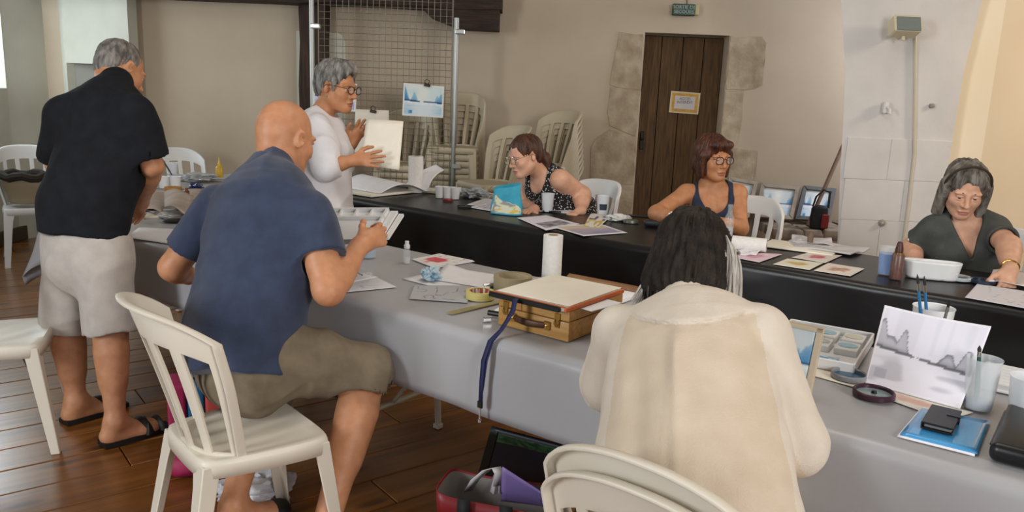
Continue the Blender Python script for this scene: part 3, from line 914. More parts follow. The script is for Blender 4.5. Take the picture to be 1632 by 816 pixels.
def hand(P, wrist, d, pn, side, curl=(.35, .4, .3), s=1.0, spread=.09, thumb=(.5, .35), fing=None, res=.003):
    """d: along the fingers, pn: where the palm faces, side 'L'/'R'; curl per joint, or per finger with fing"""
    b = P.b; w = A(wrist); d = A(nrm(d)); pn = A(pn); pn = A(nrm(pn - d * float(pn @ d)))
    t = A(np.cross(d, pn)) * (1 if side == 'R' else -1)
    k0 = .010 * s
    def pt(x, y, z): return w + (d * x + t * y + pn * z) * s
    b.cone(w, pt(.03, 0, 0), .027 * s, .026 * s, .02)
    R = np.array([t, pn, d], np.float32)
    b.econe(pt(.022, .004, 0), pt(.082, 0, .0), (.027 * s, .0145 * s), (.038 * s, .0125 * s), R, .016)
    b.ell(pt(.042, .024, .010), (.017 * s, .014 * s, .028 * s), R, .016)            # thumb mound
    L = [(.030, .070), (.011, .079), (-.009, .074), (-.028, .058)]
    allp = [w, pt(.1, 0, 0)]
    for i, (y, ln) in enumerate(L):
        cu = (fing[i] if fing else curl)
        p = pt(.088 - abs(y - .008) * .35, y * .95, 0); ang = 0.0; r = (.0088 - .0006 * (i == 3) - .0002 * i) * s
        sp = (y / .03) * spread
        for q, (fr, c_) in enumerate(zip((.46, .30, .24), cu)):
            ang += c_
            dd = d * math.cos(ang) + pn * math.sin(ang); dd = nrm(dd + t * sp * math.cos(ang))
            e = p + A(dd) * ln * fr * s
            b.cone(p, e, r, r * .92, .006 * s); r *= .91; p = e
            allp.append(p)
    p = pt(.022, .026, .006); dd = nrm(d * .75 + t * .75 + pn * thumb[0] * .6)
    e = p + A(dd) * .040 * s; b.cone(p, e, .0125 * s, .0108 * s, .012)
    d2 = nrm(d * .95 + t * .35 + pn * thumb[0]); e2 = e + A(d2) * .030 * s; b.cone(e, e2, .0104 * s, .0096 * s, .006)
    d3 = nrm(d * 1.0 + t * .1 + pn * (thumb[0] + thumb[1])); e3 = e2 + A(d3) * .024 * s; b.cone(e2, e3, .0096 * s, .0078 * s, .006); allp += [e, e2, e3]
    al = np.array(allp); P.fine.append((al.min(0) - .03, al.max(0) + .025, res))
def finish_body(P, h=.0075, lo=None, hi=None):
    lc, lr = P.lip
    R = P.hR
    def cls(C):
        q = ((C - lc) @ R.T) / lr
        return ((q ** 2).sum(1) < 1).astype(np.int32)
    return sdf_obj('body', P.b, h, P.skin, P.root, P.fine, cls, lo, hi)
def hairobj(P, sd, mat, h=.0045, name='hair', lo=None, hi=None): return sdf_obj(name, sd, h, mat, P.root, (), None, lo, hi)
def inflate(g, prims, off):
    for fn, lo, hi, k, op in prims:
        g.add((lambda x, y, z, f=fn: f(x, y, z) - off), lo - off, hi + off, k, op)
class Hair:
    """hair shapes given in the head's own axes"""
    def __init__(s, P): s.P = P; s.s = Sdf()
    def e(s, p, r, k=.012, op='u', R=None): s.s.ell(s.P.W(p), A(r) * s.P.hs, s.P.hR if R is None else R, k, op); return s
    def c(s, p, q, r0, r1, k=.012, op='u'): s.s.cone(s.P.W(p), s.P.W(q), r0 * s.P.hs, r1 * s.P.hs, k, op); return s
    def cut(s, p, n, k=.008): s.s.cut(s.P.W(p), A(n) @ s.P.hR, k); return s
    def strands(s, amp, fx=170., fz=14., fall=(0, 0, 1)):
        Rm = s.P.hR; c0 = s.P.hc
        def disp(Pt):
            q = (Pt - c0) @ Rm.T
            # locks run from the crown outwards and down: stretch along the polar direction
            az = np.arctan2(q[:, 0], q[:, 1] + .03); el = np.arctan2(q[:, 2], np.hypot(q[:, 0], q[:, 1] + .03))
            rad = np.hypot(q[:, 0], q[:, 1]) + .02
            return amp * (vnoise(np.stack([az * fx * .08, el * fz * .12, rad * 20], 1)) + .6 * vnoise(np.stack([az * fx * .2, el * fz * .2, rad * 40], 1)))
        s.s.disp = disp; return s
def folds(amp, f=(9, 9, 4), f2=None, seed=0.0, R=None):
    R_ = np.eye(3) if R is None else np.asarray(R)
    def disp(Pt):
        q = Pt @ R_.T
        w = vnoise(q * 5 + seed) [:, None] * .35
        a = vnoise(q * np.array(f) + w + seed)
        b = vnoise(q * np.array(f2 or [v * 2.1 for v in f]) + w * 2 + seed + 9)
        return -amp * (1 - np.abs(a)) ** 2 * .9 + amp * .45 - amp * .4 * b
    return disp

def torso_core(P, pel, neckb, R, w=1.0):
    pel, nb = A(pel), A(neckb); at = lambda t, f=0: pel + (nb - pel) * t + R[1] * f
    P.b.loft([(at(-.02), (.150 * w, .105 * w)), (at(.32), (.130 * w, .095 * w)), (at(.70, .0), (.150 * w, .105 * w)), (at(.86, -.01), (.130 * w, .080 * w)), (at(.97), (.075 * w, .062 * w))], R, .05)
    return at
def mid(a, b, t): return A(a) * (1 - t) + A(b) * t

# ================= man in the black polo shirt, standing at the left =================
def man_black():
    P = person('person', 'standing man in black polo shirt and pale shorts bending over the left table end', (-1.68, 3.2, 0), SKIN_TAN)
    pel, nb = (-1.721, 3.175, 0.763), (-1.665, 3.354, 1.380)
    R = frame((.42, .90, 0), A(nb) - A(pel))
    at = torso_core(P, pel, nb, R, 1.0)
    set_head(P, (-1.695, 3.496, 1.472), (.55, .72, -.55), (.10, .45, .9), 1.0, detail=.0035)
    neck(P, nb, .058, .064)
    shL, shR = (-1.868, 3.335, 1.291), (-1.503, 3.196, 1.309)
    elL, elR = (-1.977, 3.452, 1.065), (-1.464, 3.234, 1.100)
    wrL, wrR = (-1.945, 3.680, 0.883), (-1.631, 3.481, 0.911)
    for s, e, w in ((shL, elL, wrL), (shR, elR, wrR)):
        limb(P, s, e, w, .056, .041, .029)
    hand(P, wrR, (-.45, .55, -.55), (-.6, .2, -.7), 'R', (.5, .6, .4), 1.0, res=.004)
    hand(P, wrL, (.5, .5, -.3), (.2, .2, -1), 'L', (.5, .6, .4), 1.0, res=.004)
    hipR, hipL = A(pel) - R[0] * .09, A(pel) + R[0] * .09
    knR, knL = (-1.602, 3.088, 0.443), (-1.861, 3.234, 0.409)
    anR, anL = (-1.563, 3.008, 0.110), (-1.828, 3.206, 0.077)
    limb(P, hipR, knR, anR, .095, .058, .038, .04); limb(P, hipL, knL, anL, .095, .058, .038, .04)
    toR = A((-1.40, 3.20, .03)); toL = A((-1.63, 3.50, .03))
    foot(P, (anR[0], anR[1], .085), toR, 1.05); foot(P, (anL[0], anL[1], .085), toL, 1.05)
    finish_body(P, .008)
    # polo shirt
    g = Sdf()
    g.loft([((-1.736, 3.182, 0.798), (.196, .150)), ((-1.736, 3.208, 0.925), (.190, .150)), (at(.50), (.195, .150)), (at(.78), (.205, .135)), (at(.91, -.01), (.178, .108)), (at(.985), (.085, .085))], R, .05)
    for s, e in ((shL, elL), (shR, elR)):
        d = nrm(A(e) - A(s)); en = mid(s, e, .84)
        g.cone(s, en, .072, .076, .07, flat=0.0)
    g.cone(nb, mid(nb, P.hc, .42), .075, .068, .02)
    hm = A((-1.736, 3.182, 0.798)); g.cut(hm, -nrm(A(nb) - A(pel)), .006)
    for s, e in ((shL, elL), (shR, elR)):
        d = nrm(A(e) - A(s)); en = mid(s, e, .84); g.cone(en + A(d) * .02, en - A(d) * .02, .068, .066, .004, 's')
    g.disp = folds(.008, (6, 6, 3), seed=3.1)
    sdf_obj('polo_shirt', g, .0075, M('polo_black', '#13141a', .85, '#191b22', 20, bump=.3, bscale=300, spec=.3), P.root)
    g = Sdf(); k = nrm(A(P.hc) - A(nb)); c0 = mid(nb, P.hc, .22)
    g.cone(c0 - A(k) * .03, c0 + A(k) * .02, .083, .072, .01, flat=0.0); g.cone(c0 - A(k) * .06, c0 + A(k) * .06, .066, .060, .004, 's')
    sdf_obj('collar', g, .005, MATS['polo_black'], P.root)
    # shorts
    g = Sdf(); top = A((-1.734, 3.189, 0.830))
    g.loft([(top, (.185, .14)), (A(pel) - R[2] * .05, (.195, .15))], R, .05)
    for h, kn, q in ((hipR, knR, 1), (hipL, knL, -1)):
        e = mid(h, kn, 1.02); g.cone(h, e, .105, .102, .035, flat=0.0)
    g.cut(top, R[2], .004)
    for h, kn in ((hipR, knR), (hipL, knL)):
        e = mid(h, kn, 1.02); d = nrm(A(kn) - A(h)); g.cone(e + A(d) * .03, e - A(d) * .02, .078, .074, .004, 's')
    g.disp = folds(.010, (7, 7, 3.5), seed=8.0)
    sdf_obj('shorts', g, .0075, M('shorts_pale', '#b3aba4', .9, '#bfb7b0', 18, bump=.25, bscale=300), P.root)
    # hair: grey crop
    h = Hair(P); h.e((0, -.022, .040), (.080, .096, .083)); h.e((0, -.055, -.015), (.066, .055, .058), .03)
    h.e((0, .075, -.01), (.10, .055, .105), .01, 's'); h.cut((0, 0, -.062), (0, .25, -1))
    for sx in (-1, 1): h.e((sx * .085, .0, -.012), (.03, .026, .034), .008, 's')
    h.strands(.004)
    hairobj(P, h.s, M('hair_grey_crop', '#4f4a46', .6, '#8d8782', 45, (1, 1, .3), bump=.8, bscale=180), .004)
    eyes(P)
    # sandals
    for an, to in ((anR, toR), (anL, toL)):
        a0 = A((an[0], an[1], 0)); d = A(nrm((to[0] - an[0], to[1] - an[1], 0))); l = A((-d[1], d[0], 0)); off = A(P.root.location)
        bm = bmesh.new(); n = 20
        prof = []
        for i in range(n):
            t = i / (n - 1); prof.append((-.06 + .275 * t, .036 + .012 * math.sin(t * PI * .9) if t < .93 else .03))
        poly = [(x, w) for x, w in prof] + [(x, -w) for x, w in reversed(prof)]
        Mx = Matrix(((d[0], l[0], 0, a0[0] - off[0]), (d[1], l[1], 0, a0[1] - off[1]), (0, 0, 1, 0), (0, 0, 0, 1)))
        prism(bm, poly, .002, .022, Mx)
        o = bm_obj('sandal', bm, M('sandal_black', '#15120f', .6), P.root)
        bm = bmesh.new()
        for x0, x1 in ((.07, .12), (.13, .10), (.16, .165)):
            pts = []
            for k in range(9):
                a = PI * k / 8
                pts.append(Mx @ Vector((x0 + (x1 - x0) * k / 8, .050 * math.cos(a), .018 + .060 * math.sin(a) * (1 - (x0 - .07) * 3.2))))
            tube(bm, pts, .013, 6, flat=.35)
        bm_obj('strap', bm, MATS['sandal_black'], o, smooth=True)
    return P
man_black()

# ================= bald man in the navy polo, half risen =================
def man_navy():
    P = person('person', 'bald man in navy polo shirt half risen from the cream chair, watercolour palette before him', (-.75, 2.5, 0), SKIN_TAN)
    pel, nb = (-0.814, 2.400, 0.622), (-0.816, 2.652, 1.147)
    R = frame((.52, .85, 0), A(nb) - A(pel))
    at = torso_core(P, pel, nb, R, 1.02)
    set_head(P, (-0.786, 2.758, 1.266), (.54, .79, -.32), (.12, .25, .95), 1.03, detail=.003, nose=1.1)
    neck(P, nb, .058, .066)
    shL, shR = (-1.015, 2.730, 1.032), (-0.644, 2.511, 1.058)
    elL, elR = (-1.179, 2.724, 0.805), (-0.557, 2.383, 0.836)
    wrL, wrR = (-1.205, 2.912, 0.729), (-0.504, 2.607, 0.932)
    limb(P, shL, elL, wrL, .064, .047, .030); limb(P, shR, elR, wrR, .066, .048, .031)
    hand(P, wrR, (.62, .58, .28), (-.55, .80, -.2), 'R', (.7, .9, .6), 1.04, thumb=(1.0, .6))
    hand(P, wrL, (.6, .6, .0), (.3, .3, -1), 'L', (.5, .6, .4), 1.0, res=.004)
    hipR, hipL = A(pel) - R[0] * .09, A(pel) + R[0] * .09
    knR, knL = (-0.457, 2.481, 0.524), (-0.863, 2.691, 0.401)
    anR, anL = (-0.530, 2.198, 0.143), (-0.876, 2.395, 0.106)
    limb(P, hipR, knR, anR, .10, .060, .040, .04); limb(P, hipL, knL, anL, .10, .060, .040, .04)
    toR = A((anR[0] + .12, anR[1] + .10, .03)); toL = A((anL[0] + .12, anL[1] + .10, .03))
    foot(P, (anR[0], anR[1], .085), toR, 1.05); foot(P, (anL[0], anL[1], .085), toL, 1.05)
    finish_body(P, .0075)
    g = Sdf(); hm = A((-0.836, 2.365, 0.551))
    g.loft([(hm, (.205, .165)), ((-0.833, 2.416, 0.698), (.196, .165)), (at(.42), (.205, .155)), (at(.66), (.212, .150)), (at(.86, -.01), (.192, .115)), (at(.95), (.13, .085)), (at(.985), (.072, .072))], R, .05)
    for s, e, f in ((shL, elL, .72), (shR, elR, .60)):
        en = mid(s, e, f); g.cone(s, en, .070, .070 if s is shL else .078, .05, flat=0.0)
    g.cone(nb, mid(nb, P.hc, .30), .072, .068, .02)
    g.cut(hm, -nrm(A(nb) - A(pel)), .006)
    for s, e, f in ((shL, elL, .72), (shR, elR, .60)):
        d = A(nrm(A(e) - A(s))); en = mid(s, e, f); g.cone(en + d * .02, en - d * .012, .060, .056, .004, 's')
    g.disp = folds(.012, (6, 6, 3), seed=21.0)
    sdf_obj('polo_shirt', g, .0065, M('polo_navy', '#28324a', .85, '#303b55', 20, bump=.3, bscale=320, sheen=.2), P.root)
    g = Sdf(); k = A(nrm(A(P.hc) - A(nb))); c0 = mid(nb, P.hc, .16)
    g.cone(c0 - k * .035, c0 + k * .022, .088, .074, .01, flat=0.0); g.cone(c0 - k * .07, c0 + k * .06, .068, .062, .004, 's')
    sdf_obj('collar', g, .0045, MATS['polo_navy'], P.root)
    g = Sdf(); top = A(pel) + R[2] * .05
    g.loft([(top, (.165, .12)), (A(pel) - R[2] * .06, (.185, .145))], R, .06)
    for h, kn in ((hipR, knR), (hipL, knL)):
        g.cone(mid(h, kn, .1), mid(h, kn, 1.0), .108, .104, .06, flat=0.03)
    for h, kn, an in ((hipR, knR, anR), (hipL, knL, anL)):
        e = mid(kn, an, .02); d = A(nrm(A(an) - A(kn))); g.cone(kn, mid(kn, an, .14), .098, .10, .05, flat=0.0)
        e = mid(kn, an, .15); g.cone(e + d * .03, e - d * .03, .088, .086, .004, 's')
    g.disp = folds(.014, (6, 6, 4), seed=31.0)
    sdf_obj('shorts', g, .007, M('shorts_olive', '#6b5f4e', .9, '#7a6d5a', 18, bump=.25, bscale=300), P.root)
    eyes(P); brows(P, M('brow_grey', '#8d857d', .7))
    for an, to in ((anR, toR), (anL, toL)):
        a0 = A((an[0], an[1], 0)); d = A(nrm((to[0] - an[0], to[1] - an[1], 0))); sh = Sdf(); l = A((-d[1], d[0], 0))
        RR = np.array([l, (0, 0, 1), d], np.float32)
        sh.econe(a0 - d * .03 + A((0, 0, .03)), a0 + d * .16 + A((0, 0, .028)), (.042, .045), (.050, .034), RR, .02)
        sh.cone(a0 + A((0, 0, .04)), a0 + A((0, 0, .075)), .050, .048, .02, flat=0.0)
        sh.cone(a0 + A((0, 0, .06)), a0 + A((0, 0, .12)), .043, .043, .005, 's')
        sh.cut(a0 + A((0, 0, .003)), (0, 0, -1))
        sdf_obj('shoe', sh, .005, M('shoe_black', '#1a1817', .5), P.root)
man_navy()

# ================= woman in the white tunic, standing inside the U =================
def woman_white():
    P = person('person', 'standing grey haired woman with glasses and white tunic showing a sheet of cream paper', (-.97, 4.14, 0), SKIN_WARM)
    pel, nb = (-0.988, 4.116, 0.774), (-1.023, 4.212, 1.280)
    R = frame((.95, -.30, 0), A(nb) - A(pel))
    at = torso_core(P, pel, nb, R, .95)
    set_head(P, (-0.934, 4.213, 1.433), (.93, -.36, -.14), (.12, 0, 1), 1.03, True, nose=1.15)
    neck(P, nb, .050, .058)
    shR, shL = (-0.992, 4.058, 1.231), (-1.029, 4.361, 1.215)
    elR, elL = (-0.927, 3.949, 1.049), (-0.942, 4.362, 1.023)
    wrR, wrL = (-0.808, 3.986, 1.082), (-0.860, 4.225, 1.150)
    limb(P, shR, elR, wrR, .052, .042, .026); limb(P, shL, elL, wrL, .052, .042, .026)
    hand(P, wrR, (.95, -.1, .10), (.1, .95, -.2), 'R', (.15, .2, .15), .98, spread=.22, thumb=(.2, .1))
    hand(P, wrL, (.55, -.12, .85), (.25, -.95, -.1), 'L', (.25, .3, .2), .98, thumb=(.35, .2))
    hipR, hipL = A(pel) - R[0] * .08, A(pel) + R[0] * .08
    kR, kL = (hipR[0] + .02, hipR[1], .46), (hipL[0] + .02, hipL[1], .46)
    aR, aL = (hipR[0], hipR[1], .085), (hipL[0], hipL[1], .085)
    limb(P, hipR, kR, aR, .09, .055, .036, .04); limb(P, hipL, kL, aL, .09, .055, .036, .04)
    foot(P, aR, (aR[0] + .15, aR[1] - .05, .03)); foot(P, aL, (aL[0] + .15, aL[1] - .05, .03))
    finish_body(P, .0075)
    g = Sdf(); hm = A(pel) - R[2] * .20
    g.loft([(hm, (.19, .135)), (at(.0), (.18, .132)), (at(.32), (.165, .128)), (at(.62, .015), (.17, .135)), (at(.82, .0), (.165, .110)), (at(.95), (.12, .085))], R, .05)
    for s, e in ((shR, elR), (shL, elL)):
        en = mid(s, e, .96); d = A(nrm(A(e) - A(s)))
        w_ = wrR if s is shR else wrL
        g.cone(s, mid(s, e, .55), .058, .066, .07); g.cone(mid(s, e, .55), e, .066, .066, .05); g.cone(e, mid(e, w_, .34), .064, .052, .03, flat=0.0)
    g.cut(hm, -R[2], .006)
    g.ell(mid(nb, P.hc, .30) + R[1] * .02, (.062, .075, .06), R, .008, 's')
    g.disp = folds(.014, (9, 9, 4), seed=41.0)
    sdf_obj('tunic', g, .006, M('tunic_white', '#d6d3d6', .85, '#dddadd', 14, bump=.25, bscale=260), P.root)
    g = Sdf()
    for h, k_, a_ in ((hipR, kR, aR), (hipL, kL, aL)):
        g.cone(h, k_, .105, .085, .04); g.cone(k_, mid(k_, a_, .9), .085, .075, .03, flat=0.0)
    sdf_obj('trousers', g, .010, M('trousers_white', '#cfcac6', .9), P.root)
    eyes(P, (0, 1, -.2)); brows(P, M('brow_grey', '#8d857d', .7)); glasses(P, M('glasses_dark', '#2a1d16', .3), .024, .018)
    h = Hair(P)
    h.e((0, -.022, .050), (.086, .104, .088), .02); h.e((0, -.062, .0), (.074, .060, .075), .03); h.e((0, .035, .095), (.066, .06, .042), .03)
    h.e((0, .105, .004), (.12, .060, .078), .012, 's'); h.cut((0, -.05, -.068), (0, .1, -1)); h.cut((0, .035, -.0), (0, .8, -1.0), .02)
    for sx in (-1, 1):
        h.e((sx * .09, .0, -.012), (.03, .022, .036), .008, 's')
        h.c((sx * .075, .030, .04), (sx * .074, .026, -.01), .016, .008, .012)
    h.strands(.007)
    hairobj(P, h.s, M('hair_silver', '#3e3b38', .55, '#918d88', 40, (1, 1, .35), bump=.9, bscale=170), .004)
    local_tube(P, 'earring', [[(-.080, -.004, -.045), (-.081, -.004, -.055)]], .004, M('silver', '#c9c9c9', .2, metal=1))
    return P
woman_white()

# ================= young woman in the dotted dress =================
def woman_dots():
    P = person('person', 'auburn haired young woman in black dotted dress leaning over the black table', (.44, 5.1, 0), SKIN_FAIR)
    pel, nb = (0.381, 5.141, 0.640), (0.174, 4.980, 0.949)
    R = frame((-.74, -.67, 0), A(nb) - A(pel))
    at = torso_core(P, pel, nb, R, 1.0)
    set_head(P, (0.052, 4.882, 1.065), (-.80, -.52, -.28), (-.22, -.02, 1), 1.02, True, detail=.0032)
    neck(P, nb, .050, .058)
    shL, shR = (0.274, 4.855, 0.936), (0.086, 5.150, 0.880)
    elL, elR = (0.422, 4.977, 0.834), (0.067, 5.057, 0.729)
    wrL, wrR = (0.405, 4.797, 0.758), (0.125, 4.817, 0.751)
    limb(P, shL, elL, wrL, .064, .050, .030, .03); limb(P, shR, elR, wrR, .060, .046, .030)
    hand(P, wrL, (-.5, -.5, -.15), (0, 0, -1), 'L', (.2, .3, .2), .95, res=.004); hand(P, wrR, (-.5, -.7, 0), (0, 0, -1), 'R', (.3, .4, .3), .95, res=.004)
    b = P.b
    b.econe(at(.84), at(.86), (.155, .075), (.155, .075), R, .05); b.ell(at(.66, .085) + R[0] * .06, (.065, .06, .065), R, .03); b.ell(at(.66, .085) - R[0] * .06, (.065, .06, .065), R, .03)
    hL, hR = A(pel) + R[0] * .09, A(pel) - R[0] * .09
    for h, q in ((hL, .1), (hR, -.1)):
        kn = (h[0] - .25, h[1] - .28, .47); limb(P, h, kn, (kn[0] - .02, kn[1] + .0, .09), .095, .06, .04, .04); foot(P, (kn[0] - .02, kn[1], .085), (kn[0] - .12, kn[1] - .1, .03), .95)
    finish_body(P, .007)
    g = Sdf()
    g.loft([(at(-.02), (.185, .15)), (at(.30), (.165, .135)), (at(.66, .02), (.170, .130)), (at(.86, .0), (.160, .100)), (at(.97), (.13, .085))], R, .04)
    for sx in (-1, 1): g.ell(at(.66, .09) + R[0] * .06 * sx, (.072, .066, .072), R, .03)
    # neckline and armholes
    g.ell(at(1.02, .05), (.080, .12, .125), R, .008, 's')
    for s, q in ((shL, 1), (shR, -1)): g.ell(A(s) + R[0] * q * .035 - R[2] * .0, (.075, .105, .105), R, .008, 's')
    g.cone(A(pel), A(pel) + R[1] * .34 - A((0, 0, .05)), .20, .17, .06, flat=0.0)
    g.disp = folds(.006, (8, 8, 5), seed=51.0)
    m = M('dress_dotted', '#15151a', .85)
    nt = m.node_tree; N = nt.nodes; L = nt.links; bs = N['Principled BSDF']
    tc = N.new('ShaderNodeTexCoord'); vo = N.new('ShaderNodeTexVoronoi'); vo.inputs['Scale'].default_value = 80
    cr = N.new('ShaderNodeValToRGB'); cr.color_ramp.elements[0].position = .26; cr.color_ramp.elements[0].color = lin('#c9c3bb'); cr.color_ramp.elements[1].position = .33; cr.color_ramp.elements[1].color = lin('#16161b')
    L.new(tc.outputs['Object'], vo.inputs['Vector']); L.new(vo.outputs['Distance'], cr.inputs['Fac']); L.new(cr.outputs['Color'], bs.inputs['Base Color'])
    sdf_obj('dress', g, .006, m, P.root)
    eyes(P, (0, 1, -.3)); brows(P, M('brow_brown', '#4a2c1e', .7)); glasses(P, M('glasses_gold', '#b9a48c', .25, metal=.8), .025, .021)
    h = Hair(P)
    h.e((0, -.022, .044), (.084, .100, .084), .02); h.e((0, -.06, -.01), (.072, .058, .068), .03)
    h.e((0, .105, -.012), (.12, .062, .096), .012, 's'); h.cut((0, -.05, -.075), (0, .1, -1))
    for sx in (-1, 1): h.e((sx * .09, .006, -.015), (.03, .024, .036), .008, 's')
    h.c((0, -.10, .0), (.02, -.125, -.05), .030, .030, .02); h.c((.02, -.125, -.05), (.045, -.115, -.13), .028, .010, .02)
    h.strands(.005)
    hairobj(P, h.s, M('hair_auburn', '#2e1a12', .45, '#57321f', 40, (1, 1, .35), bump=.8, bscale=160), .004)
    return P
woman_dots()

# ================= woman in the navy tank top =================
def woman_tank():
    P = person('person', 'seated woman with brown bob and glasses in navy tank top before the old door', (1.20, 4.62, 0), SKIN_WARM)
    pel, nb = (1.182, 4.633, 0.557), (1.139, 4.634, 0.955)
    R = frame((-.10, -.99, 0), A(nb) - A(pel))
    at = torso_core(P, pel, nb, R, .95); n1 = len(P.b.p)
    set_head(P, (1.117, 4.587, 1.121), (.40, -.90, -.06), (.0, -.05, 1), 1.05, True, detail=.003)
    neck(P, nb, .047, .056)
    shR, shL = (0.988, 4.605, 0.912), (1.278, 4.587, 0.926)
    elR, elL = (0.798, 4.461, 0.810), (1.261, 4.408, 0.752)
    wrR, wrL = (0.873, 4.296, 0.804), (1.141, 4.255, 0.801)
    limb(P, shR, elR, wrR, .050, .041, .026, .03); limb(P, shL, elL, wrL, .050, .041, .026, .03); n2_ = len(P.b.p)
    P.b.cone(at(.96, -.01), shR, .040, .042, .04); P.b.cone(at(.96, -.01), shL, .040, .042, .04)
    for sx in (-1, 1):
        P.b.ell(at(.70, .075) + R[0] * .065 * sx, (.062, .055, .062), R, .03)
        P.b.cone(at(.925, .055) + R[0] * .02 * sx, at(.955, .045) + R[0] * .12 * sx, .010, .009, .018)     # collar bones
    skinp = P.b.p[:n1] + P.b.p[n2_:]
    hand(P, wrR, (.75, -.55, -.1), (0, -.2, -1), 'R', (.3, .4, .3), .92, res=.0035)
    hand(P, wrL, (-.75, -.45, .1), (-.5, .3, -.5), 'L', (.6, .7, .5), .92, res=.0035)
    hL, hR = A(pel) + R[0] * .09, A(pel) - R[0] * .09
    for h in (hL, hR):
        kn = (h[0] - .04, h[1] - .40, .46); limb(P, h, kn, (kn[0], kn[1] + .02, .09), .09, .056, .036, .04); foot(P, (kn[0], kn[1] + .02, .085), (kn[0], kn[1] - .14, .03), .92)
    finish_body(P, .0065)
    g = Sdf()
    g.loft([(at(-.05), (.175, .14)), (at(.30), (.155, .122)), (at(.66, .015), (.162, .125)), (at(.82, .0), (.150, .095))], R, .04)
    for sx in (-1, 1):
        g.ell(at(.70, .08) + R[0] * .065 * sx, (.068, .062, .068), R, .03)
    inflate(g, skinp, .006)
    g.ell(at(.98, .10), (.084, .20, .135), R, .006, 's'); g.ell(at(1.02, -.06), (.080, .16, .09), R, .006, 's'); g.cut(at(1.13), R[2])
    for s, q in ((shL, 1), (shR, -1)): g.ell(A(s) + R[0] * q * .034 - R[2] * .01, (.064, .18, .125), R, .006, 's')
    g.cut(at(-.05), -R[2])
    g.disp = folds(.005, (8, 8, 4), seed=61.0)
    sdf_obj('tank_top', g, .0055, M('tank_navy', '#232a3d', .85, '#2b3347', 18, bump=.25, bscale=300), P.root)
    g = Sdf()
    for h in (hL, hR):
        kn = A((h[0] - .04, h[1] - .40, .46)); g.cone(h, mid(h, kn, .96), .115, .092, .05, flat=0.0)
    g.ell(A(pel), (.18, .15, .12), R, .05)
    sdf_obj('skirt', g, .010, M('skirt_dark', '#2c3038', .9), P.root)
    eyes(P, (.05, 1, -.02)); brows(P, M('brow_brown', '#4a2c1e', .7)); glasses(P, M('glasses_dark', '#2a1d16', .3), .0235, .019)
    h = Hair(P)
    h.e((0, -.018, .046), (.090, .104, .088), .02); h.e((0, -.045, -.035), (.088, .070, .082), .03)
    for sx in (-1, 1): h.c((sx * .076, .02, .02), (sx * .074, .012, -.085), .030, .026, .02)
    h.e((0, .060, .078), (.070, .044, .034), .02)
    h.e((0, .112, -.028), (.064, .095, .080), .012, 's'); h.cut((0, 0, -.112), (0, .15, -1), .015)
    h.e((0, .02, -.105), (.060, .075, .05), .012, 's')
    h.strands(.006)
    hairobj(P, h.s, M('hair_brown_bob', '#2b150d', .4, '#5a2f1c', 40, (1, 1, .3), bump=.8, bscale=170), .004)
    # bracelet
    bm = bmesh.new(); d = nrm(A(wrR) - A(elR)); c = mid(elR, wrR, .86)
    q = Vector((0, 0, 1)).rotation_difference(Vector(d))
    for i in range(14):
        a = 2 * PI * i / 14
        p = Vector(c) + q @ Vector((.034 * math.cos(a), .034 * math.sin(a), 0)) - P.root.location
        bmesh.ops.create_icosphere(bm, subdivisions=2, radius=.0085, matrix=Matrix.Translation(p))
    bm_obj('bracelet', bm, M('pearl', '#e4e0da', .2), P.root, smooth=True)
woman_tank()

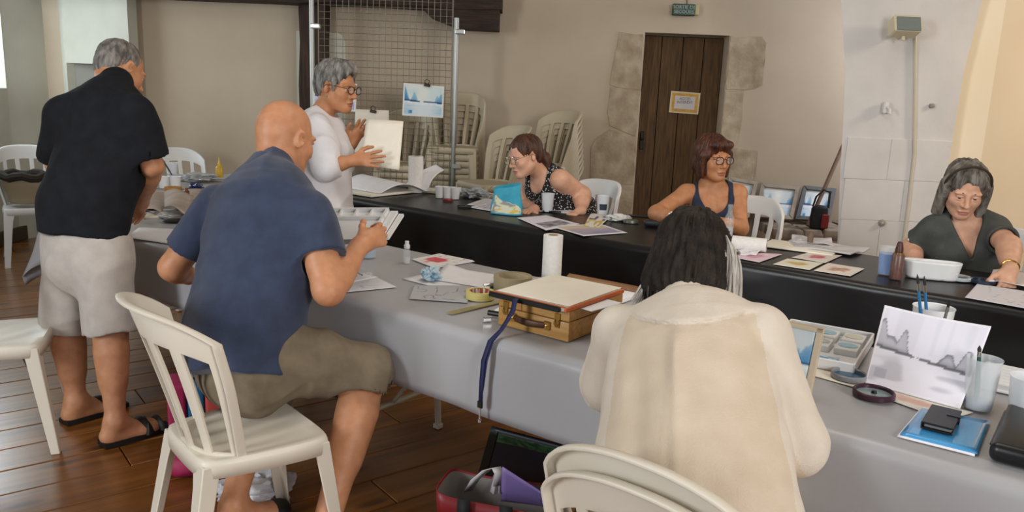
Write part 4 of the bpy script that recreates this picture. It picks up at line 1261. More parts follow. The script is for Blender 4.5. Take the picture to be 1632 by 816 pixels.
# ================= woman in the grey dress at the right =================
def woman_grey():
    P = person('person', 'grey haired woman with headband and grey V neck dress reaching for paper beside the pillar', (2.05, 3.85, 0), SKIN_FAIR)
    pel, nb = (2.218, 3.811, 0.534), (2.126, 3.773, 0.939)
    R = frame((-.30, -.95, 0), A(nb) - A(pel))
    at = torso_core(P, pel, nb, R, 1.0)
    set_head(P, (2.070, 3.702, 1.089), (-.24, -.86, -.38), (-.03, -.25, .95), 1.02, True, detail=.003)
    neck(P, nb, .049, .057)
    shR, shL = (1.988, 3.762, 0.887), (2.214, 3.664, 0.908)
    elR, elL = (1.942, 3.862, 0.778), (2.174, 3.473, 0.872)
    wrR, wrL = (1.872, 3.650, 0.743), (2.085, 3.295, 0.802)
    limb(P, shR, elR, wrR, .056, .043, .028, .03); limb(P, shL, elL, wrL, .056, .044, .028, .03)
    P.b.cone(at(.96, -.01), shR, .046, .05, .04); P.b.cone(at(.96, -.01), shL, .046, .05, .04)
    for sx in (-1, 1):
        P.b.ell(at(.66, .085) + R[0] * .07 * sx, (.068, .06, .068), R, .03)
        P.b.cone(at(.925, .055) + R[0] * .02 * sx, at(.955, .045) + R[0] * .12 * sx, .010, .009, .018)
    hand(P, wrR, (.5, -.8, -.2), (0, 0, -1), 'R', (.3, .4, .3), .92, res=.004)
    hand(P, wrL, (-.35, -.55, -.62), (-.3, .2, -.9), 'L', (.25, .35, .25), .98, spread=.16, thumb=(.5, .3))
    hL, hR = A(pel) + R[0] * .09, A(pel) - R[0] * .09
    for h in (hL, hR):
        kn = (h[0] - .14, h[1] - .36, .46); limb(P, h, kn, (kn[0], kn[1] + .02, .09), .09, .056, .036, .04); foot(P, (kn[0], kn[1] + .02, .085), (kn[0] - .05, kn[1] - .12, .03), .92)
    finish_body(P, .0065)
    g = Sdf()
    g.loft([(at(-.06), (.19, .155)), (at(.28), (.168, .135)), (at(.64, .02), (.172, .135)), (at(.84, .0), (.165, .105)), (at(.97), (.125, .082))], R, .045)
    for sx in (-1, 1): g.ell(at(.64, .09) + R[0] * .07 * sx, (.074, .068, .074), R, .035)
    for s, e in ((shR, elR), (shL, elL)):
        en = mid(s, e, .62); g.cone(s, en, .058, .066, .06, flat=0.0)
    g.cone(at(.97, -.01), shR, .050, .056, .05); g.cone(at(.97, -.01), shL, .050, .056, .05)
    for s, e in ((shR, elR), (shL, elL)):
        d = A(nrm(A(e) - A(s))); en = mid(s, e, .62); g.cone(en + d * .02, en - d * .02, .056, .054, .004, 's')
    # V neck
    for q in np.linspace(0, 1, 7):
        g.ell(at(.72 + .34 * q, .13 - .05 * q), (.012 + .055 * q, .10, .05), R, .006, 's')
    g.cut(at(-.06), -R[2])
    g.cone(A(pel), A(pel) + R[1] * .36 - A((0, 0, .04)), .195, .165, .06)
    g.disp = folds(.008, (7, 7, 4), seed=71.0)
    sdf_obj('dress', g, .0055, M('dress_grey', '#3f423f', .85, '#4b4e4a', 16, bump=.3, bscale=300), P.root)
    for s, e in ((shR, elR), (shL, elL)):
        bm = bmesh.new(); c = mid(s, e, .45); out = R[0] * (.064 if s is shL else -.064) + R[1] * .02
        bmesh.ops.create_icosphere(bm, subdivisions=2, radius=.009, matrix=Matrix.Translation(Vector(c + out) - P.root.location))
        bm_obj('sleeve_button', bm, M('button_pale', '#b9b5ad', .4), P.root, smooth=True)
    eyes(P, (-.1, 1, -.45)); brows(P, M('brow_grey_dark', '#5f5650', .7))
    h = Hair(P)
    h.e((0, -.020, .048), (.090, .104, .086), .02); h.e((0, -.045, -.05), (.088, .072, .10), .03)
    for sx in (-1, 1): h.c((sx * .078, .012, .03), (sx * .088, .012, -.118), .030, .024, .02)
    h.e((0, .112, -.006), (.058, .090, .082), .012, 's'); h.cut((0, 0, -.142), (0, .0, -1), .015)
    h.e((0, .03, -.115), (.062, .085, .06), .012, 's')
    h.strands(.006)
    hairobj(P, h.s, M('hair_grey_bob', '#382e26', .6, '#807a72', 34, (1, 1, .3), bump=.8, bscale=170), .004)
    pts = []
    for i in range(17):
        a = PI * (i / 16); pts.append((.0935 * math.cos(a), .028 + .018 * math.sin(a), .035 + .104 * math.sin(a)))
    local_tube(P, 'headband', [pts], .006, M('headband_brown', '#3a2c24', .5), 8)
    bm = bmesh.new(); d = nrm(A(wrL) - A(elL)); c = mid(elL, wrL, .90)
    q = Vector((0, 0, 1)).rotation_difference(Vector(d)); pts = []
    for i in range(25):
        a = 2 * PI * i / 24; pts.append(Vector(c) + q @ Vector((.0325 * math.cos(a), .0325 * math.sin(a), .003 * math.sin(3 * a))) - P.root.location)
    tube(bm, pts, .0042, 8, caps=False); bm_obj('bracelet', bm, M('gold', '#b98f4a', .25, metal=1), P.root, smooth=True)
woman_grey()

# ================= woman in the cream shirt, seen from behind =================
def woman_cream():
    P = person('person', 'woman in cream shirt with dark and white bob, her back to us', (.42, 1.52, 0), SKIN_FAIR)
    pel, nb = (.395, 1.505, .565), (0.435, 1.913, 0.935)
    R = frame((.38, .92, 0), A(nb) - A(pel))
    at = torso_core(P, pel, nb, R, 1.0)
    set_head(P, (0.473, 2.058, 1.042), (.46, .76, -.46), (.10, .35, .93), 1.0, True, detail=.0035)
    neck(P, nb, .050, .060)
    shL, shR = (0.283, 1.970, 0.863), (0.582, 1.789, 0.925)
    elL, elR = (0.272, 2.037, 0.697), (0.636, 1.664, 0.718)
    wrL, wrR = (0.315, 2.193, 0.710), (0.666, 1.874, 0.747)
    limb(P, shL, elL, wrL, .054, .042, .027); limb(P, shR, elR, wrR, .054, .042, .027)
    hand(P, wrL, (.3, .9, -.0), (.2, .1, -1), 'L', (.3, .4, .3), .92, res=.004); hand(P, wrR, (.1, .95, .1), (-.3, .1, -1), 'R', (.4, .5, .4), .92, res=.004)
    hL, hR = A(pel) + R[0] * .09, A(pel) - R[0] * .09
    for h in (hL, hR):
        kn = h + A((.17, .38, -.03)); an = kn + A((.0, -.03, 0)); an[2] = .09
        limb(P, h, kn, an, .09, .058, .038, .04); foot(P, (an[0], an[1], .085), (an[0] + .05, an[1] + .14, .03), .92)
    finish_body(P, .008)
    g = Sdf(); hm = A(pel) - R[2] * .12
    g.loft([(hm, (.222, .175)), (at(.05), (.212, .172)), (at(.32), (.200, .160)), (at(.60), (.190, .148)), (at(.80, -.005), (.180, .118)), (at(.905), (.165, .088)), (at(.96), (.12, .068)), (at(.985), (.07, .06))], R, .05)
    for s, e, w in ((shL, elL, wrL), (shR, elR, wrR)):
        g.cone(s, e, .068, .070, .014); g.cone(e, mid(e, w, .9), .070, .054, .02, flat=0.0)
    g.cone(at(.93), shL, .056, .060, .03); g.cone(at(.93), shR, .056, .060, .03)
    g.cut(hm, -R[2], .006)
    fo = folds(.013, (11, 11, 1.3), seed=93.0); yk = A((0.406, 1.776, 0.962)); yn = A(nrm(np.cross(A((0.561, 1.681, 0.996)) - A((0.232, 1.871, 0.927)), R[1])))
    up, fw, lf = R[2], R[1], R[0]
    def disp(Pt):
        q = Pt - yk; h = q @ yn; x = q @ lf; back = (q @ fw) < .17
        Z = np.zeros_like(x); amp = np.clip(-h / .12, .15, 1.0)
        c1 = vnoise(np.stack([x * 13 * (1 + .5 * h) + .8 * h, h * 1.5, Z + 3.3], 1)); c2 = vnoise(np.stack([x * 27 - 1.4 * h, h * 2.2, Z + 7.7], 1))
        d = np.where(back, (.012 * (np.abs(c1) - .4) - .0045 * c2) * amp, fo(Pt))
        bk = np.clip((.165 - q @ fw) / .06, 0, 1) * np.clip((.175 - np.abs(x)) / .06, 0, 1)
        d = d - .005 * bk * np.clip(h / .006 + .5, 0, 1) * np.clip((.10 - h) / .05, 0, 1) + .005 * bk * np.exp(-((h + .006) / .007) ** 2)                                        # yoke lies proud of the back panel
        pl = np.exp(-((x - .01) / .016) ** 2) * np.clip(-h / .03, 0, 1) * np.exp(h / .16)          # box pleat below it
        return d - np.where(back, .017 * pl, 0)
    g.disp = disp
    def panel(C):      # single layer back panel below the double yoke, between the sleeves
        q = C - yk; h = q @ yn; x = q @ lf; w = .150 + np.clip(-h, 0, .4) * .13
        return ((h < -.004) & (np.abs(x - .004) < w) & ((q @ fw) < .14)).astype(np.int32)
    sdf_obj('shirt', g, .0055, [M('shirt_cream', '#cbbfb0', .9, '#d2c7b9', 14, bump=.3, bscale=260), M('shirt_panel', '#c5b49f', .9, '#ccbca8', 14, bump=.3, bscale=260)], P.root, (), panel)
    g = Sdf(); k = A(nrm(A(P.hc) - A(nb))); c0 = mid(nb, P.hc, .18)
    g.cone(c0 - k * .04, c0 + k * .018, .082, .068, .01, flat=0.0); g.cone(c0 - k * .07, c0 + k * .06, .060, .056, .004, 's')
    sdf_obj('collar', g, .005, MATS['shirt_cream'], P.root)
    g = Sdf(); g.ell(A(pel), (.165, .13, .12), R, .05)
    for h in (hL, hR):
        kn = h + A((.17, .38, -.03)); an = kn + A((.0, -.03, 0)); an[2] = .09
        g.cone(h, kn, .10, .085, .05); g.cone(kn, mid(kn, an, .9), .085, .07, .03, flat=0.0)
    sdf_obj('trousers', g, .010, M('trousers_cream', '#c4b99f', .9), P.root)
    eyes(P)
    h = Hair(P)
    h.e((0, -.018, .044), (.092, .106, .090), .02); h.e((0, -.050, -.035), (.102, .076, .095), .03); h.e((0, -.055, -.085), (.106, .066, .05), .03)
    h.e((0, .11, -.03), (.066, .085, .1), .012, 's'); h.cut((0, 0, -.125), (0, .25, -1), .01)
    h.strands(.006)
    hairobj(P, h.s, M('hair_dark_grey', '#15100d', .65, '#2b231d', 40, (1, 1, .3), bump=.8, bscale=170, spec=.25), .004)
    # loose locks: white at the sides, dark over the nape
    r = random.Random(17); off = P.root.location
    def locks(name, spec, mat, n, rad):
        bm = bmesh.new()
        for i in range(n):
            a, b_, c_, d_ = spec(r.random(), r)
            p = [Vector(P.W(q)) - off for q in (a, b_, c_, d_)]
            pts = []
            for k in range(7):
                t = k / 6; u = 1 - t
                pts.append(p[0] * u ** 3 + p[1] * 3 * u * u * t + p[2] * 3 * u * t * t + p[3] * t ** 3)
            rr = rad * r.uniform(.6, 1.2)
            tube(bm, pts, [rr * .6, rr, rr, rr, rr * .9, rr * .6, rr * .15], 5)
        bm_obj(name, bm, mat, P.root, smooth=True)
    WH = M('hair_white', '#a8a29a', .45, '#c9c4bc', 40, (1, 1, .3))
    def right(t, r):
        x = -.086 - r.uniform(0, .026); y = .05 - t * .095; j = r.uniform(-.012, .012)
        return (x + .02, y, .055), (x - .012, y, .01), (x - .006 + j, y - .008, -.06), (x - .004 + j * 1.5, y - .005, -.135 - r.uniform(0, .025))
    def left(t, r):
        x = .088 + r.uniform(0, .012); y = .05 - t * .06; j = r.uniform(-.012, .012)
        return (x - .015, y, .03), (x + .010, y, -.02), (x + .018 + j, y - .008, -.07), (x + .050 + j, y - .005, -.115 - r.uniform(0, .02))
    def nape(t, r):
        a = (t - .5) * 2.4; x = math.sin(a) * .095; y = -.045 - math.cos(a) * .062; j = r.uniform(-.01, .01)
        return (x * 1.04, y - .014, -.05), (x * 1.06, y - .012, -.07), (x * 1.05 + j * .5, y - .006, -.10), (x * .93 + j * 1.6, y + .012, -.125 - r.uniform(0, .026))
    locks('white_lock', right, WH, 120, .0029); locks('white_lock', left, WH, 44, .0027)
    locks('grey_lock', nape, M('hair_streak', '#4a4039', .5), 34, .0024)
    locks('dark_lock', nape, MATS['hair_dark_grey'], 330, .0027)
    # steel hair clip at the right temple
    bm = bmesh.new(); c = Vector(P.W((-.105, .03, .035))) - off; box(bm, c, (.008, .03, .012), bev=.003); bm_obj('hair_clip', bm, M('silver', '#c9c9c9', .2, metal=1), P.root)
woman_cream()

# ---------------------------------------------------------------- flat things: sheets, cards, pictures
def sheet(name, corners, mat, label, cat='paper', group=None, lift=None, paint=None, nu=10, nv=8, th=.0012, parent=None, dz=0.0):
    """corners: near-left, near-right, far-right, far-left in world space"""
    a, b, c, d = [Vector(p) + Vector((0, 0, dz)) for p in corners]
    nrm_ = (b - a).cross(d - a).normalized()
    org = Vector((0, 0, 0)) if parent is not None else (a + c) * .5
    po = parent.location if parent is not None else org
    bm = bmesh.new(); lay = bm.loops.layers.float_color.new('col') if paint else None
    def fn(u, v):
        p = (a * (1 - u) + b * u) * (1 - v) + (d * (1 - u) + c * u) * v
        return p - po + nrm_ * (lift(u, v) if lift else 0)
    vs = gridmesh(bm, fn, nu, nv)
    if paint:
        uv = {}
        for i in range(nu + 1):
            for j in range(nv + 1): uv[vs[i][j]] = (i / nu, j / nv)
        cv = {k: lin(paint(*q)) for k, q in uv.items()}
        for f in bm.faces:
            for l in f.loops: l[lay] = cv[l.vert]
    me = bpy.data.meshes.new(name); bm.to_mesh(me); bm.free(); me.materials.append(mat)
    me.polygons.foreach_set('use_smooth', np.full(len(me.polygons), True))
    o = link(name, me, parent)
    if parent is None: o.location = org; tag(o, label, cat, group)
    m = o.modifiers.new('thickness', 'SOLIDIFY'); m.thickness = th; m.offset = -1
    return o
PAPER = M('paper_white', '#e2e0e3', .75, '#e8e6e8', 12)
PAPERC = M('paper_cream', '#e0d8c8', .8, '#e5decf', 12)
PRINT = M('printed_paper', '#ffffff', .7, attr='col')
def mixc(a, b, t): t = max(0, min(1, t)); return tuple(a[i] * (1 - t) + b[i] * t for i in range(3))
def sst(a, b, x): t = max(0, min(1, (x - a) / (b - a))); return t * t * (3 - 2 * t)
def _hs(ix, iy, iz):
    n = (ix * 374761393 + iy * 668265263 + iz * 2147483647 + 1013904223) & 0xffffffff
    n = ((n ^ (n >> 13)) * 1274126177) & 0xffffffff
    return ((n ^ (n >> 16)) & 0xffff) / 32767.5 - 1.0
def n2(x, y, s=0.0):
    ix, iy, iz = math.floor(x), math.floor(y), int(s); tx, ty = x - ix, y - iy
    tx = tx * tx * (3 - 2 * tx); ty = ty * ty * (3 - 2 * ty)
    a = _hs(ix, iy, iz) * (1 - tx) + _hs(ix + 1, iy, iz) * tx; b = _hs(ix, iy + 1, iz) * (1 - tx) + _hs(ix + 1, iy + 1, iz) * tx
    return a * (1 - ty) + b * ty
def lake(sky, far, deep, dark, border=.05, water=(.86, .90, .92), cone_=True):
    def f(u, v):
        c = mixc(sky, (.93, .93, .9), .5 + .5 * n2(u * 4, v * 4, 3))
        hz = .45 - .03 * (u - .5)
        lm = hz + .48 * math.exp(-((u - .03) / .10) ** 2) + .06 * math.exp(-((u - .3) / .1) ** 2)
        l2 = hz + .32 * math.exp(-((u - .28) / .075) ** 2) + .02 * n2(u * 30, 0, 1)
        r1 = hz + .40 * sst(.72, 1.0, u) * (1 + .1 * n2(u * 25, 3, 2)); r2 = hz + .28 * math.exp(-((u - .84) / .06) ** 2)
        if v > hz:
            for top, col in ((l2, far), (r2, far), (lm, deep), (r1, mixc(deep, far, .5))):
                if v < top: c = mixc(c, mixc(col, sky, .45 * sst(hz, top, v)), .9 * sst(top, top - .06, v))
            if v < hz + .045 and (u < .42 or u > .5): c = mixc(c, dark, .8)
        else:
            c = mixc(water, mixc(far, water, .4), sst(.2, .9, abs(u - .5) * 2) * .9 * (.6 + .4 * n2(u * 6, v * 22, 5)))
            c = mixc(c, (.95, .95, .95), sst(hz - .11, hz - .04, v) * (.6 + .4 * n2(u * 20, v * 10, 7)))
            if abs(u - .19) < .05 and abs(v - .15) < .05: c = mixc(far, deep, (u - .14) * 10)
        if min(u, 1 - u) < border * .8 or min(v, 1 - v) < border: c = (.90, .90, .88)
        return c
    return f
BLUELAKE = lake((.80, .88, .90), (.45, .68, .80), (.16, .48, .70), (.12, .24, .42))
VIOLET = lake((.55, .52, .80), (.45, .45, .78), (.35, .32, .70), (.25, .24, .5), water=(.80, .84, .93))
GREYLAKE = lake((.86, .85, .89), (.62, .62, .66), (.40, .40, .44), (.42, .42, .46), border=.02, water=(.88, .87, .91))
def greylake(u, v):
    c = mixc((.86, .85, .90), (.80, .80, .84), .5 * sst(.1, .5, n2(u * 16, v * 1.2, 3)) * (v > .5))
    hz = .47 - .10 * (u - .2)
    def hump(c0, w, h): return h * math.exp(-((u - c0) / w) ** 2)
    L_ = hz + max(hump(.04, .07, .36), hump(.27, .055, .30), hump(.15, .11, .17)) * sst(.44, .33, u) + .01 * n2(u * 40, 1, 2)
    R_ = hz + max(hump(.90, .06, .27), hump(.74, .08, .17)) * sst(.55, .68, u) + .01 * n2(u * 40, 5, 2)
    for top in (L_, R_):
        if hz < v < top: c = mixc(c, (.40, .40, .43), .30 + .45 * sst(.07, .0, top - v) + .35 * sst(.07, .0, v - hz))
    if abs(v - hz) < .018 and (u < .40 or u > .47): c = mixc(c, (.36, .36, .39), .8)
    if v < hz - .02: c = mixc((.87, .86, .90), (.66, .66, .70), .6 * sst(.1, .6, n2(u * 4, v * 14, 6)) + .5 * (abs(u - .13) < .06 and abs(v - .17) < .06))
    if min(u, 1 - u) < .02 or min(v, 1 - v) < .02: c = (.90, .89, .92)
    return c
def blot(base, col, r=.33, seed=0.0):
    def f(u, v):
        d = math.hypot((u - .5) * 1.0, (v - .5) * 1.25) + .10 * n2(u * 7, v * 7, seed)
        c = mixc(base, col, sst(r, r * .45, d) * (.75 + .25 * n2(u * 16, v * 16, seed + 4)))
        return c
    return f
def scrawl(base, ink, dens=.16, fr=13, seed=0.0, area=(.08, .92, .1, .9)):
    def f(u, v):
        if not (area[0] < u < area[1] and area[2] < v < area[3]): return base
        a = n2(u * fr, v * fr * .8, seed)
        return mixc(base, ink, sst(dens * .5, 0, abs(a)) * .85)
    return f
def lines(base, ink, n=14, seed=0.0):
    def f(u, v):
        if not (.1 < u < .9 and .08 < v < .92): return base
        t = (v * n) % 1.0
        return mixc(base, ink, .6) if t < .38 and n2(u * 40, math.floor(v * n), seed) > -.2 and u < .72 + .2 * n2(math.floor(v * n), 0, seed) else base
    return f
W_, INK = (.88, .87, .89), (.25, .25, .3)

# ---------------------------------------------------------------- wire display panel with clipped pictures
def wire_panel():
    x0, x1, yy = -1.615, -.505, 6.5
    t = empty('wire_panel', ((x0 + x1) / 2, yy, 0), 'tall wire grid display panel with two steel tubes holding clipped paintings', 'display panel')
    ST = M('galvanised_steel', '#9c9c98', .35, metal=.8)
    off = t.location
    for x, top in ((x0 - .02, 2.4), (x1 + .0, 1.985)):
        bm = bmesh.new(); tube(bm, [Vector((x, yy, .01)) - off, Vector((x, yy, top)) - off], .021, 12)
        o = bm_obj('tube_post', bm, ST, t, smooth=True)
        for z in (.83, 1.88):
            bm = bmesh.new(); box(bm, Vector((x + .03, yy - .005, z)) - off, (.075, .052, .04), bev=.008); bm_obj('clamp', bm, M('clamp_zinc', '#c6c6c2', .3, metal=.6), o)
        bm = bmesh.new(); box(bm, Vector((x, yy, .012)) - off, (.05, .42, .022), bev=.004); bm_obj('foot', bm, ST, t)
    bm = bmesh.new(); n = 22; m = 38; xa, xb, za, zb = x0 + .03, x1 - .03, .35, 2.3
    for i in range(n + 1):
        x = xa + (xb - xa) * i / n; tube(bm, [Vector((x, yy, za)) - off, Vector((x, yy, zb)) - off], .0022, 4)
    for j in range(m + 1):
        z = za + (zb - za) * j / m; tube(bm, [Vector((xa, yy + .004, z)) - off, Vector((xb, yy + .004, z)) - off], .0022, 4)
    o = bm_obj('wire_grid', bm, M('wire_grey', '#8a8378', .5, metal=.4), t); o['kind'] = 'stuff'
    for x in (xa, xb):
        bm = bmesh.new(); tube(bm, [Vector((x, yy, za)) - off, Vector((x, yy, zb)) - off], .005, 6); bm_obj('edge_wire', bm, MATS['wire_grey'], t)
    for z in (za, zb):
        bm = bmesh.new(); tube(bm, [Vector((xa, yy, z)) - off, Vector((xb, yy, z)) - off], .005, 6); bm_obj('edge_wire', bm, MATS['wire_grey'], t)
wire_panel()
def clip(p, label):
    t = empty('bulldog_clip', p, label, 'clip', 'clips on the wire panel')
    bm = bmesh.new(); box(bm, (0, -.004, -.008), (.05, .016, .022), (0, .15, 0), bev=.003); bm_obj('jaw', bm, M('clip_dark', '#3a2f28', .4, metal=.6), t)
    bm = bmesh.new(); tube(bm, [(-.014, -.006, 0), (-.018, -.012, .026), (0, -.016, .036), (.018, -.012, .026), (.014, -.006, 0)], .0032, 6); bm_obj('handle', bm, MATS['clip_dark'], t, smooth=True)
sheet('watercolour', [(-0.918, 6.480, 1.219), (-0.593, 6.480, 1.212), (-0.589, 6.480, 1.457), (-0.911, 6.480, 1.474)], PRINT, 'watercolour of a blue lake and mountains clipped to the right of the wire panel', 'painting', 'paintings clipped to the wire panel', paint=BLUELAKE, nu=66, nv=50)
sheet('watercolour', [(-1.633, 6.480, 1.235), (-1.288, 6.480, 1.234), (-1.278, 6.480, 1.450), (-1.620, 6.480, 1.470)], PRINT, 'violet watercolour on the wire panel behind the head of the woman in white', 'painting', 'paintings clipped to the wire panel', paint=VIOLET, nu=60, nv=44)
sheet('paper_sheet', [(-1.304, 6.480, 0.815), (-1.030, 6.480, 0.816), (-1.024, 6.480, 1.255), (-1.293, 6.480, 1.254)], PAPERC, 'blank cream sheet clipped to the wire panel behind the shown paper', 'paper', lift=lambda u, v: .004 * math.sin(u * 3))
clip((-0.721, 6.460, 1.471), 'dark clip on top of the blue lake watercolour')
clip((-1.145, 6.460, 1.250), 'dark clip on top of the blank cream sheet')
# sheet shown by the standing woman
t = sheet('paper_sheet', [(-0.786, 4.063, 1.057), (-0.582, 4.019, 1.041), (-0.576, 4.109, 1.279), (-0.771, 4.150, 1.280)], PAPERC, 'stiff cream sheet held up by the standing woman in white', 'paper', th=.004, lift=lambda u, v: .004 * math.sin(u * 3.1))

# ---------------------------------------------------------------- signs and fittings
def text_mesh(name, txt, size, mat, parent, loc, rot=(PI / 2, 0, 0), ext=.001, align='CENTER'):
    cu = bpy.data.curves.new(name, 'FONT'); cu.body = txt; cu.size = size; cu.extrude = ext; cu.align_x = align; cu.align_y = 'CENTER'; cu.resolution_u = 3; cu.space_line = .95
    tmp = bpy.data.objects.new(name, cu); COL.objects.link(tmp)
    dg = bpy.context.evaluated_depsgraph_get(); me = bpy.data.meshes.new_from_object(tmp.evaluated_get(dg))
    bpy.data.objects.remove(tmp); me.materials.clear(); me.materials.append(mat)
    o = link(name, me, parent); o.location = loc; o.rotation_euler = rot
    return o
t = empty('exit_sign', (1.375, 7.13, 2.13), 'small green emergency exit sign hung above the old door', 'sign')
bm = bmesh.new(); box(bm, (0, 0, .045), (.19, .05, .095), bev=.006); bm_obj('housing', bm, M('exit_green', '#1f3a2c', .4), t)
bm = bmesh.new(); box(bm, (.112, .01, .05), (.035, .05, .09), bev=.006); bm_obj('side_diffuser', bm, M('exit_side', '#b3a878', .5), t)
text_mesh('lettering', 'SORTIE DE\nSECOURS', .040, M('exit_letters', '#8fa596', .5), t, (0, -.026, .046))
bm = bmesh.new(); tube(bm, [(.03, .03, .095), (.03, .04, .2), (.03, .045, .6)], .006, 6); bm_obj('cable', bm, M('cable_brown', '#6b5d48', .6), t)
t = empty('door_notice', (1.497, 7.368, 1.40), 'white notice with yellow ornamental border pinned on the old door', 'notice')
bm = bmesh.new(); box(bm, (0, 0, .0), (.265, .003, .19), (0, math.radians(2), 0)); bm_obj('paper', bm, M('notice_cream', '#cdbd9c', .7), t)
def border(u, v):
    d = min(u, 1 - u) * 1.4, min(v, 1 - v)
    return mixc((.80, .66, .28), (.72, .50, .22), .5 + .5 * n2(u * 26, v * 20, 2)) if min(d) > .0 else (.8, .7, .5)
s_ = sheet('ornament', [(-.118, -.0022, -.08), (.118, -.0022, -.088), (.118, -.0022, .08), (-.118, -.0022, .088)], PRINT, None, parent=None, paint=border, nu=30, nv=22, th=.0006)
s_.parent = t; del s_['category']; s_.location = (0, -.0022, 0)
for k in ('label', 'group'):
    if k in s_: del s_[k]
bm = bmesh.new(); box(bm, (0, -.0035, .0), (.185, .001, .115), (0, math.radians(2), 0)); bm_obj('field', bm, M('notice_field', '#c3bdbb', .7), t)
text_mesh('lettering', 'ACCÈS\nINTERDIT', .033, M('notice_ink', '#5b5258', .7), t, (0, -.005, .018), ext=.0006)
# floodlight on the pier
t = empty('floodlight', (2.33, 5.17, 1.86), 'small cream floodlight with grey glass on the pillar', 'lamp')
bm = bmesh.new(); CL = M('flood_cream', '#cfc3a6', .45)
vs = box(bm, (0, -.085, .065), (.165, .10, .105), (math.radians(-22), 0, 0), bev=.008); bm_obj('housing', bm, CL, t)
bm = bmesh.new(); box(bm, (0, -.138, .079), (.145, .006, .088), (math.radians(-22), 0, 0), bev=.002); bm_obj('glass', bm, M('flood_glass', '#727d7b', .12, coat=.5), t)
bm = bmesh.new(); tube(bm, [(.0, .03, .03), (0, -.02, .0), (0, -.07, .02)], .010, 8); lathe(bm, [(0, -.012), (.011, -.012), (.011, .012), (0, .012)], (0, -.085, -.002), 10); bm_obj('bracket', bm, CL, t, smooth=True)
bm = bmesh.new(); tube(bm, [(2.44, 5.185, 1.93), (2.455, 5.185, 1.85), (2.50, 5.185, 1.5), (2.545, 5.185, 1.15), (2.555, 5.185, .8), (2.555, 5.185, .03)], .010, 8)
tag(bm_obj('conduit', bm, M('conduit_paint', '#c4bba9', .6), smooth=True), 'thin painted cable conduit running down the pillar', 'conduit')
t = empty('wall_bracket', (2.317, 5.17, 1.40), 'small white hook bracket screwed on the pillar', 'bracket')
bm = bmesh.new(); box(bm, (0, .0, .035), (.035, .04, .075), bev=.008); bm_obj('plate', bm, M('white_plastic', '#d2d0cd', .4), t)
bm = bmesh.new(); tube(bm, [(.0, -.02, .04), (.005, -.05, .03), (.008, -.055, .0)], .008, 8); bm_obj('hook', bm, MATS['white_plastic'], t, smooth=True)
bm = bmesh.new(); lathe(bm, [(0, 0), (.014, 0), (.016, .02), (0, .025)], (2.616, 5.2, 1.46), 12, (0, -1, 0)); tag(bm_obj('wall_plug', bm, M('plug_grey', '#8a857f', .5)), 'small grey plug in the pillar right of the conduit', 'plug')
bm = bmesh.new(); lathe(bm, [(0, 0), (.022, 0), (.024, .012), (.012, .03), (0, .032)], (2.40, 5.197, .70), 12, (0, -1, 0)); tag(bm_obj('wall_plug', bm, M('plug_metal', '#a9a49c', .3, metal=.5)), 'shiny metal wall plug low on the pillar', 'plug')

# ---------------------------------------------------------------- ledge things
def framed(corners, label, seed, depth=.03):
    a, b, c, d = [Vector(p) for p in corners]
    t = empty('framed_painting', (a + b) * .5, label, 'painting', 'framed paintings on the ledge'); off = t.location
    e = [(a, b), (b, c), (c, d), (d, a)]; n_ = (b - a).cross(d - a).normalized()
    for p, q in e:
        bm = bmesh.new(); dd = (q - p).normalized(); ins = n_.cross(dd).normalized() * .034; g = .012
        pts = [p, q, q + ins - dd * .034, p + ins + dd * .034]
        lo = [bm.verts.new(x - off) for x in pts]; hi = [bm.verts.new(x - off + n_ * depth) for x in pts]
        bm.faces.new(lo[::-1]); bm.faces.new(hi)
        for i in range(4): bm.faces.new((lo[i], lo[(i + 1) % 4], hi[(i + 1) % 4], hi[i]))
        bm_obj('frame_rail', bm, M('frame_wood_%d' % (seed % 2), ('#8d7f70', '#4e4f52')[seed % 2], .6, ('#a59684', '#5f5f60')[seed % 2], 12), t)
    f = lambda u, v: a * (1 - u) * (1 - v) + b * u * (1 - v) + c * u * v + d * (1 - u) * v + n_ * .008
    s = sheet('canvas', [f(.05, .05), f(.95, .05), f(.95, .95), f(.05, .95)], PRINT, None, paint=lake((.74, .78, .80), (.42, .62, .78), (.18, .45, .68), (.14, .22, .36), border=0), nu=36, nv=30, th=.002)
    loc = s.location - off; s.parent = t; s.location = loc; del s['category']
framed([(1.814, 6.950, 0.443), (2.046, 6.950, 0.430), (2.156, 7.150, 0.725), (1.890, 7.150, 0.765)], 'grey framed lake painting leaning just behind the shoulder of the woman in navy', 0)
framed([(2.094, 6.950, 0.443), (2.430, 6.950, 0.429), (2.529, 7.150, 0.695), (2.185, 7.150, 0.715)], 'middle grey framed lake painting leaning on the wall over the stone ledge', 0)
framed([(2.444, 6.930, 0.438), (2.740, 6.930, 0.428), (2.846, 7.130, 0.693), (2.554, 7.130, 0.710)], 'dark framed lake painting behind the broom stick, nearest the pillar', 1)
bm = bmesh.new(); tube(bm, [(2.464, 6.660, 0.435), (2.599, 6.760, 0.719), (2.758, 6.900, 1.041), (2.828, 6.950, 1.194)], .017, 10)
tag(bm_obj('broom_stick', bm, M('broom_wood', '#6d5544', .6, '#84695a', 10), smooth=True), 'brown wooden broom stick leaning against the wall beside the pillar', 'stick')
t = empty('shoulder_bag', (2.55, 6.66, .41), 'black bag with a red pocket on the ledge beside the pillar', 'bag')
s = Sdf(); s.econe((2.55, 6.66, .44), (2.55, 6.66, .58), (.075, .05), (.07, .035), np.eye(3), .02); s.cut((2.55, 6.66, .412), (0, 0, -1))
sdf_obj('pouch', s, .008, M('bag_black', '#121214', .7), t)
bm = bmesh.new(); box(bm, (.035, -.052, .075), (.06, .02, .12), bev=.008); bm_obj('pocket', bm, M('bag_red', '#7c1f1a', .7), t)
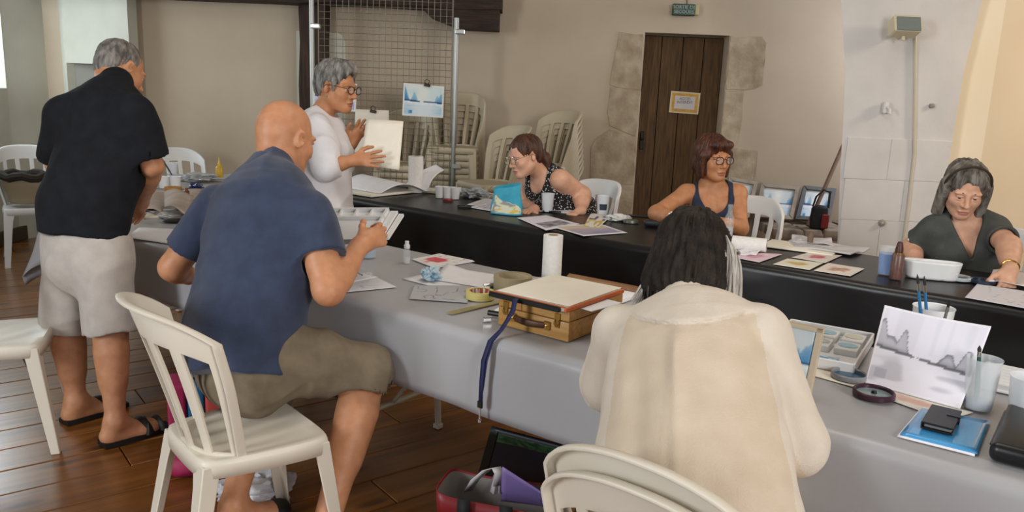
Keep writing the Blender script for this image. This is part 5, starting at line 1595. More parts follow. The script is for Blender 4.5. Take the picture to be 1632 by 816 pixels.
bm = bmesh.new(); tube(bm, [(-.06, 0, .19), (-.03, .03, .27), (.03, .03, .33), (.075, .02, .31), (.07, 0, .18)], .009, 6, flat=.5); bm_obj('strap', bm, MATS['bag_black'], t, smooth=True)

# ---------------------------------------------------------------- small makers for the tables
ZT = .7435
GLASSC = M('clear_plastic', '#f2f6f8', .06, alpha=.16, spec=.7)
FROST = M('frosted_plastic', '#dfe2e6', .35, alpha=.58)
WATERB = M('water_blue', '#2f6fb0', .1, alpha=.85)
WHITEP = M('white_ceramic', '#d8d8d8', .3, '#dededf', 3)
def mats_face(bm_fn): pass
def cup(p, r, h, label, liquid=None, level=.5, mat=None, group=None, name='plastic_cup', cat='cup'):
    t = empty(name, p, label, cat, group)
    bm = bmesh.new(); lathe(bm, [(r * .80, .002), (r * .97, h), (r, h), (r, h + .002), (r * .94, h - .001), (r * .77, .004)], (0, 0, 0), 24, cap0=True); bm_obj('wall', bm, mat or FROST, t, smooth=True)
    if liquid:
        z = h * level; rr = r * (.77 + .17 * level) * .97
        bm = bmesh.new(); lathe(bm, [(0, .004), (r * .76, .004), (rr, z), (0, z)], (0, 0, 0), 24); bm_obj('water', bm, liquid, t, smooth=True)
    return t
def roll(p, r, h, label, axis=(0, 0, 1), rc=.018, mat=None, name='paper_towel_roll'):
    t = empty(name, p, label, 'paper roll')
    bm = bmesh.new(); lathe(bm, [(rc, 0), (r * .985, 0), (r, .004), (r, h - .004), (r * .985, h), (rc, h)], (0, 0, 0), 32, axis); bm_obj('paper', bm, mat or M('towel_paper', '#d6d2cc', .85, '#dedad5', 60, bump=.2, bscale=120), t, smooth=True)
    bm = bmesh.new(); lathe(bm, [(rc - .002, h + .0005), (rc + .001, h + .0005), (rc + .001, -.0), (rc - .002, -.0), (rc - .002, h + .0005)], (0, 0, 0), 24, axis); bm_obj('core', bm, M('card_core', '#9a8467', .8), t, smooth=True)
    return t
def crumple(p, r, h, mat, label, cat, seed, name='crumpled_tissue', sx=1.0, rz=0.0, group=None):
    rr = random.Random(seed); bm = bmesh.new(); bmesh.ops.create_icosphere(bm, subdivisions=4, radius=1)
    P = np.array([v.co[:] for v in bm.verts]); nz = vnoise(P * 2.3 + seed) * .35 + np.abs(vnoise(P * 4.5 + seed * 2)) * .45
    cz, sz = math.cos(rz), math.sin(rz)
    for v, q in zip(bm.verts, nz):
        c = v.co * (1 - q); x, y = c.x * r * sx, c.y * r
        v.co = Vector((x * cz - y * sz, x * sz + y * cz, max(0, c.z * h * .65 + h * .42)))
    o = bm_obj(name, bm, mat, None, smooth=25); o.location = p
    return tag(o, label, cat, group)
def slab(name, p, size, rz, mat, label, cat, bev=.002, group=None, seg=2):
    bm = bmesh.new(); box(bm, (0, 0, size[2] / 2), size, bev=bev, seg=seg); o = bm_obj(name, bm, mat, None, smooth=True); o.location = p; o.rotation_euler = (0, 0, rz)
    return tag(o, label, cat, group)
def brush(p, q, label, handle, group=None, r=.0038):
    p, q = Vector(p), Vector(q); t = empty('paint_brush', p, label, 'brush', group); d = q - p
    bm = bmesh.new(); tube(bm, [d * .0, d * .3, d * .80], [r * .7, r, r * .7], 8); bm_obj('handle', bm, handle, t, smooth=True)
    bm = bmesh.new(); tube(bm, [d * .80, d * .89], [r * .8, r * .65], 8); bm_obj('ferrule', bm, M('ferrule', '#b8b5ae', .25, metal=1), t, smooth=True)
    bm = bmesh.new(); tube(bm, [d * .89, d * .94, d], [r * .65, r * .75, r * .15], 8); bm_obj('bristles', bm, M('bristle', '#2a2220', .7), t, smooth=True)
    return t
def pent(n=10):  return n

# ================================================================ on the grey cloth
PLY = M('case_wood', '#a5783c', .45, '#b98d50', 6, (1, 14, 14), bump=.25, bscale=20, bstretch=(1, 14, 14))
BRASS = M('brass', '#b38f4c', .3, metal=.9)
LEATH = M('leather_brown', '#4a2b19', .5, '#5a3721', 30)
def paint_case():
    p = un(-1.474, 1.897, .743)
    t = empty('paint_case', p, 'wooden paintbox with brass clasps and leather handle at the edge of the grey table', 'box', None, TABLE_RZ)
    Lx, Ly = .262, .31
    def shell(z0, z1, nm):
        bm = bmesh.new(); box(bm, (Lx / 2, Ly / 2, (z0 + z1) / 2), (Lx, Ly, z1 - z0), bev=.003, seg=2); return bm_obj(nm, bm, PLY, t, smooth=True)
    shell(.0, .058, 'case_body'); shell(.0605, .092, 'case_lid')
    for x in (.030, .222):
        bm = bmesh.new(); box(bm, (x, -.002, .067), (.020, .004, .026), bev=.001); box(bm, (x, -.003, .046), (.014, .005, .018), bev=.001)
        tube(bm, [(x - .006, -.006, .062), (x - .007, -.010, .05), (x, -.011, .042), (x + .007, -.010, .05), (x + .006, -.006, .062)], .0016, 6)
        bm_obj('clasp', bm, BRASS, t)
    bm = bmesh.new()
    gridmesh(bm, lambda u, v: Vector((.062 + .125 * u, -.004 - .016 * math.sin(PI * u) - .003 * math.cos((v - .5) * 3), .036 + (v - .5) * .022 * (1 - .25 * abs(u - .5)))), 16, 4)
    h = bm_obj('handle', bm, LEATH, t, smooth=True); m = h.modifiers.new('thickness', 'SOLIDIFY'); m.thickness = .004
    for x in (.062, .187):
        bm = bmesh.new(); box(bm, (x, -.004, .036), (.022, .008, .026), bev=.002); lathe(bm, [(0, 0), (.005, 0), (.004, .004), (0, .005)], (x, -.008, .036), 10, (0, -1, 0)); bm_obj('handle_mount', bm, BRASS, h)
    for x in (.12,):
        bm = bmesh.new(); box(bm, (x - .045, -.0015, .076), (.03, .003, .028), bev=.001); bm_obj('label_plate', bm, M('plate_tan', '#a9793f', .5), t)
paint_case()
# drawing board on top of the case
p = un(-1.492, 1.868, .838)
t = empty('drawing_board', p, 'white drawing board with black front edge and orange side edge on the wooden paintbox', 'board', None, TABLE_RZ)
bm = bmesh.new(); box(bm, (.14, .17, .006), (.275, .335, .010), bev=.002); bm_obj('board', bm, M('board_grey', '#b0a9a0', .6), t)
bm = bmesh.new(); box(bm, (.135, -.001, .006), (.262, .012, .016), bev=.003); bm_obj('black_edge', bm, M('edge_black', '#131313', .4), t)
bm = bmesh.new(); box(bm, (.281, .17, .006), (.008, .335, .013), bev=.002); bm_obj('orange_edge', bm, M('edge_orange', '#c2602c', .5), t)
bm = bmesh.new(); box(bm, (.138, .012, .0117), (.27, .014, .001)); bm_obj('orange_stripe', bm, MATS['edge_orange'], t)
bm = bmesh.new(); box(bm, (.142, .185, .0125), (.262, .31, .002), (0, 0, .02), bev=.0006); bm_obj('sheet', bm, PAPERC, t)
bm = bmesh.new(); box(bm, (.280, .16, -.003), (.10, .15, .0014), (0, 0, -.1)); tag(bm_obj('paper_sheet', bm, PAPER), 'white paper peeping out under the drawing board on the paintbox', 'paper')
o = bpy.data.objects['paper_sheet'] if False else COL.objects[-1]; o.location = p; o.rotation_euler = (0, 0, TABLE_RZ)
# lanyard hanging over the edge
t = empty('lanyard', un(-1.375, 1.845, .85), 'dark blue lanyard hanging from the paintbox over the table edge', 'lanyard')
off = t.location
path = [un(-1.375, 1.86, .853), un(-1.372, 1.842, .850), un(-1.372, 1.834, .82), un(-1.385, 1.80, .765), un(-1.392, 1.762, .738), un(-1.398, 1.742, .68), un(-1.402, 1.738, .60), un(-1.404, 1.736, .555)]
for k, w in ((-1, .0), (1, .0)):
    bm = bmesh.new(); n = len(path); L_, R_ = [], []
    for i, q in enumerate(path):
        s_ = U * (.0065 + .001 * k); L_.append(bm.verts.new(q - off - s_ + NN * -.002 * k + U * .004 * k * math.sin(i))); R_.append(bm.verts.new(q - off + s_ + NN * -.002 * k + U * .004 * k * math.sin(i)))
    for i in range(n - 1): bm.faces.new((L_[i], R_[i], R_[i + 1], L_[i + 1]))
    o = bm_obj('ribbon', bm, M('ribbon_navy', '#1a1d48', .7), t, smooth=True); m = o.modifiers.new('thickness', 'SOLIDIFY'); m.thickness = .0015
bm = bmesh.new(); box(bm, un(-1.404, 1.736, .545) - off, (.018, .008, .022), (0, 0, TABLE_RZ), bev=.002); bm_obj('buckle', bm, MATS['edge_black'], t)
bm = bmesh.new(); tube(bm, [un(-1.404, 1.736, .535) - off, un(-1.404, 1.736, .50) - off], .003, 6); lathe(bm, [(0, 0), (.006, .003), (.006, .010), (0, .013)], un(-1.404, 1.736, .487) - off, 10); bm_obj('hook', bm, M('silver', '#c9c9c9', .2, metal=1), t, smooth=True)
# wooden rule and paper towel roll behind
bm = bmesh.new(); box(bm, (0, 0, .008), (.30, .022, .016), bev=.002); box(bm, (0, .006, .017), (.30, .006, .004))
o = bm_obj('wooden_rule', bm, M('rule_wood', '#7a5638', .5, '#8d6745', 8, (1, 10, 10))); o.location = un(-1.47, 2.515, .762); o.rotation_euler = (0, math.radians(0), TABLE_RZ + .03); tag(o, 'brown wooden rule lying behind the drawing board', 'rule')
slab('sketch_pad', un(-1.45, 2.44, ZT), (.26, .20, .018), TABLE_RZ, PAPER, 'white sketch pad under the brown wooden rule', 'pad')
roll(un(-1.67, 2.47, ZT), .037, .185, 'white paper towel roll standing behind the drawing board on the grey cloth')
# tapes, ruler, caps
def tape(p, r, h, rc, mat, label, inner):
    t = empty('tape_roll', p, label, 'tape')
    bm = bmesh.new(); lathe(bm, [(rc, 0), (r, 0), (r, h), (rc, h)], (0, 0, 0), 36); bm_obj('tape', bm, mat, t, smooth=True)
    bm = bmesh.new(); lathe(bm, [(rc - .003, h - .001), (rc + .0005, h - .001), (rc + .0005, .001), (rc - .003, .001), (rc - .003, h - .001)], (0, 0, 0), 36); bm_obj('core', bm, inner, t, smooth=True)
tape(un(-1.71, 2.28, ZT), .070, .052, .056, M('tape_tan', '#9c8e6d', .45), 'wide beige tape roll beside the paintbox', M('tape_tan_core', '#b3a484', .6))
tape(un(-1.715, 2.10, ZT), .050, .026, .037, M('tape_yellow', '#d0c377', .35), 'yellow tape roll with a red core label', M('tape_red', '#a5452f', .5, '#d8cfc4', 40, (3, 3, .2), lo=.48, hi=.52))
cup(un(-1.62, 2.33, ZT), .030, .045, 'small clear jar between the wide tape and the drawing board', None, .5, GLASSC, name='clear_jar', cat='jar')
bm = bmesh.new(); box(bm, (0, 0, .0016), (.235, .028, .0026), bev=.0008); o = bm_obj('ruler', bm, M('ruler_amber', '#a89a6a', .15, alpha=.75)); a_, b_ = un(-1.655, 1.872, .744), un(-1.632, 2.11, .744)
o.location = (Vector(a_) + Vector(b_)) / 2; o.rotation_euler = (0, 0, math.atan2(b_.y - a_.y, b_.x - a_.x)); tag(o, 'translucent yellowed ruler under the yellow tape roll', 'ruler')
bm = bmesh.new(); tube(bm, [(-.021, 0, .009), (.021, 0, .009)], .009, 12); o = bm_obj('pen_cap', bm, M('edge_black', '#131313', .4), smooth=True); o.location = un(-1.535, 1.955, .744); o.rotation_euler = (0, 0, TABLE_RZ + .25); tag(o, 'short black pen cap left of the wooden paintbox', 'marker')  # a loose pen cap, not a whole marker
t = empty('metal_sharpener', un(-1.515, 1.895, ZT), 'small metal pencil sharpener at the left foot of the paintbox', 'sharpener')
bm = bmesh.new(); box(bm, (0, 0, .007), (.026, .016, .014), (0, 0, .3), bev=.002); bm_obj('body', bm, MATS['silver'], t)
bm = bmesh.new(); box(bm, (.002, 0, .0155), (.022, .010, .0016), (0, 0, .3)); bm_obj('blade', bm, M('clamp_zinc', '#c6c6c2', .3, metal=.6), t)
for k, (u_, n_, r_) in enumerate(((-1.545, 2.03, .3), (-1.555, 2.075, -.2))):
    slab('paper_scrap', un(u_, n_, ZT + .001), (.07, .035, .003), TABLE_RZ + r_, PAPER, ('white paper scrap just behind the black pen cap', 'white paper scrap between the ruler end and the wide tape')[k], 'paper', .0005, 'paper scraps by the paintbox')
# metal tube of paint
t = empty('paint_tube', (-0.099, 2.863, 0.748), 'shiny metal paint tube behind the yellow tape roll', 'tube', None, TABLE_RZ + .9)
bm = bmesh.new(); lathe(bm, [(.0095, 0), (.0095, .045), (.005, .052), (.005, .058)], (0, 0, .002), 14, (1, 0, 0), cap0=True, sy=1.0); bm_obj('body', bm, MATS['silver'], t, smooth=True)
bm = bmesh.new(); lathe(bm, [(0, 0), (.006, 0), (.006, .012), (0, .012)], (.060, 0, .002), 12, (1, 0, 0)); bm_obj('cap', bm, WHITEP, t, smooth=True)
# papers of the middle
sheet('paper_sheet', [(-0.413, 2.945, 0.744), (-0.117, 2.712, 0.744), (-0.054, 2.986, 0.744), (-0.285, 3.096, 0.744)], PAPER, 'large white sheet lying under the blue crumpled tissue', 'paper', 'loose papers on the grey cloth', lift=lambda u, v: .006 * sst(.6, 1, v) * u)
sheet('paper_sheet', [(-0.298, 2.938, 0.748), (-0.077, 2.829, 0.748), (-0.066, 3.054, 0.750), (-0.261, 3.154, 0.750)], PAPER, 'white sheet with one raised corner right of the blue tissue', 'paper', 'loose papers on the grey cloth', lift=lambda u, v: .014 * sst(.5, 0, u) * sst(.3, 1, v))
sheet('plastic_sleeve', [(-0.346, 2.657, 0.745), (-0.145, 2.638, 0.744), (-0.144, 2.879, 0.745), (-0.353, 2.844, 0.745)], PRINT, 'clear plastic sleeve over scribbled ink lines on the grey cloth', 'sleeve', paint=scrawl((.70, .70, .71), (.22, .24, .32), .17, 6, 3), nu=70, nv=46)
crumple((-0.297, 2.928, 0.748), .042, .046, M('tissue_blue', '#c4d2dc', .8, '#86b2cc', 40), 'crumpled tissue with blue paint stains on the white sheets', 'tissue', 4)
for k in range(3):
    w = (.010 * k)
    sheet('picture_card', [tuple(Vector(q) + Vector((.004 * k, -.003 * k, .0016 * (2 - k)))) for q in ((-0.419, 3.285, 0.744), (-0.316, 3.147, 0.744), (-0.163, 3.309, 0.744), (-0.317, 3.423, 0.744))], PRINT,
          ('topmost picture card with a red flower on the grey cloth', 'middle card of the small pile under the red flower card', 'lowest card of the small pile under the red flower card')[k], 'card', 'pile of picture cards',
          paint=[lambda u, v: mixc(scrawl((.88, .87, .85), (.35, .34, .36), .3, 9, 5, (.04, .96, .5, .96))(u, v), (.80, .25, .32), .9 * sst(.30, .12, math.hypot(u - .45, (v - .42) * .9) + .12 * n2(u * 9, v * 9, 6))), scrawl(W_, (.4, .3, .3), .1, 10, 7), scrawl(W_, (.4, .4, .4), .1, 10, 9)][k], nu=40, nv=26)
t = empty('spray_bottle', (-0.430, 3.213, 0.743), 'small clear spray bottle with white cap on the grey cloth', 'bottle')
bm = bmesh.new(); lathe(bm, [(.0, .001), (.014, .001), (.015, .004), (.015, .052), (.011, .062), (.008, .066)], (0, 0, 0), 18); bm_obj('bottle', bm, GLASSC, t, smooth=True)
bm = bmesh.new(); lathe(bm, [(0, .003), (.0135, .003), (.0135, .026), (0, .026)], (0, 0, 0), 16); bm_obj('liquid', bm, M('water_clear', '#e4eaf0', .05, alpha=.35), t, smooth=True)
bm = bmesh.new(); lathe(bm, [(.0125, .064), (.0125, .078), (.0085, .080), (.0085, .094), (0, .095)], (0, 0, 0), 16); bm_obj('cap', bm, WHITEP, t, smooth=True)
cup((-0.607, 3.304, 0.743), .042, .075, 'clear jar with light blue water under the hand of the bald man', M('water_pale_blue', '#7fa8c6', .1, alpha=.6), .8, GLASSC, name='water_jar', cat='jar')
# clear box with brushes and the papers under the bald man's elbow
t = empty('clear_box', (-0.609, 2.977, 0.743), 'flat clear plastic box holding dark brushes beside the elbow of the bald man', 'box', None, TABLE_RZ - .3)
bm = bmesh.new(); box(bm, (0, 0, .012), (.17, .10, .024), bev=.003); bm_obj('shell', bm, GLASSC, t)
for k, (y, a) in enumerate(((-.02, .1), (.02, -.06))):
    bm = bmesh.new(); tube(bm, [(-.07, y - .01, .012), (.07, y + a * .1, .012)], .003, 6); bm_obj('brush', bm, M('brush_dark', '#2a2a30', .5), t)
sheet('paper_sheet', [(-0.776, 2.801, 0.745), (-0.607, 2.692, 0.745), (-0.412, 2.815, 0.744), (-0.514, 2.956, 0.745)], PRINT, 'white sheet with faint blue drawing under the elbow of the bald man', 'paper', 'papers by the elbow of the bald man', paint=scrawl(W_, (.62, .66, .74), .12, 6, 13), nu=50, nv=30)
sheet('paper_sheet', [(-0.761, 2.848, 0.748), (-0.603, 2.816, 0.748), (-0.502, 2.943, 0.748), (-0.617, 3.018, 0.748)], PAPER, 'blank white paper on top of the drawing near the bald man', 'paper', 'papers by the elbow of the bald man')
# folding palette held by the bald man
def palette():
    TL, TR, BR, BL = [Vector(q) for q in ((-0.767, 3.044, 0.968), (-0.458, 2.947, 0.995), (-0.491, 2.746, 0.914), (-0.752, 2.801, 0.884))]
    t = empty('folding_palette', (TL + BR) * .5, 'white folding watercolour palette with wells held up by the bald man', 'palette'); off = t.location
    n_ = (BR - BL).cross(TL - BL).normalized()
    P = lambda u, v, h=0: (BL * (1 - u) + BR * u) * (1 - v) + (TL * (1 - u) + TR * u) * v + n_ * h - off
    def plate(nm, u0, u1, v0, v1, h0, h1, mat=WHITEP):
        bm = bmesh.new(); lo = [bm.verts.new(P(*q, h0)) for q in ((u0, v0), (u1, v0), (u1, v1), (u0, v1))]; hi = [bm.verts.new(P(*q, h1)) for q in ((u0, v0), (u1, v0), (u1, v1), (u0, v1))]
        bm.faces.new(lo[::-1]); bm.faces.new(hi)
        for i in range(4): bm.faces.new((lo[i], lo[(i + 1) % 4], hi[(i + 1) % 4], hi[i]))
        return bm_obj(nm, bm, mat, t)
    plate('tray', 0, 1, 0, 1, 0, .006)
    for v in (.0, .70, .965): plate('rim', 0, 1, v, v + .035, .006, .020)
    for u in (0, .965): plate('rim', u, u + .035, 0, 1, .006, .020)
    for k in range(1, 5): plate('well_divider', k / 5 - .012, k / 5 + .012, .735, .965, .006, .019)
    plate('lid_leaf', 1.01, 1.10, .15, 1.0, -.004, .006); plate('lid_leaf', 1.11, 1.17, .2, .98, -.014, -.004)
    bm = bmesh.new()
    gridmesh(bm, lambda u, v: P(.12 + .36 * u, .52 + .10 * (v - .5) * math.sin(PI * u) + .05 * math.sin(u * 5), .0075), 14, 3)
    bm_obj('dried_paint', bm, M('paint_mauve', '#6e6470', .5), t)
palette()
# ---- left end things
sheet('paper_sheet', [(-1.728, 3.515, 0.745), (-1.480, 3.405, 0.745), (-1.555, 3.752, 0.745), (-1.784, 3.769, 0.745)], PAPER, 'white sheet on the grey cloth right of the man in black', 'paper')
t = empty('palette_tray', (-1.832, 4.158, 0.743), 'flat grey palette tray with white wells under the kraft papers', 'palette', None, TABLE_RZ)
bm = bmesh.new(); box(bm, (0, 0, .008), (.36, .14, .014), bev=.003); bm_obj('tray', bm, M('tray_grey', '#a7a3a6', .4), t)
for k in range(6):
    bm = bmesh.new(); box(bm, (-.15 + .06 * k, -.03, .017), (.034, .05, .005), bev=.002); bm_obj('well', bm, WHITEP, t)
t = empty('candle_stub', (-1.901, 3.975, 0.743), 'cream cylinder standing right at the hand of the man in black', 'candle')
bm = bmesh.new(); lathe(bm, [(0, 0), (.021, 0), (.022, .07), (.018, .074), (0, .072)], (0, 0, 0), 18); bm_obj('wax', bm, M('wax', '#d5cba6', .5), t, smooth=True)
KR = M('kraft', '#a8998c', .85, '#b7a89c', 10, bump=.3, bscale=30)
sheet('kraft_paper', [(-1.939, 4.105, 0.760), (-1.690, 4.085, 0.760), (-1.976, 5.075, 0.765), (-2.244, 4.986, 0.765)], KR, 'crumpled pinkish kraft paper spread behind the palette tray', 'paper', 'kraft papers', lift=lambda u, v: .018 * n2(u * 3, v * 3, 1) + .012 * math.sin(u * 7 + v * 3))
sheet('kraft_paper', [(-1.811, 4.115, 0.790), (-1.606, 3.913, 0.790), (-1.765, 4.380, 0.830), (-2.029, 4.618, 0.800)], KR, 'folded kraft paper standing on the crumpled one beside the bald man', 'paper', 'kraft papers', lift=lambda u, v: .02 * math.sin(u * 4))
sheet('paper_bundle', [(-1.874, 4.018, 0.750), (-1.768, 4.108, 0.750), (-1.814, 4.274, 0.760), (-1.919, 4.177, 0.760)], PAPERC, 'small cream paper bundle beneath the kraft papers', 'paper', th=.012)
bm = bmesh.new(); lathe(bm, [(0, 0), (.03, 0), (.04, .008), (.03, .016), (0, .018)], (0, 0, 0), 18, sx=1.5); o = bm_obj('black_pebble', bm, M('edge_black', '#131313', .4), smooth=True); o.location = (-1.695, 3.942, 0.744); tag(o, 'flat black oval thing at the end of the palette tray', 'pebble')
for k, pp in enumerate(((-2.326, 5.140, 0.743), (-2.266, 5.160, 0.743), (-2.201, 5.182, 0.743))):
    cup(pp, .035, .075, ('leftmost of the three white pots at the left end, by the arm in black', 'middle of the three white pots at the left end', 'rightmost of the three white pots at the left end, behind the ochre tape')[k], None, .5, WHITEP, 'white pots at the left end', 'white_pot', 'pot')
t = empty('tape_roll', (-2.143, 5.005, 0.743), 'ochre tape roll lying in front of the white pots', 'tape')
bm = bmesh.new(); lathe(bm, [(.030, 0), (.052, 0), (.052, .032), (.030, .032), (.030, 0)], (0, 0, 0), 24); bm_obj('tape', bm, M('tape_ochre', '#a9762c', .5), t, smooth=True)
crumple((-2.043, 5.101, 0.743), .045, .05, M('foil_blue', '#26345a', .18, coat=.6), 'shiny dark blue wrapper beside the ochre tape', 'wrapper', 8, 'blue_wrapper')
crumple((-2.227, 5.611, 0.743), .12, .05, M('film_grey', '#b9bbbd', .2, alpha=.8), 'heap of crumpled clear film left of the bald man', 'film', 9, 'clear_film', 1.6)
t = empty('cork_bottle', (-1.939, 4.714, 0.743), 'small brown bottle in front of the blue wrapper', 'bottle')
bm = bmesh.new(); lathe(bm, [(0, 0), (.016, 0), (.016, .05), (.008, .058), (.008, .07), (0, .071)], (0, 0, 0), 14); bm_obj('body', bm, M('glass_brown', '#6d3f2c', .25), t, smooth=True)
t = empty('glue_bottle', (-2.143, 5.805, 0.743), 'yellow glue bottle with pointed nozzle left of the bald head', 'bottle')
bm = bmesh.new(); lathe(bm, [(0, 0), (.026, 0), (.027, .075), (.02, .088), (.012, .092)], (0, 0, 0), 18); bm_obj('body', bm, M('glue_yellow', '#c7a02c', .35), t, smooth=True)
bm = bmesh.new(); lathe(bm, [(.013, .09), (.013, .104), (.006, .112), (.003, .15), (0, .151)], (0, 0, 0), 14); bm_obj('nozzle', bm, M('glue_yellow_cap', '#d9b43a', .3), t, smooth=True)
brush(Vector((-2.435, 5.697, 0.743)) + Vector((0, 0, .01)), (-2.118, 4.740, 1.030), 'long dark red brush handle standing behind the arm of the man in black', M('handle_red', '#4a1f18', .4), r=.006)
cup((-2.435, 5.697, 0.743), .035, .11, 'clear brush pot behind the arm of the man in black', None, .5, FROST, name='brush_pot', cat='pot')
t = empty('handbag', (-3.74, 6.10, .452), 'beige handbag with dark fur rim on the white chair by the left wall', 'bag')
s = Sdf(); s.econe((-3.74, 6.10, .50), (-3.74, 6.10, .60), (.13, .10), (.17, .12), np.eye(3), .03); s.cut((-3.74, 6.10, .456), (0, 0, -1)); s.cut((-3.74, 6.10, .66), (0, 0, 1))
sdf_obj('bag_body', s, .010, M('bag_beige', '#8f8168', .7), t)
bm = bmesh.new(); tube(bm, [(.17 * math.cos(2 * PI * k / 20), .125 * math.sin(2 * PI * k / 20), .215 + .012 * math.sin(k * 1.7)) for k in range(21)], .032, 8, caps=False); bm_obj('dark_rim', bm, M('bag_rim', '#2a221b', .8), t, smooth=True)
bm = bmesh.new(); lathe(bm, [(0, .20), (.15, .205)], (0, 0, 0), 20, sy=.72); bm_obj('lining', bm, MATS['bag_rim'], t)

# ================================================================ right end of the grey cloth
t = empty('stretched_canvas', un(-.63, 1.95, .7435), 'blue painting on a stretched canvas standing right of the cream shirt', 'painting'); off = t.location
Pc = lambda u, v, h=0.0: un(-.775 + .245 * u, 1.955 + .05 * v - h, .745 + .165 * v) - off
bm = bmesh.new(); lo = [bm.verts.new(Pc(u, v, 0)) for u, v in ((0, 0), (1, 0), (1, 1), (0, 1))]; hi = [bm.verts.new(Pc(u, v, .016)) for u, v in ((0, 0), (1, 0), (1, 1), (0, 1))]
bm.faces.new(lo[::-1]); bm.faces.new(hi)
for i in range(4): bm.faces.new((lo[i], lo[(i + 1) % 4], hi[(i + 1) % 4], hi[i]))
bm_obj('stretcher', bm, M('canvas_edge', '#b09a7c', .7, '#c4b296', 20), t)
s = sheet('canvas', [Pc(.06, .05, .018), Pc(.94, .05, .018), Pc(.94, .95, .018), Pc(.06, .95, .018)], PRINT, None, paint=lake((.78, .84, .88), (.36, .62, .82), (.13, .42, .68), (.12, .28, .45), border=0), nu=40, nv=30)
s.parent = t; del s['category']
for k in (0, 1):
    e0, e1 = ((.94, .0), (.0, .94))[k]
    bm = bmesh.new(); q = ((.945, 0), (1, 0), (1, 1), (.945, 1)) if k == 0 else ((0, .95), (1, .95), (1, 1), (0, 1))
    lo = [bm.verts.new(Pc(u, v, .0165)) for u, v in q]; hi = [bm.verts.new(Pc(u, v, .020)) for u, v in q]; bm.faces.new(hi); bm.faces.new(lo[::-1])
    for i in range(4): bm.faces.new((lo[i], lo[(i + 1) % 4], hi[(i + 1) % 4], hi[i]))
    bm_obj('masking_tape', bm, M('masking_tape', ('#c9bca6'), .6), t)
def well_palette(name, p, rz, Lx, Ly, nx, ny, h, label, cols, cat='palette'):
    t = empty(name, p, label, cat, None, rz)
    bm = bmesh.new(); box(bm, (0, 0, .003), (Lx, Ly, .006), bev=.0025); bm_obj('base', bm, WHITEP, t)
    for sx, sy, wx, wy in ((0, 1, Lx, .006), (0, -1, Lx, .006), (1, 0, .006, Ly), (-1, 0, .006, Ly)):
        bm = bmesh.new(); box(bm, (sx * (Lx / 2 - .003), sy * (Ly / 2 - .003), h / 2), (wx, wy, h), bev=.0022); bm_obj('rim', bm, WHITEP, t)
    k = 0
    for i in range(nx):
        for j in range(ny):
            bm = bmesh.new(); w = (Lx - .02) / nx; d = (Ly - .02) / ny * .62
            x, y = -Lx / 2 + .01 + w * (i + .5), Ly / 2 - .01 - d * (j + .5)
            box(bm, (x, y, h * .45), (w * .84, d * .84, h * .7), bev=.006, seg=2); bm_obj('well', bm, WHITEP, t, smooth=True)
            bm = bmesh.new(); lathe(bm, [(0, 0), (w * .33, 0), (w * .36, .0012), (0, .0016)], (x, y, h * .80), 14, sy=.9); bm_obj('paint', bm, cols[k % len(cols)], t, smooth=True); k += 1
    return t
PB, PG, PT = M('paint_blue', '#4b8fc0', .3), M('paint_grey', '#a9b6bd', .3), M('paint_teal', '#8cb8c9', .3)
t = well_palette('paint_palette', un(-.635, 2.36, .744), TABLE_RZ + .1, .25, .36, 3, 2, .032, 'large white paint palette with pale blue wells behind the blue canvas', [PT, PG, PT, PG, M('paint_sand', '#c9c4ae', .3)])
bm = bmesh.new(); gridmesh(bm, lambda u, v: Vector((-.09 + .16 * u, -.155 + .10 * v + .02 * n2(u * 4, v * 4, 1), .0072)), 12, 8); bm_obj('wash', bm, M('wash_blue', '#5d96bd', .4, '#c9d5db', 40, lo=.45, hi=.55), t)
def lid(p, r, label, rim, inner):  # loose round lid, a ring with a disc and no tin below
    t = empty('round_lid', p, label, 'tin')
    bm = bmesh.new(); lathe(bm, [(r * .86, .002), (r, .002), (r, .013), (r * .93, .016), (r * .86, .013), (r * .86, .002)], (0, 0, 0), 36); bm_obj('rim', bm, rim, t, smooth=True)
    bm = bmesh.new(); lathe(bm, [(0, .008), (r * .87, .006)], (0, 0, 0), 30); bm_obj('disc', bm, inner, t, smooth=True)
    return t
sheet('paper_sheet', [un(-.66, 2.13, .7438), un(-.42, 2.10, .7438), un(-.40, 2.22, .7438), un(-.64, 2.25, .7438)], PAPERC, 'stained paper strip under the white palette and the grey landscape', 'paper', 'stained strips on the grey cloth')
lid(un(-.497, 2.165, .745), .046, 'grey rimmed round lid with blue disc between palette and grey landscape', M('lid_grey', '#8a8d92', .35, metal=.3), M('lid_blue', '#1f4a66', .25))
l2 = lid(un(-.413, 2.074, .7435), .050, 'dark plum rimmed round lid with glassy disc in front of the grey landscape', M('lid_plum', '#3a1d2c', .35), M('lid_glass', '#7e9093', .15))
bm = bmesh.new(); lathe(bm, [(0, .0), (.007, 0), (.006, .006), (0, .007)], (0, 0, .008), 12); bm_obj('stud', bm, MATS['edge_black'], l2, smooth=True)
sheet('watercolour', [(0.933, 1.993, 0.746), (1.096, 1.833, 0.746), (1.197, 1.928, 0.930), (1.009, 2.101, 0.930)], PRINT, 'grey monochrome lake landscape leaning upright on the mug of brushes', 'painting', paint=greylake, nu=80, nv=60, lift=lambda u, v: -.010 * math.sin(PI * u) * v)
sheet('paper_sheet', [un(-.45, 2.10, .7438), un(-.24, 2.03, .7438), un(-.20, 2.13, .7438), un(-.44, 2.17, .7438)], PRINT, 'paper strip with pale yellow and pink stains under the grey landscape', 'paper', 'stained strips on the grey cloth', paint=blot((.86, .84, .80), (.78, .60, .55), .42, 3), nu=24, nv=12)
m_ = cup(un(-.372, 2.50, .7435), .056, .155, 'grey white mug of brushes behind the grey landscape', None, .5, WHITEP, name='mug', cat='mug')
HB = M('handle_blue', '#2d6f9c', .35)
b0 = un(-.385, 2.50, .76)
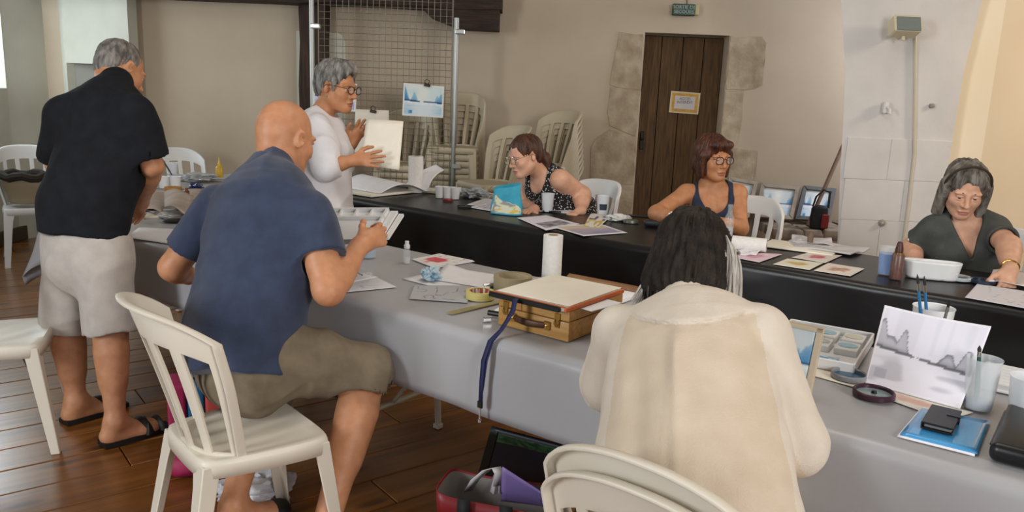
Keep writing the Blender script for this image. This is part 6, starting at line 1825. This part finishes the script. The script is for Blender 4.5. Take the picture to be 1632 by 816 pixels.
brush(un(-.375, 2.475, .76), (1.129, 2.187, 1.000), 'left of the two blue handled brushes in the mug', HB, 'blue brushes in the mug', .0058)
brush(un(-.365, 2.49, .76), (1.150, 2.189, 0.995), 'right of the two blue handled brushes in the mug', HB, 'blue brushes in the mug', .0058)
brush(un(-.355, 2.52, .76), (1.150, 2.044, 0.965), 'short grey handled brush at the right side of the mug', M('handle_grey', '#8d8d8f', .4), None, .0055)
cup((1.148, 1.852, 0.744), .040, .125, 'frosted water cup with blue bottom in front of the grey landscape', M('water_blue2', '#5b93c4', .15, alpha=.75), .16, M('frosted_clear', '#dfe3e6', .25, alpha=.40))
brush(un(-.200, 2.165, .76), un(-.215, 2.185, .895), 'brush with dark green handle standing in the frosted water cup', M('handle_green', '#1e4a42', .4), None, .0065)
t = empty('ridged_tray', un(-.11, 2.43, .744), 'white ridged tray at the right edge of the photo', 'tray', None, TABLE_RZ)
bm = bmesh.new(); box(bm, (0, 0, .004), (.24, .20, .008), bev=.002); bm_obj('base', bm, WHITEP, t)
for k in range(7):
    bm = bmesh.new(); box(bm, (0, -.085 + .028 * k, .016), (.235, .012, .018), (math.radians(25), 0, 0), bev=.002); bm_obj('ridge', bm, WHITEP, t)
cup(un(-.095, 2.16, .7435), .048, .105, 'frosted white cup behind the black case at the right edge', M('water_milky', '#c9cabf', .3, alpha=.8), .4, FROST)
# blue folder with papers, phone, black case
fc = [un(-.305, 1.855, .748), un(-.155, 1.862, .748), un(-.16, 2.085, .748), un(-.300, 2.060, .748)]
sheet('paper_sheet', [Vector(q) + U * -.004 + NN * -.008 + Vector((0, 0, -.003)) for q in fc], PAPER, 'white papers under the blue plastic folder', 'paper', th=.003)
sheet('plastic_folder', fc, M('folder_blue', '#3d8fc9', .18, '#4a9ad0', 6, coat=.4), 'blue plastic folder under the black phone', 'folder', th=.003)
t = empty('phone', un(-.245, 1.98, .7495), 'black phone in a wallet case with strap on the blue folder', 'phone', None, TABLE_RZ + .02)
bm = bmesh.new(); box(bm, (0, 0, .004), (.064, .135, .004), bev=.0015); box(bm, (0, 0, .017), (.064, .135, .004), bev=.0015); box(bm, (-.031, 0, .0105), (.003, .135, .016), bev=.001); bm_obj('wallet', bm, M('wallet_black', '#17171b', .35), t)
bm = bmesh.new(); box(bm, (.001, 0, .0105), (.056, .127, .008), bev=.002); bm_obj('handset', bm, M('phone_grey', '#7c7a78', .3, metal=.4), t)
bm = bmesh.new(); box(bm, (.022, .02, .0198), (.03, .018, .002), bev=.0008); box(bm, (.0335, .02, .0105), (.002, .018, .018), bev=.0008); bm_obj('strap', bm, MATS['wallet_black'], t)
t = empty('zip_case', un(-.005, 2.01, .7435), 'black zipped case at the right bottom corner of the photo', 'case', None, TABLE_RZ)
bm = bmesh.new(); box(bm, (0, 0, .021), (.26, .335, .042), bev=.016, seg=4); bm_obj('case', bm, M('case_black', '#0f0f12', .35), t, smooth=True)
bm = bmesh.new(); tube(bm, [(-.131, -.12, .021), (-.131, .12, .021)], .003, 6); bm_obj('zip', bm, M('zip_grey', '#3a3a3d', .4), t)

# ================================================================ on the black cloth
bp_ = [un(-4.28, 3.55, .744), un(-3.86, 3.53, .744), un(-3.80, 3.98, .744), un(-4.22, 4.05, .744)]
slab('sketch_pad', un(-4.02, 3.78, .744), (.42, .50, .016), TABLE_RZ, PAPERC, 'big cream pad lying at the far left end of the black cloth', 'pad')
sheet('paper_sheet', [un(-4.22, 3.62, .762), un(-3.80, 3.60, .762), un(-3.72, 3.98, .762), un(-4.20, 4.02, .762)], PAPER, 'large white sheet arching over the cream pad at the left of the black cloth', 'paper', 'big curled sheets', lift=lambda u, v: .075 * math.sin(PI * min(1, v * 1.1)) * (1 - .3 * u) + .002, nu=14, nv=20)
sheet('paper_sheet', [un(-3.97, 3.98, .76), un(-3.72, 3.96, .76), un(-3.70, 4.10, .90), un(-3.78, 4.10, .93)], PAPER, 'white sheet curling upright against the paper towel roll', 'paper', 'big curled sheets', lift=lambda u, v: .03 * math.sin(PI * v), nu=12, nv=14)
roll((-0.679, 5.474, 0.743), .051, .245, 'tall white paper towel roll on the black cloth beside the curled sheets')
slab('paper_stack', un(-3.74, 4.06, .7435), (.16, .12, .02), TABLE_RZ + .2, PAPERC, 'cream paper stack right behind the tall towel roll', 'paper')
def cluster(p, rz, n, r, h, label, sp=.055):
    t = empty('pot_cluster', p, label, 'pots', None, rz)
    for k in range(n):
        bm = bmesh.new(); x = (k - (n - 1) / 2) * sp
        lathe(bm, [(0, .0015), (r * .78, .0), (r * .80, .003), (r, h), (r - .002, h), (r * .76, .005), (0, .005)], (x, .0, 0), 18); bm_obj('pot', bm, WHITEP, t, smooth=True)
    bm = bmesh.new(); box(bm, (0, .0, h - .003), (sp * (n - 1) + r * 2 + .012, r * 2 + .012, .006), bev=.002)
    hole = bm
    return t, bm
t, b_ = cluster((-0.438, 5.223, 0.743), TABLE_RZ + .35, 3, .032, .075, 'joined white plastic pots on the black cloth beside the towel roll'); b_.free()
bm = bmesh.new(); box(bm, (0, .034, .06), (.165, .004, .03), bev=.001); bm_obj('rim', bm, WHITEP, t)
t = empty('red_tin', (-0.424, 5.106, 0.743), 'small dark red paint tin in front of the joined white pots', 'tin')
bm = bmesh.new(); lathe(bm, [(0, 0), (.034, 0), (.036, .006), (.028, .014), (0, .012)], (0, 0, 0), 18, sy=.6); bm_obj('lid', bm, M('lid_red', '#7a1b22', .3), t, smooth=True)
crumple((-0.263, 5.339, 0.743), .085, .06, M('film_silver', '#b4b8ba', .22, '#8f9497', 30), 'crumpled silver grey foil left of the turquoise pouch', 'foil', 21, 'crumpled_foil', 1.3, -.3)
sheet('paper_sheet', [(-0.294, 4.965, 0.744), (-0.073, 4.864, 0.744), (0.075, 5.128, 0.744), (-0.198, 5.288, 0.744)], PRINT, 'white printed paper behind the turquoise pouch', 'paper', 'papers left of the turquoise pouch', paint=lines(W_, (.6, .6, .62), 12, 2), nu=30, nv=30)
sheet('paper_sheet', [(-0.279, 4.850, 0.746), (-0.099, 4.694, 0.746), (0.034, 4.910, 0.746), (-0.164, 5.048, 0.745)], PRINT, 'white paper with black handwriting in front of the turquoise pouch', 'paper', 'papers left of the turquoise pouch', paint=lines(W_, (.15, .15, .18), 7, 5), nu=30, nv=24)
slab('eraser', (-0.301, 4.834, 0.743), (.085, .03, .014), TABLE_RZ + .45, MATS['edge_black'], 'black flat eraser in front of the joined white pots', 'eraser', .004)
# turquoise pouch with flower print
t = empty('pouch', (-0.043, 4.652, 0.743), 'turquoise fabric pouch with a flower print standing on the black cloth', 'pouch', None, -.30)
bm = bmesh.new()
def pf(u, v):
    a = 2 * PI * u; w = .094 - .008 * v; d = .034 * (1 - v) ** .8 + .004
    x = w * math.copysign(abs(math.cos(a)) ** .7, math.cos(a)); y = d * math.copysign(abs(math.sin(a)) ** .9, math.sin(a))
    z = .165 * v + .012 * v * math.sin(a + .5) + .012 * v * (x / w)
    return Vector((x + .006 * math.sin(v * 6 + a), y, z))
gridmesh(bm, pf, 36, 12); bmesh.ops.remove_doubles(bm, verts=bm.verts, dist=1e-5); bm_obj('fabric', bm, M('pouch_turquoise', '#2f8fa8', .7, '#3c9fb8', 14, bump=.3, bscale=200), t, smooth=True)
def flower(u, v):
    c = (.80, .80, .70); k = n2(u * 8, v * 8, 2)
    if k > .5: c = (.80, .70, .30)
    elif k < -.2: c = (.55, .56, .55)
    return c
bm = bmesh.new(); lay = bm.loops.layers.float_color.new('col')
pts = [(.20, .06), (.95, .04), (.93, .18), (.70, .32), (.52, .48), (.36, .62), (.25, .68), (.22, .40)]
def ff(q): 
    a = -PI + PI * q[0]; p = pf((a / (2 * PI)) % 1.0, q[1]); return Vector((p.x, p.y - .0022, p.z))
def tri(u, v):
    top = .70 - .55 * u
    return (.20 + .72 * u, .05 + v * top * (1 + .12 * n2(u * 9, 0, 3)))
vs = gridmesh(bm, lambda u, v: ff(tri(u, v)), 22, 12)
uvm = {vs[i][j]: (i / 22, j / 12) for i in range(23) for j in range(13)}
for f in bm.faces:
    for l in f.loops: l[lay] = lin(flower(*uvm[l.vert]))
bm_obj('flower_print', bm, PRINT, t, smooth=True)
bm = bmesh.new(); tube(bm, [(-.088, -.012, .155), (-.097, -.014, .15), (-.10, -.014, .135), (-.094, -.014, .13)], .003, 6); bm_obj('zip_tab', bm, M('zip_brass', '#a08d5c', .35, metal=.6), t, smooth=True)
cup((0.031, 4.671, 0.743), .012, .035, 'tiny cork tube right of the turquoise pouch', None, .5, M('cork', '#8b7a66', .8), name='cork_tube', cat='tube')
WCLR = M('water_clear2', '#c5cbd2', .08, alpha=.5)
cup((0.202, 4.816, 0.743), .040, .108, 'left frosted plastic cup on the black cloth, right of the pouch', WCLR, .45, None, 'frosted cups')
c2 = cup((0.532, 4.779, 0.743), .040, .112, 'right frosted plastic cup with dark printed label, before the door stones', WCLR, .3, None, 'frosted cups')
bm = bmesh.new()
gridmesh(bm, lambda u, v: Vector(((.0345 + .005 * v) * math.cos(-2.2 + 1.2 * u), (.0345 + .005 * v) * math.sin(-2.2 + 1.2 * u), .030 + .036 * v)) * 1.03, 8, 2); bm_obj('label', bm, M('label_dark', '#2c3440', .5), c2)
sheet('paper_sheet', [(0.088, 4.830, 0.744), (0.324, 4.767, 0.744), (0.510, 5.026, 0.744), (0.244, 5.119, 0.744)], PRINT, 'printed sheet under the left frosted cup', 'paper', 'sheets right of the pouch', paint=lines(W_, (.66, .66, .70), 12, 11), nu=30, nv=30)
slab('pen_case', (0.231, 4.792, 0.744), (.11, .02, .008), TABLE_RZ + .5, MATS['edge_black'], 'thin black pen behind the left frosted cup', 'pen', .003)
def photo1(u, v):
    if .12 < u < .9 and .10 < v < .48: return mixc((.35, .33, .36), (.70, .68, .70), .5 + .5 * n2(u * 10, v * 14, 3))
    return (.86, .84, .87)
def photo2(u, v):
    if .06 < u < .94 and .08 < v < .92: return mixc(mixc((.78, .70, .62), (.55, .53, .66), sst(.75, .35, v)), (.85, .80, .74), .4 * (.5 + .5 * n2(u * 4, v * 9, 4)))
    return (.87, .86, .88)
sheet('paper_sheet', [(0.172, 4.138, 0.745), (0.367, 4.385, 0.745), (0.189, 4.655, 0.745), (0.020, 4.518, 0.745)], PRINT, 'white sheet with a dark printed landscape at the front edge of the black cloth', 'paper', 'printed pictures on the black cloth', paint=photo1, nu=40, nv=30)
sheet('paper_sheet', [(0.358, 4.009, 0.746), (0.600, 4.156, 0.746), (0.479, 4.428, 0.746), (0.202, 4.257, 0.746)], PRINT, 'sheet with a sunset landscape print at the front edge of the black cloth', 'paper', 'printed pictures on the black cloth', paint=photo2, nu=40, nv=30)
sheet('picture_card', [(0.380, 4.288, 0.748), (0.465, 4.288, 0.748), (0.571, 4.687, 0.748), (0.467, 4.807, 0.748)], PRINT, 'flower card in yellow and purple lying between the printed sheets', 'card', paint=lambda u, v: mixc((.86, .85, .80), ((.75, .62, .25), (.36, .22, .42))[int(v > .55)], .9 * sst(.05, .3, n2(u * 7, v * 7, 4))), nu=30, nv=30)
crumple((0.599, 4.583, 0.743), .055, .035, M('tissue_white', '#cfcfcc', .85), 'white crumpled tissue right of the labelled cup', 'tissue', 33, 'crumpled_tissue', 1.5, .1)
t = empty('round_tin', (0.666, 4.511, 0.743), 'flat grey green tin near the wrist of the woman in navy', 'tin')
bm = bmesh.new(); lathe(bm, [(0, 0), (.044, 0), (.044, .012), (.040, .018), (0, .018)], (0, 0, 0), 22, sy=.7); bm_obj('tin', bm, M('tin_green', '#5d6155', .35, metal=.4), t, smooth=True)
slab('black_pad', (0.745, 4.737, 0.743), (.12, .05, .010), TABLE_RZ + .4, MATS['edge_black'], 'small black pad behind the grey green tin', 'pad', .002)
t = empty('glasses_case', (0.792, 4.413, 0.743), 'dark glasses case before the bracelet of the woman in navy', 'case', None, TABLE_RZ + .3)
bm = bmesh.new(); box(bm, (0, 0, .018), (.13, .055, .036), bev=.014, seg=3); bm_obj('case', bm, M('case_dark_grey', '#26272a', .35), t, smooth=True)
sheet('paper_sheet', [(0.752, 4.587, 0.745), (0.855, 4.396, 0.745), (1.025, 4.609, 0.745), (0.907, 4.766, 0.745)], PAPER, 'white paper under the forearm with the bracelet', 'paper')
t = empty('drink_bottle', (1.139, 4.198, 0.743), 'small clear bottle with clear cap before the woman in navy', 'bottle')
bm = bmesh.new(); lathe(bm, [(0, .001), (.024, .001), (.025, .006), (.025, .10), (.013, .125), (.012, .150), (.0135, .152), (.0135, .168), (0, .169)], (0, 0, 0), 18); bm_obj('bottle', bm, GLASSC, t, smooth=True)
bm = bmesh.new(); lathe(bm, [(0, .004), (.0235, .004), (.0235, .05), (0, .05)], (0, 0, 0), 16); bm_obj('liquid', bm, M('water_clear', '#e4eaf0', .05, alpha=.35), t, smooth=True)
# roll lying down, board, sheets
roll(Vector((1.061, 3.824, 0.743)) + Vector((0, 0, .034)), .034, .16, 'white paper roll lying on its side behind the pink card', tuple((Vector((1.189, 3.773, 0.743)) - Vector((1.061, 3.824, 0.743))).normalized()), .014, name='paper_roll')
slab('drawing_pad', un(-1.22, 4.00, .7435), (.34, .22, .007), TABLE_RZ + .1, PAPERC, 'cream board lying behind the paper roll', 'pad')
sheet('paper_sheet', [(1.004, 3.672, 0.744), (1.135, 3.669, 0.744), (1.246, 3.873, 0.744), (1.102, 3.907, 0.744)], PRINT, 'crumpled printed paper under the lying paper roll', 'paper', paint=scrawl(W_, (.5, .5, .56), .12, 9, 21), nu=26, nv=16, lift=lambda u, v: .008 * n2(u * 5, v * 5, 2) + .006)
CARD = 'test colour cards'
for pts, base, col, lab, sd in (
    ([(1.013, 3.614, 0.745), (1.107, 3.523, 0.745), (1.280, 3.740, 0.745), (1.114, 3.751, 0.745)], (.86, .76, .80), (.78, .52, .62), 'pink washed colour card, leftmost on the black cloth', 1),
    ([(1.160, 3.494, 0.745), (1.289, 3.403, 0.745), (1.410, 3.567, 0.745), (1.271, 3.637, 0.745)], (.88, .86, .80), (.75, .62, .30), 'colour card with a yellow blot on the black cloth', 2),
    ([(1.302, 3.671, 0.745), (1.419, 3.569, 0.745), (1.575, 3.768, 0.745), (1.435, 3.816, 0.745)], (.86, .82, .78), (.74, .30, .38), 'colour card with a red blot behind the yellow one', 3),
    ([(1.305, 3.394, 0.745), (1.428, 3.308, 0.745), (1.560, 3.478, 0.745), (1.435, 3.572, 0.745)], (.88, .84, .80), (.68, .48, .40), 'colour card with a brown blot, the nearest to the blue cup', 4)):
    sheet('colour_card', pts, PRINT, lab, 'card', CARD, paint=blot(base, col, .36, sd), nu=36, nv=24)
sheet('newspaper', [(1.338, 3.959, 0.750), (1.605, 3.748, 0.750), (1.770, 3.919, 0.750), (1.486, 4.164, 0.750)], PRINT, 'folded newspaper sheets spread on the black cloth before the ledge', 'newspaper', 'newspapers', paint=lines((.76, .75, .76), (.50, .50, .53), 26, 3), nu=50, nv=50, th=.008, lift=lambda u, v: .008 * n2(u * 4, v * 3, 9) + .006 * u)
sheet('newspaper', [(1.421, 4.032, 0.762), (1.622, 3.990, 0.762), (1.660, 4.157, 0.765), (1.459, 4.149, 0.765)], PRINT, 'smaller folded newspaper lying on the spread one', 'newspaper', 'newspapers', paint=lines((.76, .75, .76), (.55, .55, .57), 18, 6), nu=36, nv=30, th=.004, lift=lambda u, v: .01 * n2(u * 4, v * 3, 5))
t = empty('cork_stopper', (1.501, 3.998, 0.762), 'small brown stopper standing on the newspapers', 'stopper')
bm = bmesh.new(); lathe(bm, [(0, 0), (.014, 0), (.016, .03), (.010, .04), (.012, .055), (0, .058)], (0, 0, 0), 14); bm_obj('stopper', bm, M('stopper_brown', '#6d5a48', .7), t, smooth=True)
cup((1.609, 3.382, 0.743), .040, .118, 'clear plastic cup of bright blue water before the woman in grey', M('water_bright', '#1c78cc', .1, alpha=.92), .78, GLASSC)
t = empty('dropper_bottle', (1.615, 3.302, 0.743), 'brown dropper bottle with dark red cap beside the blue cup', 'bottle')
bm = bmesh.new(); lathe(bm, [(0, .0), (.0235, 0), (.0245, .004), (.0245, .100), (.020, .108)], (0, 0, 0), 20); bm_obj('bottle', bm, M('bottle_mauve', '#5d4038', .35, '#6f5048', 60), t, smooth=True)
bm = bmesh.new(); lathe(bm, [(.0205, .106), (.0205, .112), (0, .112)], (0, 0, 0), 18); bm_obj('gold_band', bm, BRASS, t, smooth=True)
bm = bmesh.new(); lathe(bm, [(.016, .112), (.0155, .128), (.011, .150), (.008, .158), (0, .159)], (0, 0, 0), 18); bm_obj('cap', bm, M('cap_brown', '#47231c', .4), t, smooth=True)
# white multi pot with scalloped wells
t = empty('scalloped_palette', un(-.585, 3.735, .7435), 'white scalloped plastic pot palette before the woman in grey', 'palette', None, TABLE_RZ + .35)
bm = bmesh.new()
def sc(u, v):
    a = 2 * PI * u; w, d = .112, .040; f = 1 - .12 * (1 - v)
    x = w * math.copysign(abs(math.cos(a)) ** .55, math.cos(a)); y = d * math.copysign(abs(math.sin(a)) ** .8, math.sin(a))
    sc_ = (1 - .16 * (1 - v * .8) * max(0, math.cos(x / w * PI * 2.5 + PI)) ** 6)
    return Vector((x * f, y * f * sc_, .075 * v))
gridmesh(bm, sc, 72, 8); bmesh.ops.remove_doubles(bm, verts=bm.verts, dist=1e-5)
o = bm_obj('wall', bm, WHITEP, t, smooth=True); m = o.modifiers.new('thickness', 'SOLIDIFY'); m.thickness = .003
bm = bmesh.new(); box(bm, (0, 0, .03), (.18, .055, .004), bev=.001); bm_obj('floor_plate', bm, WHITEP, t)
lid((1.894, 3.325, 0.744), .050, 'pale grey ring shaped lid with dark disc right of the scalloped palette', M('lid_pale', '#a9b0b3', .3), M('lid_dark', '#33393d', .25))
lid((1.971, 3.282, 0.744), .048, 'dark blue ring shaped lid under the reaching hand of the woman in grey', M('lid_navy', '#1d2a3d', .35), MATS['lid_dark'])
sheet('paper_sheet', [(1.746, 3.005, 0.745), (1.907, 2.866, 0.744), (2.116, 3.122, 0.745), (1.938, 3.261, 0.745)], PRINT, 'white sheet with faint drawing under the hand of the woman in grey', 'paper', 'papers of the woman in grey', paint=scrawl((.85, .84, .87), (.62, .62, .68), .08, 6, 30), nu=40, nv=24)
sheet('paper_sheet', [(1.978, 3.253, 0.748), (2.121, 3.170, 0.748), (2.299, 3.454, 0.752), (2.138, 3.499, 0.752)], PAPER, 'white crumpled paper behind the reaching hand at the right edge', 'paper', 'papers of the woman in grey', lift=lambda u, v: .012 * n2(u * 4, v * 4, 4) + .008)

# ================================================================ on the floor
def shopping_bag():
    c = Vector((.0, 2.10, 0)); t = empty('shopping_bag', c, 'red and purple shopping bag with black straps standing open on the floor', 'bag')
    A_ = Vector((.345, -.085, 0)).normalized(); B_ = Vector((-A_.y, A_.x, 0))
    H_ = .345
    def ring(z, w, d, n=40, wob=0.0):
        out = []
        for k in range(n):
            a = 2 * PI * k / n; x = w * math.copysign(abs(math.cos(a)) ** .45, math.cos(a)); y = d * math.copysign(abs(math.sin(a)) ** .45, math.sin(a))
            out.append(A_ * x + B_ * (y + wob * math.sin(a * 3)) + Vector((0, 0, z + wob * .8 * math.sin(a * 2 + 1))))
        return out
    RED, STR, INN = M('bag_red_trim', '#7e1c22', .45), M('bag_print', '#3a3f6a', .45, '#b9788a', 9, (1, 1, 3), lo=.42, hi=.58), M('bag_inner', '#8d8680', .6)
    def band(nm, levels, mat):
        bm = bmesh.new(); prev = None
        for z, w, d, wob in levels:
            r_ = [bm.verts.new(p) for p in ring(z, w, d, 40, wob)]
            if prev:
                for i in range(40): bm.faces.new((prev[i], prev[(i + 1) % 40], r_[(i + 1) % 40], r_[i]))
            else: bm.faces.new(r_[::-1])
            prev = r_
        o = bm_obj(nm, bm, mat, t, smooth=True); return o
    b = band('printed_body', [(.005, .15, .075, 0), (.10, .165, .085, .003), (.20, .172, .09, .006), (.275, .176, .092, .008)], STR)
    bm = bmesh.new(); prev = None
    for z, w, d, wob in ((.27, .177, .093, .008), (.31, .18, .095, .010), (.345, .18, .095, .012)):
        r_ = [bm.verts.new(p) for p in ring(z, w, d, 40, wob)]
        if prev:
            for i in range(40): bm.faces.new((prev[i], prev[(i + 1) % 40], r_[(i + 1) % 40], r_[i]))
        prev = r_
    o = bm_obj('red_rim', bm, RED, t, smooth=True); m = o.modifiers.new('thickness', 'SOLIDIFY'); m.thickness = .003
    bm = bmesh.new(); prev = None
    for z, w, d, wob in ((.338, .176, .091, .012), (.25, .172, .087, .008), (.10, .158, .078, .0)):
        r_ = [bm.verts.new(p) for p in ring(z, w, d, 40, wob)]
        if prev:
            for i in range(40): bm.faces.new((prev[i], prev[(i + 1) % 40], r_[(i + 1) % 40], r_[i]))
        prev = r_
    bm_obj('lining', bm, INN, t, smooth=True)
    for x in (-.085, .035):
        bm = bmesh.new(); pts = [A_ * (x + .02 * (1 - q) * (x > 0)) + B_ * (-.094 - .006 * math.sin(q * 3)) + Vector((0, 0, .02 + .33 * q)) for q in np.linspace(0, 1, 8)]
        L_ = [bm.verts.new(p - A_ * .018) for p in pts]; R_ = [bm.verts.new(p + A_ * .018) for p in pts]
        for i in range(7): bm.faces.new((L_[i], R_[i], R_[i + 1], L_[i + 1]))
        o = bm_obj('black_strap', bm, MATS['bag_black'], t, smooth=True); m = o.modifiers.new('thickness', 'SOLIDIFY'); m.thickness = .004; m.offset = 1
    return t, A_, B_, c
bag_t, A_, B_, c_ = shopping_bag()
# things sticking out of the bag
q = [(-0.085, 2.413, 0.220), (0.245, 2.316, 0.220), (0.218, 2.134, 0.450), (-0.043, 2.228, 0.470)]
o = sheet('picture_board', q, M('board_navy', '#15181f', .45, '#1a1f2a', 5), 'large dark board with green flecked top edge sticking out of the shopping bag', 'board', th=.012)
P_ = [Vector(x) for x in q]; n_ = (P_[1] - P_[0]).cross(P_[3] - P_[0]).normalized()
f = lambda u, v: (P_[0] * (1 - u) + P_[1] * u) * (1 - v) + (P_[3] * (1 - u) + P_[2] * u) * v + n_ * .0015
s = sheet('green_edge', [f(.10, .80), f(1, .80), f(1, .97), f(.10, .97)], M('edge_green', '#14231a', .5, '#2a4a2c', 60, lo=.4, hi=.6), None, th=.001); s.location -= o.location; s.parent = o; del s['category']
s = sheet('dark_edge', [f(.0, .0), f(.09, .0), f(.09, 1), f(.0, 1)], M('edge_darkgreen', '#10150f', .5), None, th=.001); s.location -= o.location; s.parent = o; del s['category']
sheet('purple_folder', [(-0.004, 2.184, 0.260), (0.157, 2.153, 0.260), (0.126, 2.068, 0.345), (-0.004, 2.105, 0.410)], M('folder_purple', '#8d77b4', .4), 'purple folder leaning in the shopping bag', 'folder', th=.004)
t = empty('plastic_carrier', (-0.049, 2.201, 0.300), 'white plastic carrier handles poking out of the shopping bag', 'carrier bag'); off = t.location
bm = bmesh.new(); pts = [Vector(x) - off for x in ((-0.103, 2.162, 0.300), (-0.081, 2.140, 0.350), (-0.049, 2.132, 0.385), (-0.022, 2.130, 0.395), (-0.013, 2.122, 0.380), (-0.015, 2.143, 0.330))]
for k in range(len(pts) - 1): pass
L_ = [bm.verts.new(p + Vector((-.012, 0, 0))) for p in pts]; R_ = [bm.verts.new(p + Vector((.014, .004, .004))) for p in pts]
for i in range(len(pts) - 1): bm.faces.new((L_[i], R_[i], R_[i + 1], L_[i + 1]))
o = bm_obj('handle', bm, M('carrier_white', '#cfcaca', .5), t, smooth=True); m = o.modifiers.new('thickness', 'SOLIDIFY'); m.thickness = .002
bm = bmesh.new(); gridmesh(bm, lambda u, v: (Vector((-0.042, 2.163, 0.300)) * (1 - u) + Vector((-0.009, 2.155, 0.300)) * u) * (1 - v) + (Vector((-0.029, 2.156, 0.360)) * (1 - u) + Vector((-0.011, 2.128, 0.375)) * u) * v - off + Vector((0, .006 * math.sin(u * 9), 0)), 8, 5)
o = bm_obj('film', bm, M('carrier_film', '#c5b9c0', .45, alpha=.85), t, smooth=True)
# bags behind the foreground chair
def soft_bag(name, p, size, bands, label, rz):
    t = empty(name, p, label, 'bag', None, rz)
    w = size[0] / len(bands)
    for k, mt in enumerate(bands):
        bm = bmesh.new(); box(bm, (-size[0] / 2 + w * (k + .5), 0, size[2] / 2), (w * .99, size[1] * (1 - .1 * (k % 2)), size[2] * (1 - .06 * (k % 3))), bev=.012, seg=3); bm_obj('panel', bm, mt, t, smooth=True)
    bm = bmesh.new(); tube(bm, [(-size[0] * .25, 0, size[2] * .95), (-size[0] * .15, 0, size[2] + .06), (size[0] * .15, 0, size[2] + .06), (size[0] * .25, 0, size[2] * .95)], .008, 6); bm_obj('strap', bm, MATS['bag_black'], t, smooth=True)
MG, TQ, RD, NV = M('bag_magenta', '#9c1f4e', .6), M('bag_blue', '#1f5f8a', .6), M('bag_coral', '#b5433c', .6), M('bag_navy', '#1c2236', .6)
soft_bag('rucksack', (-1.161, 3.008, 0.000), (.34, .16, .30), [MG, TQ, RD, NV, TQ], 'magenta and blue bag on the floor behind the foreground chair', .35)
t = empty('magenta_pouch', (-1.190, 2.773, 0.000), 'magenta pouch on the floor under the foreground chair', 'pouch')
s = Sdf(); b0 = t.location; s.ell((b0[0], b0[1], .045), (.10, .06, .05), None, .02); s.cut((b0[0], b0[1], .002), (0, 0, -1)); s.disp = folds(.008, (12, 12, 12), seed=3)
sdf_obj('fabric', s, .007, MG, t)
crumple((-0.862, 2.586, 0.002), .11, .10, M('cloth_white', '#c9c9cd', .8), 'white crumpled cloth on the floor beneath the foreground chair', 'cloth', 44, 'crumpled_cloth', 1.3, .4)
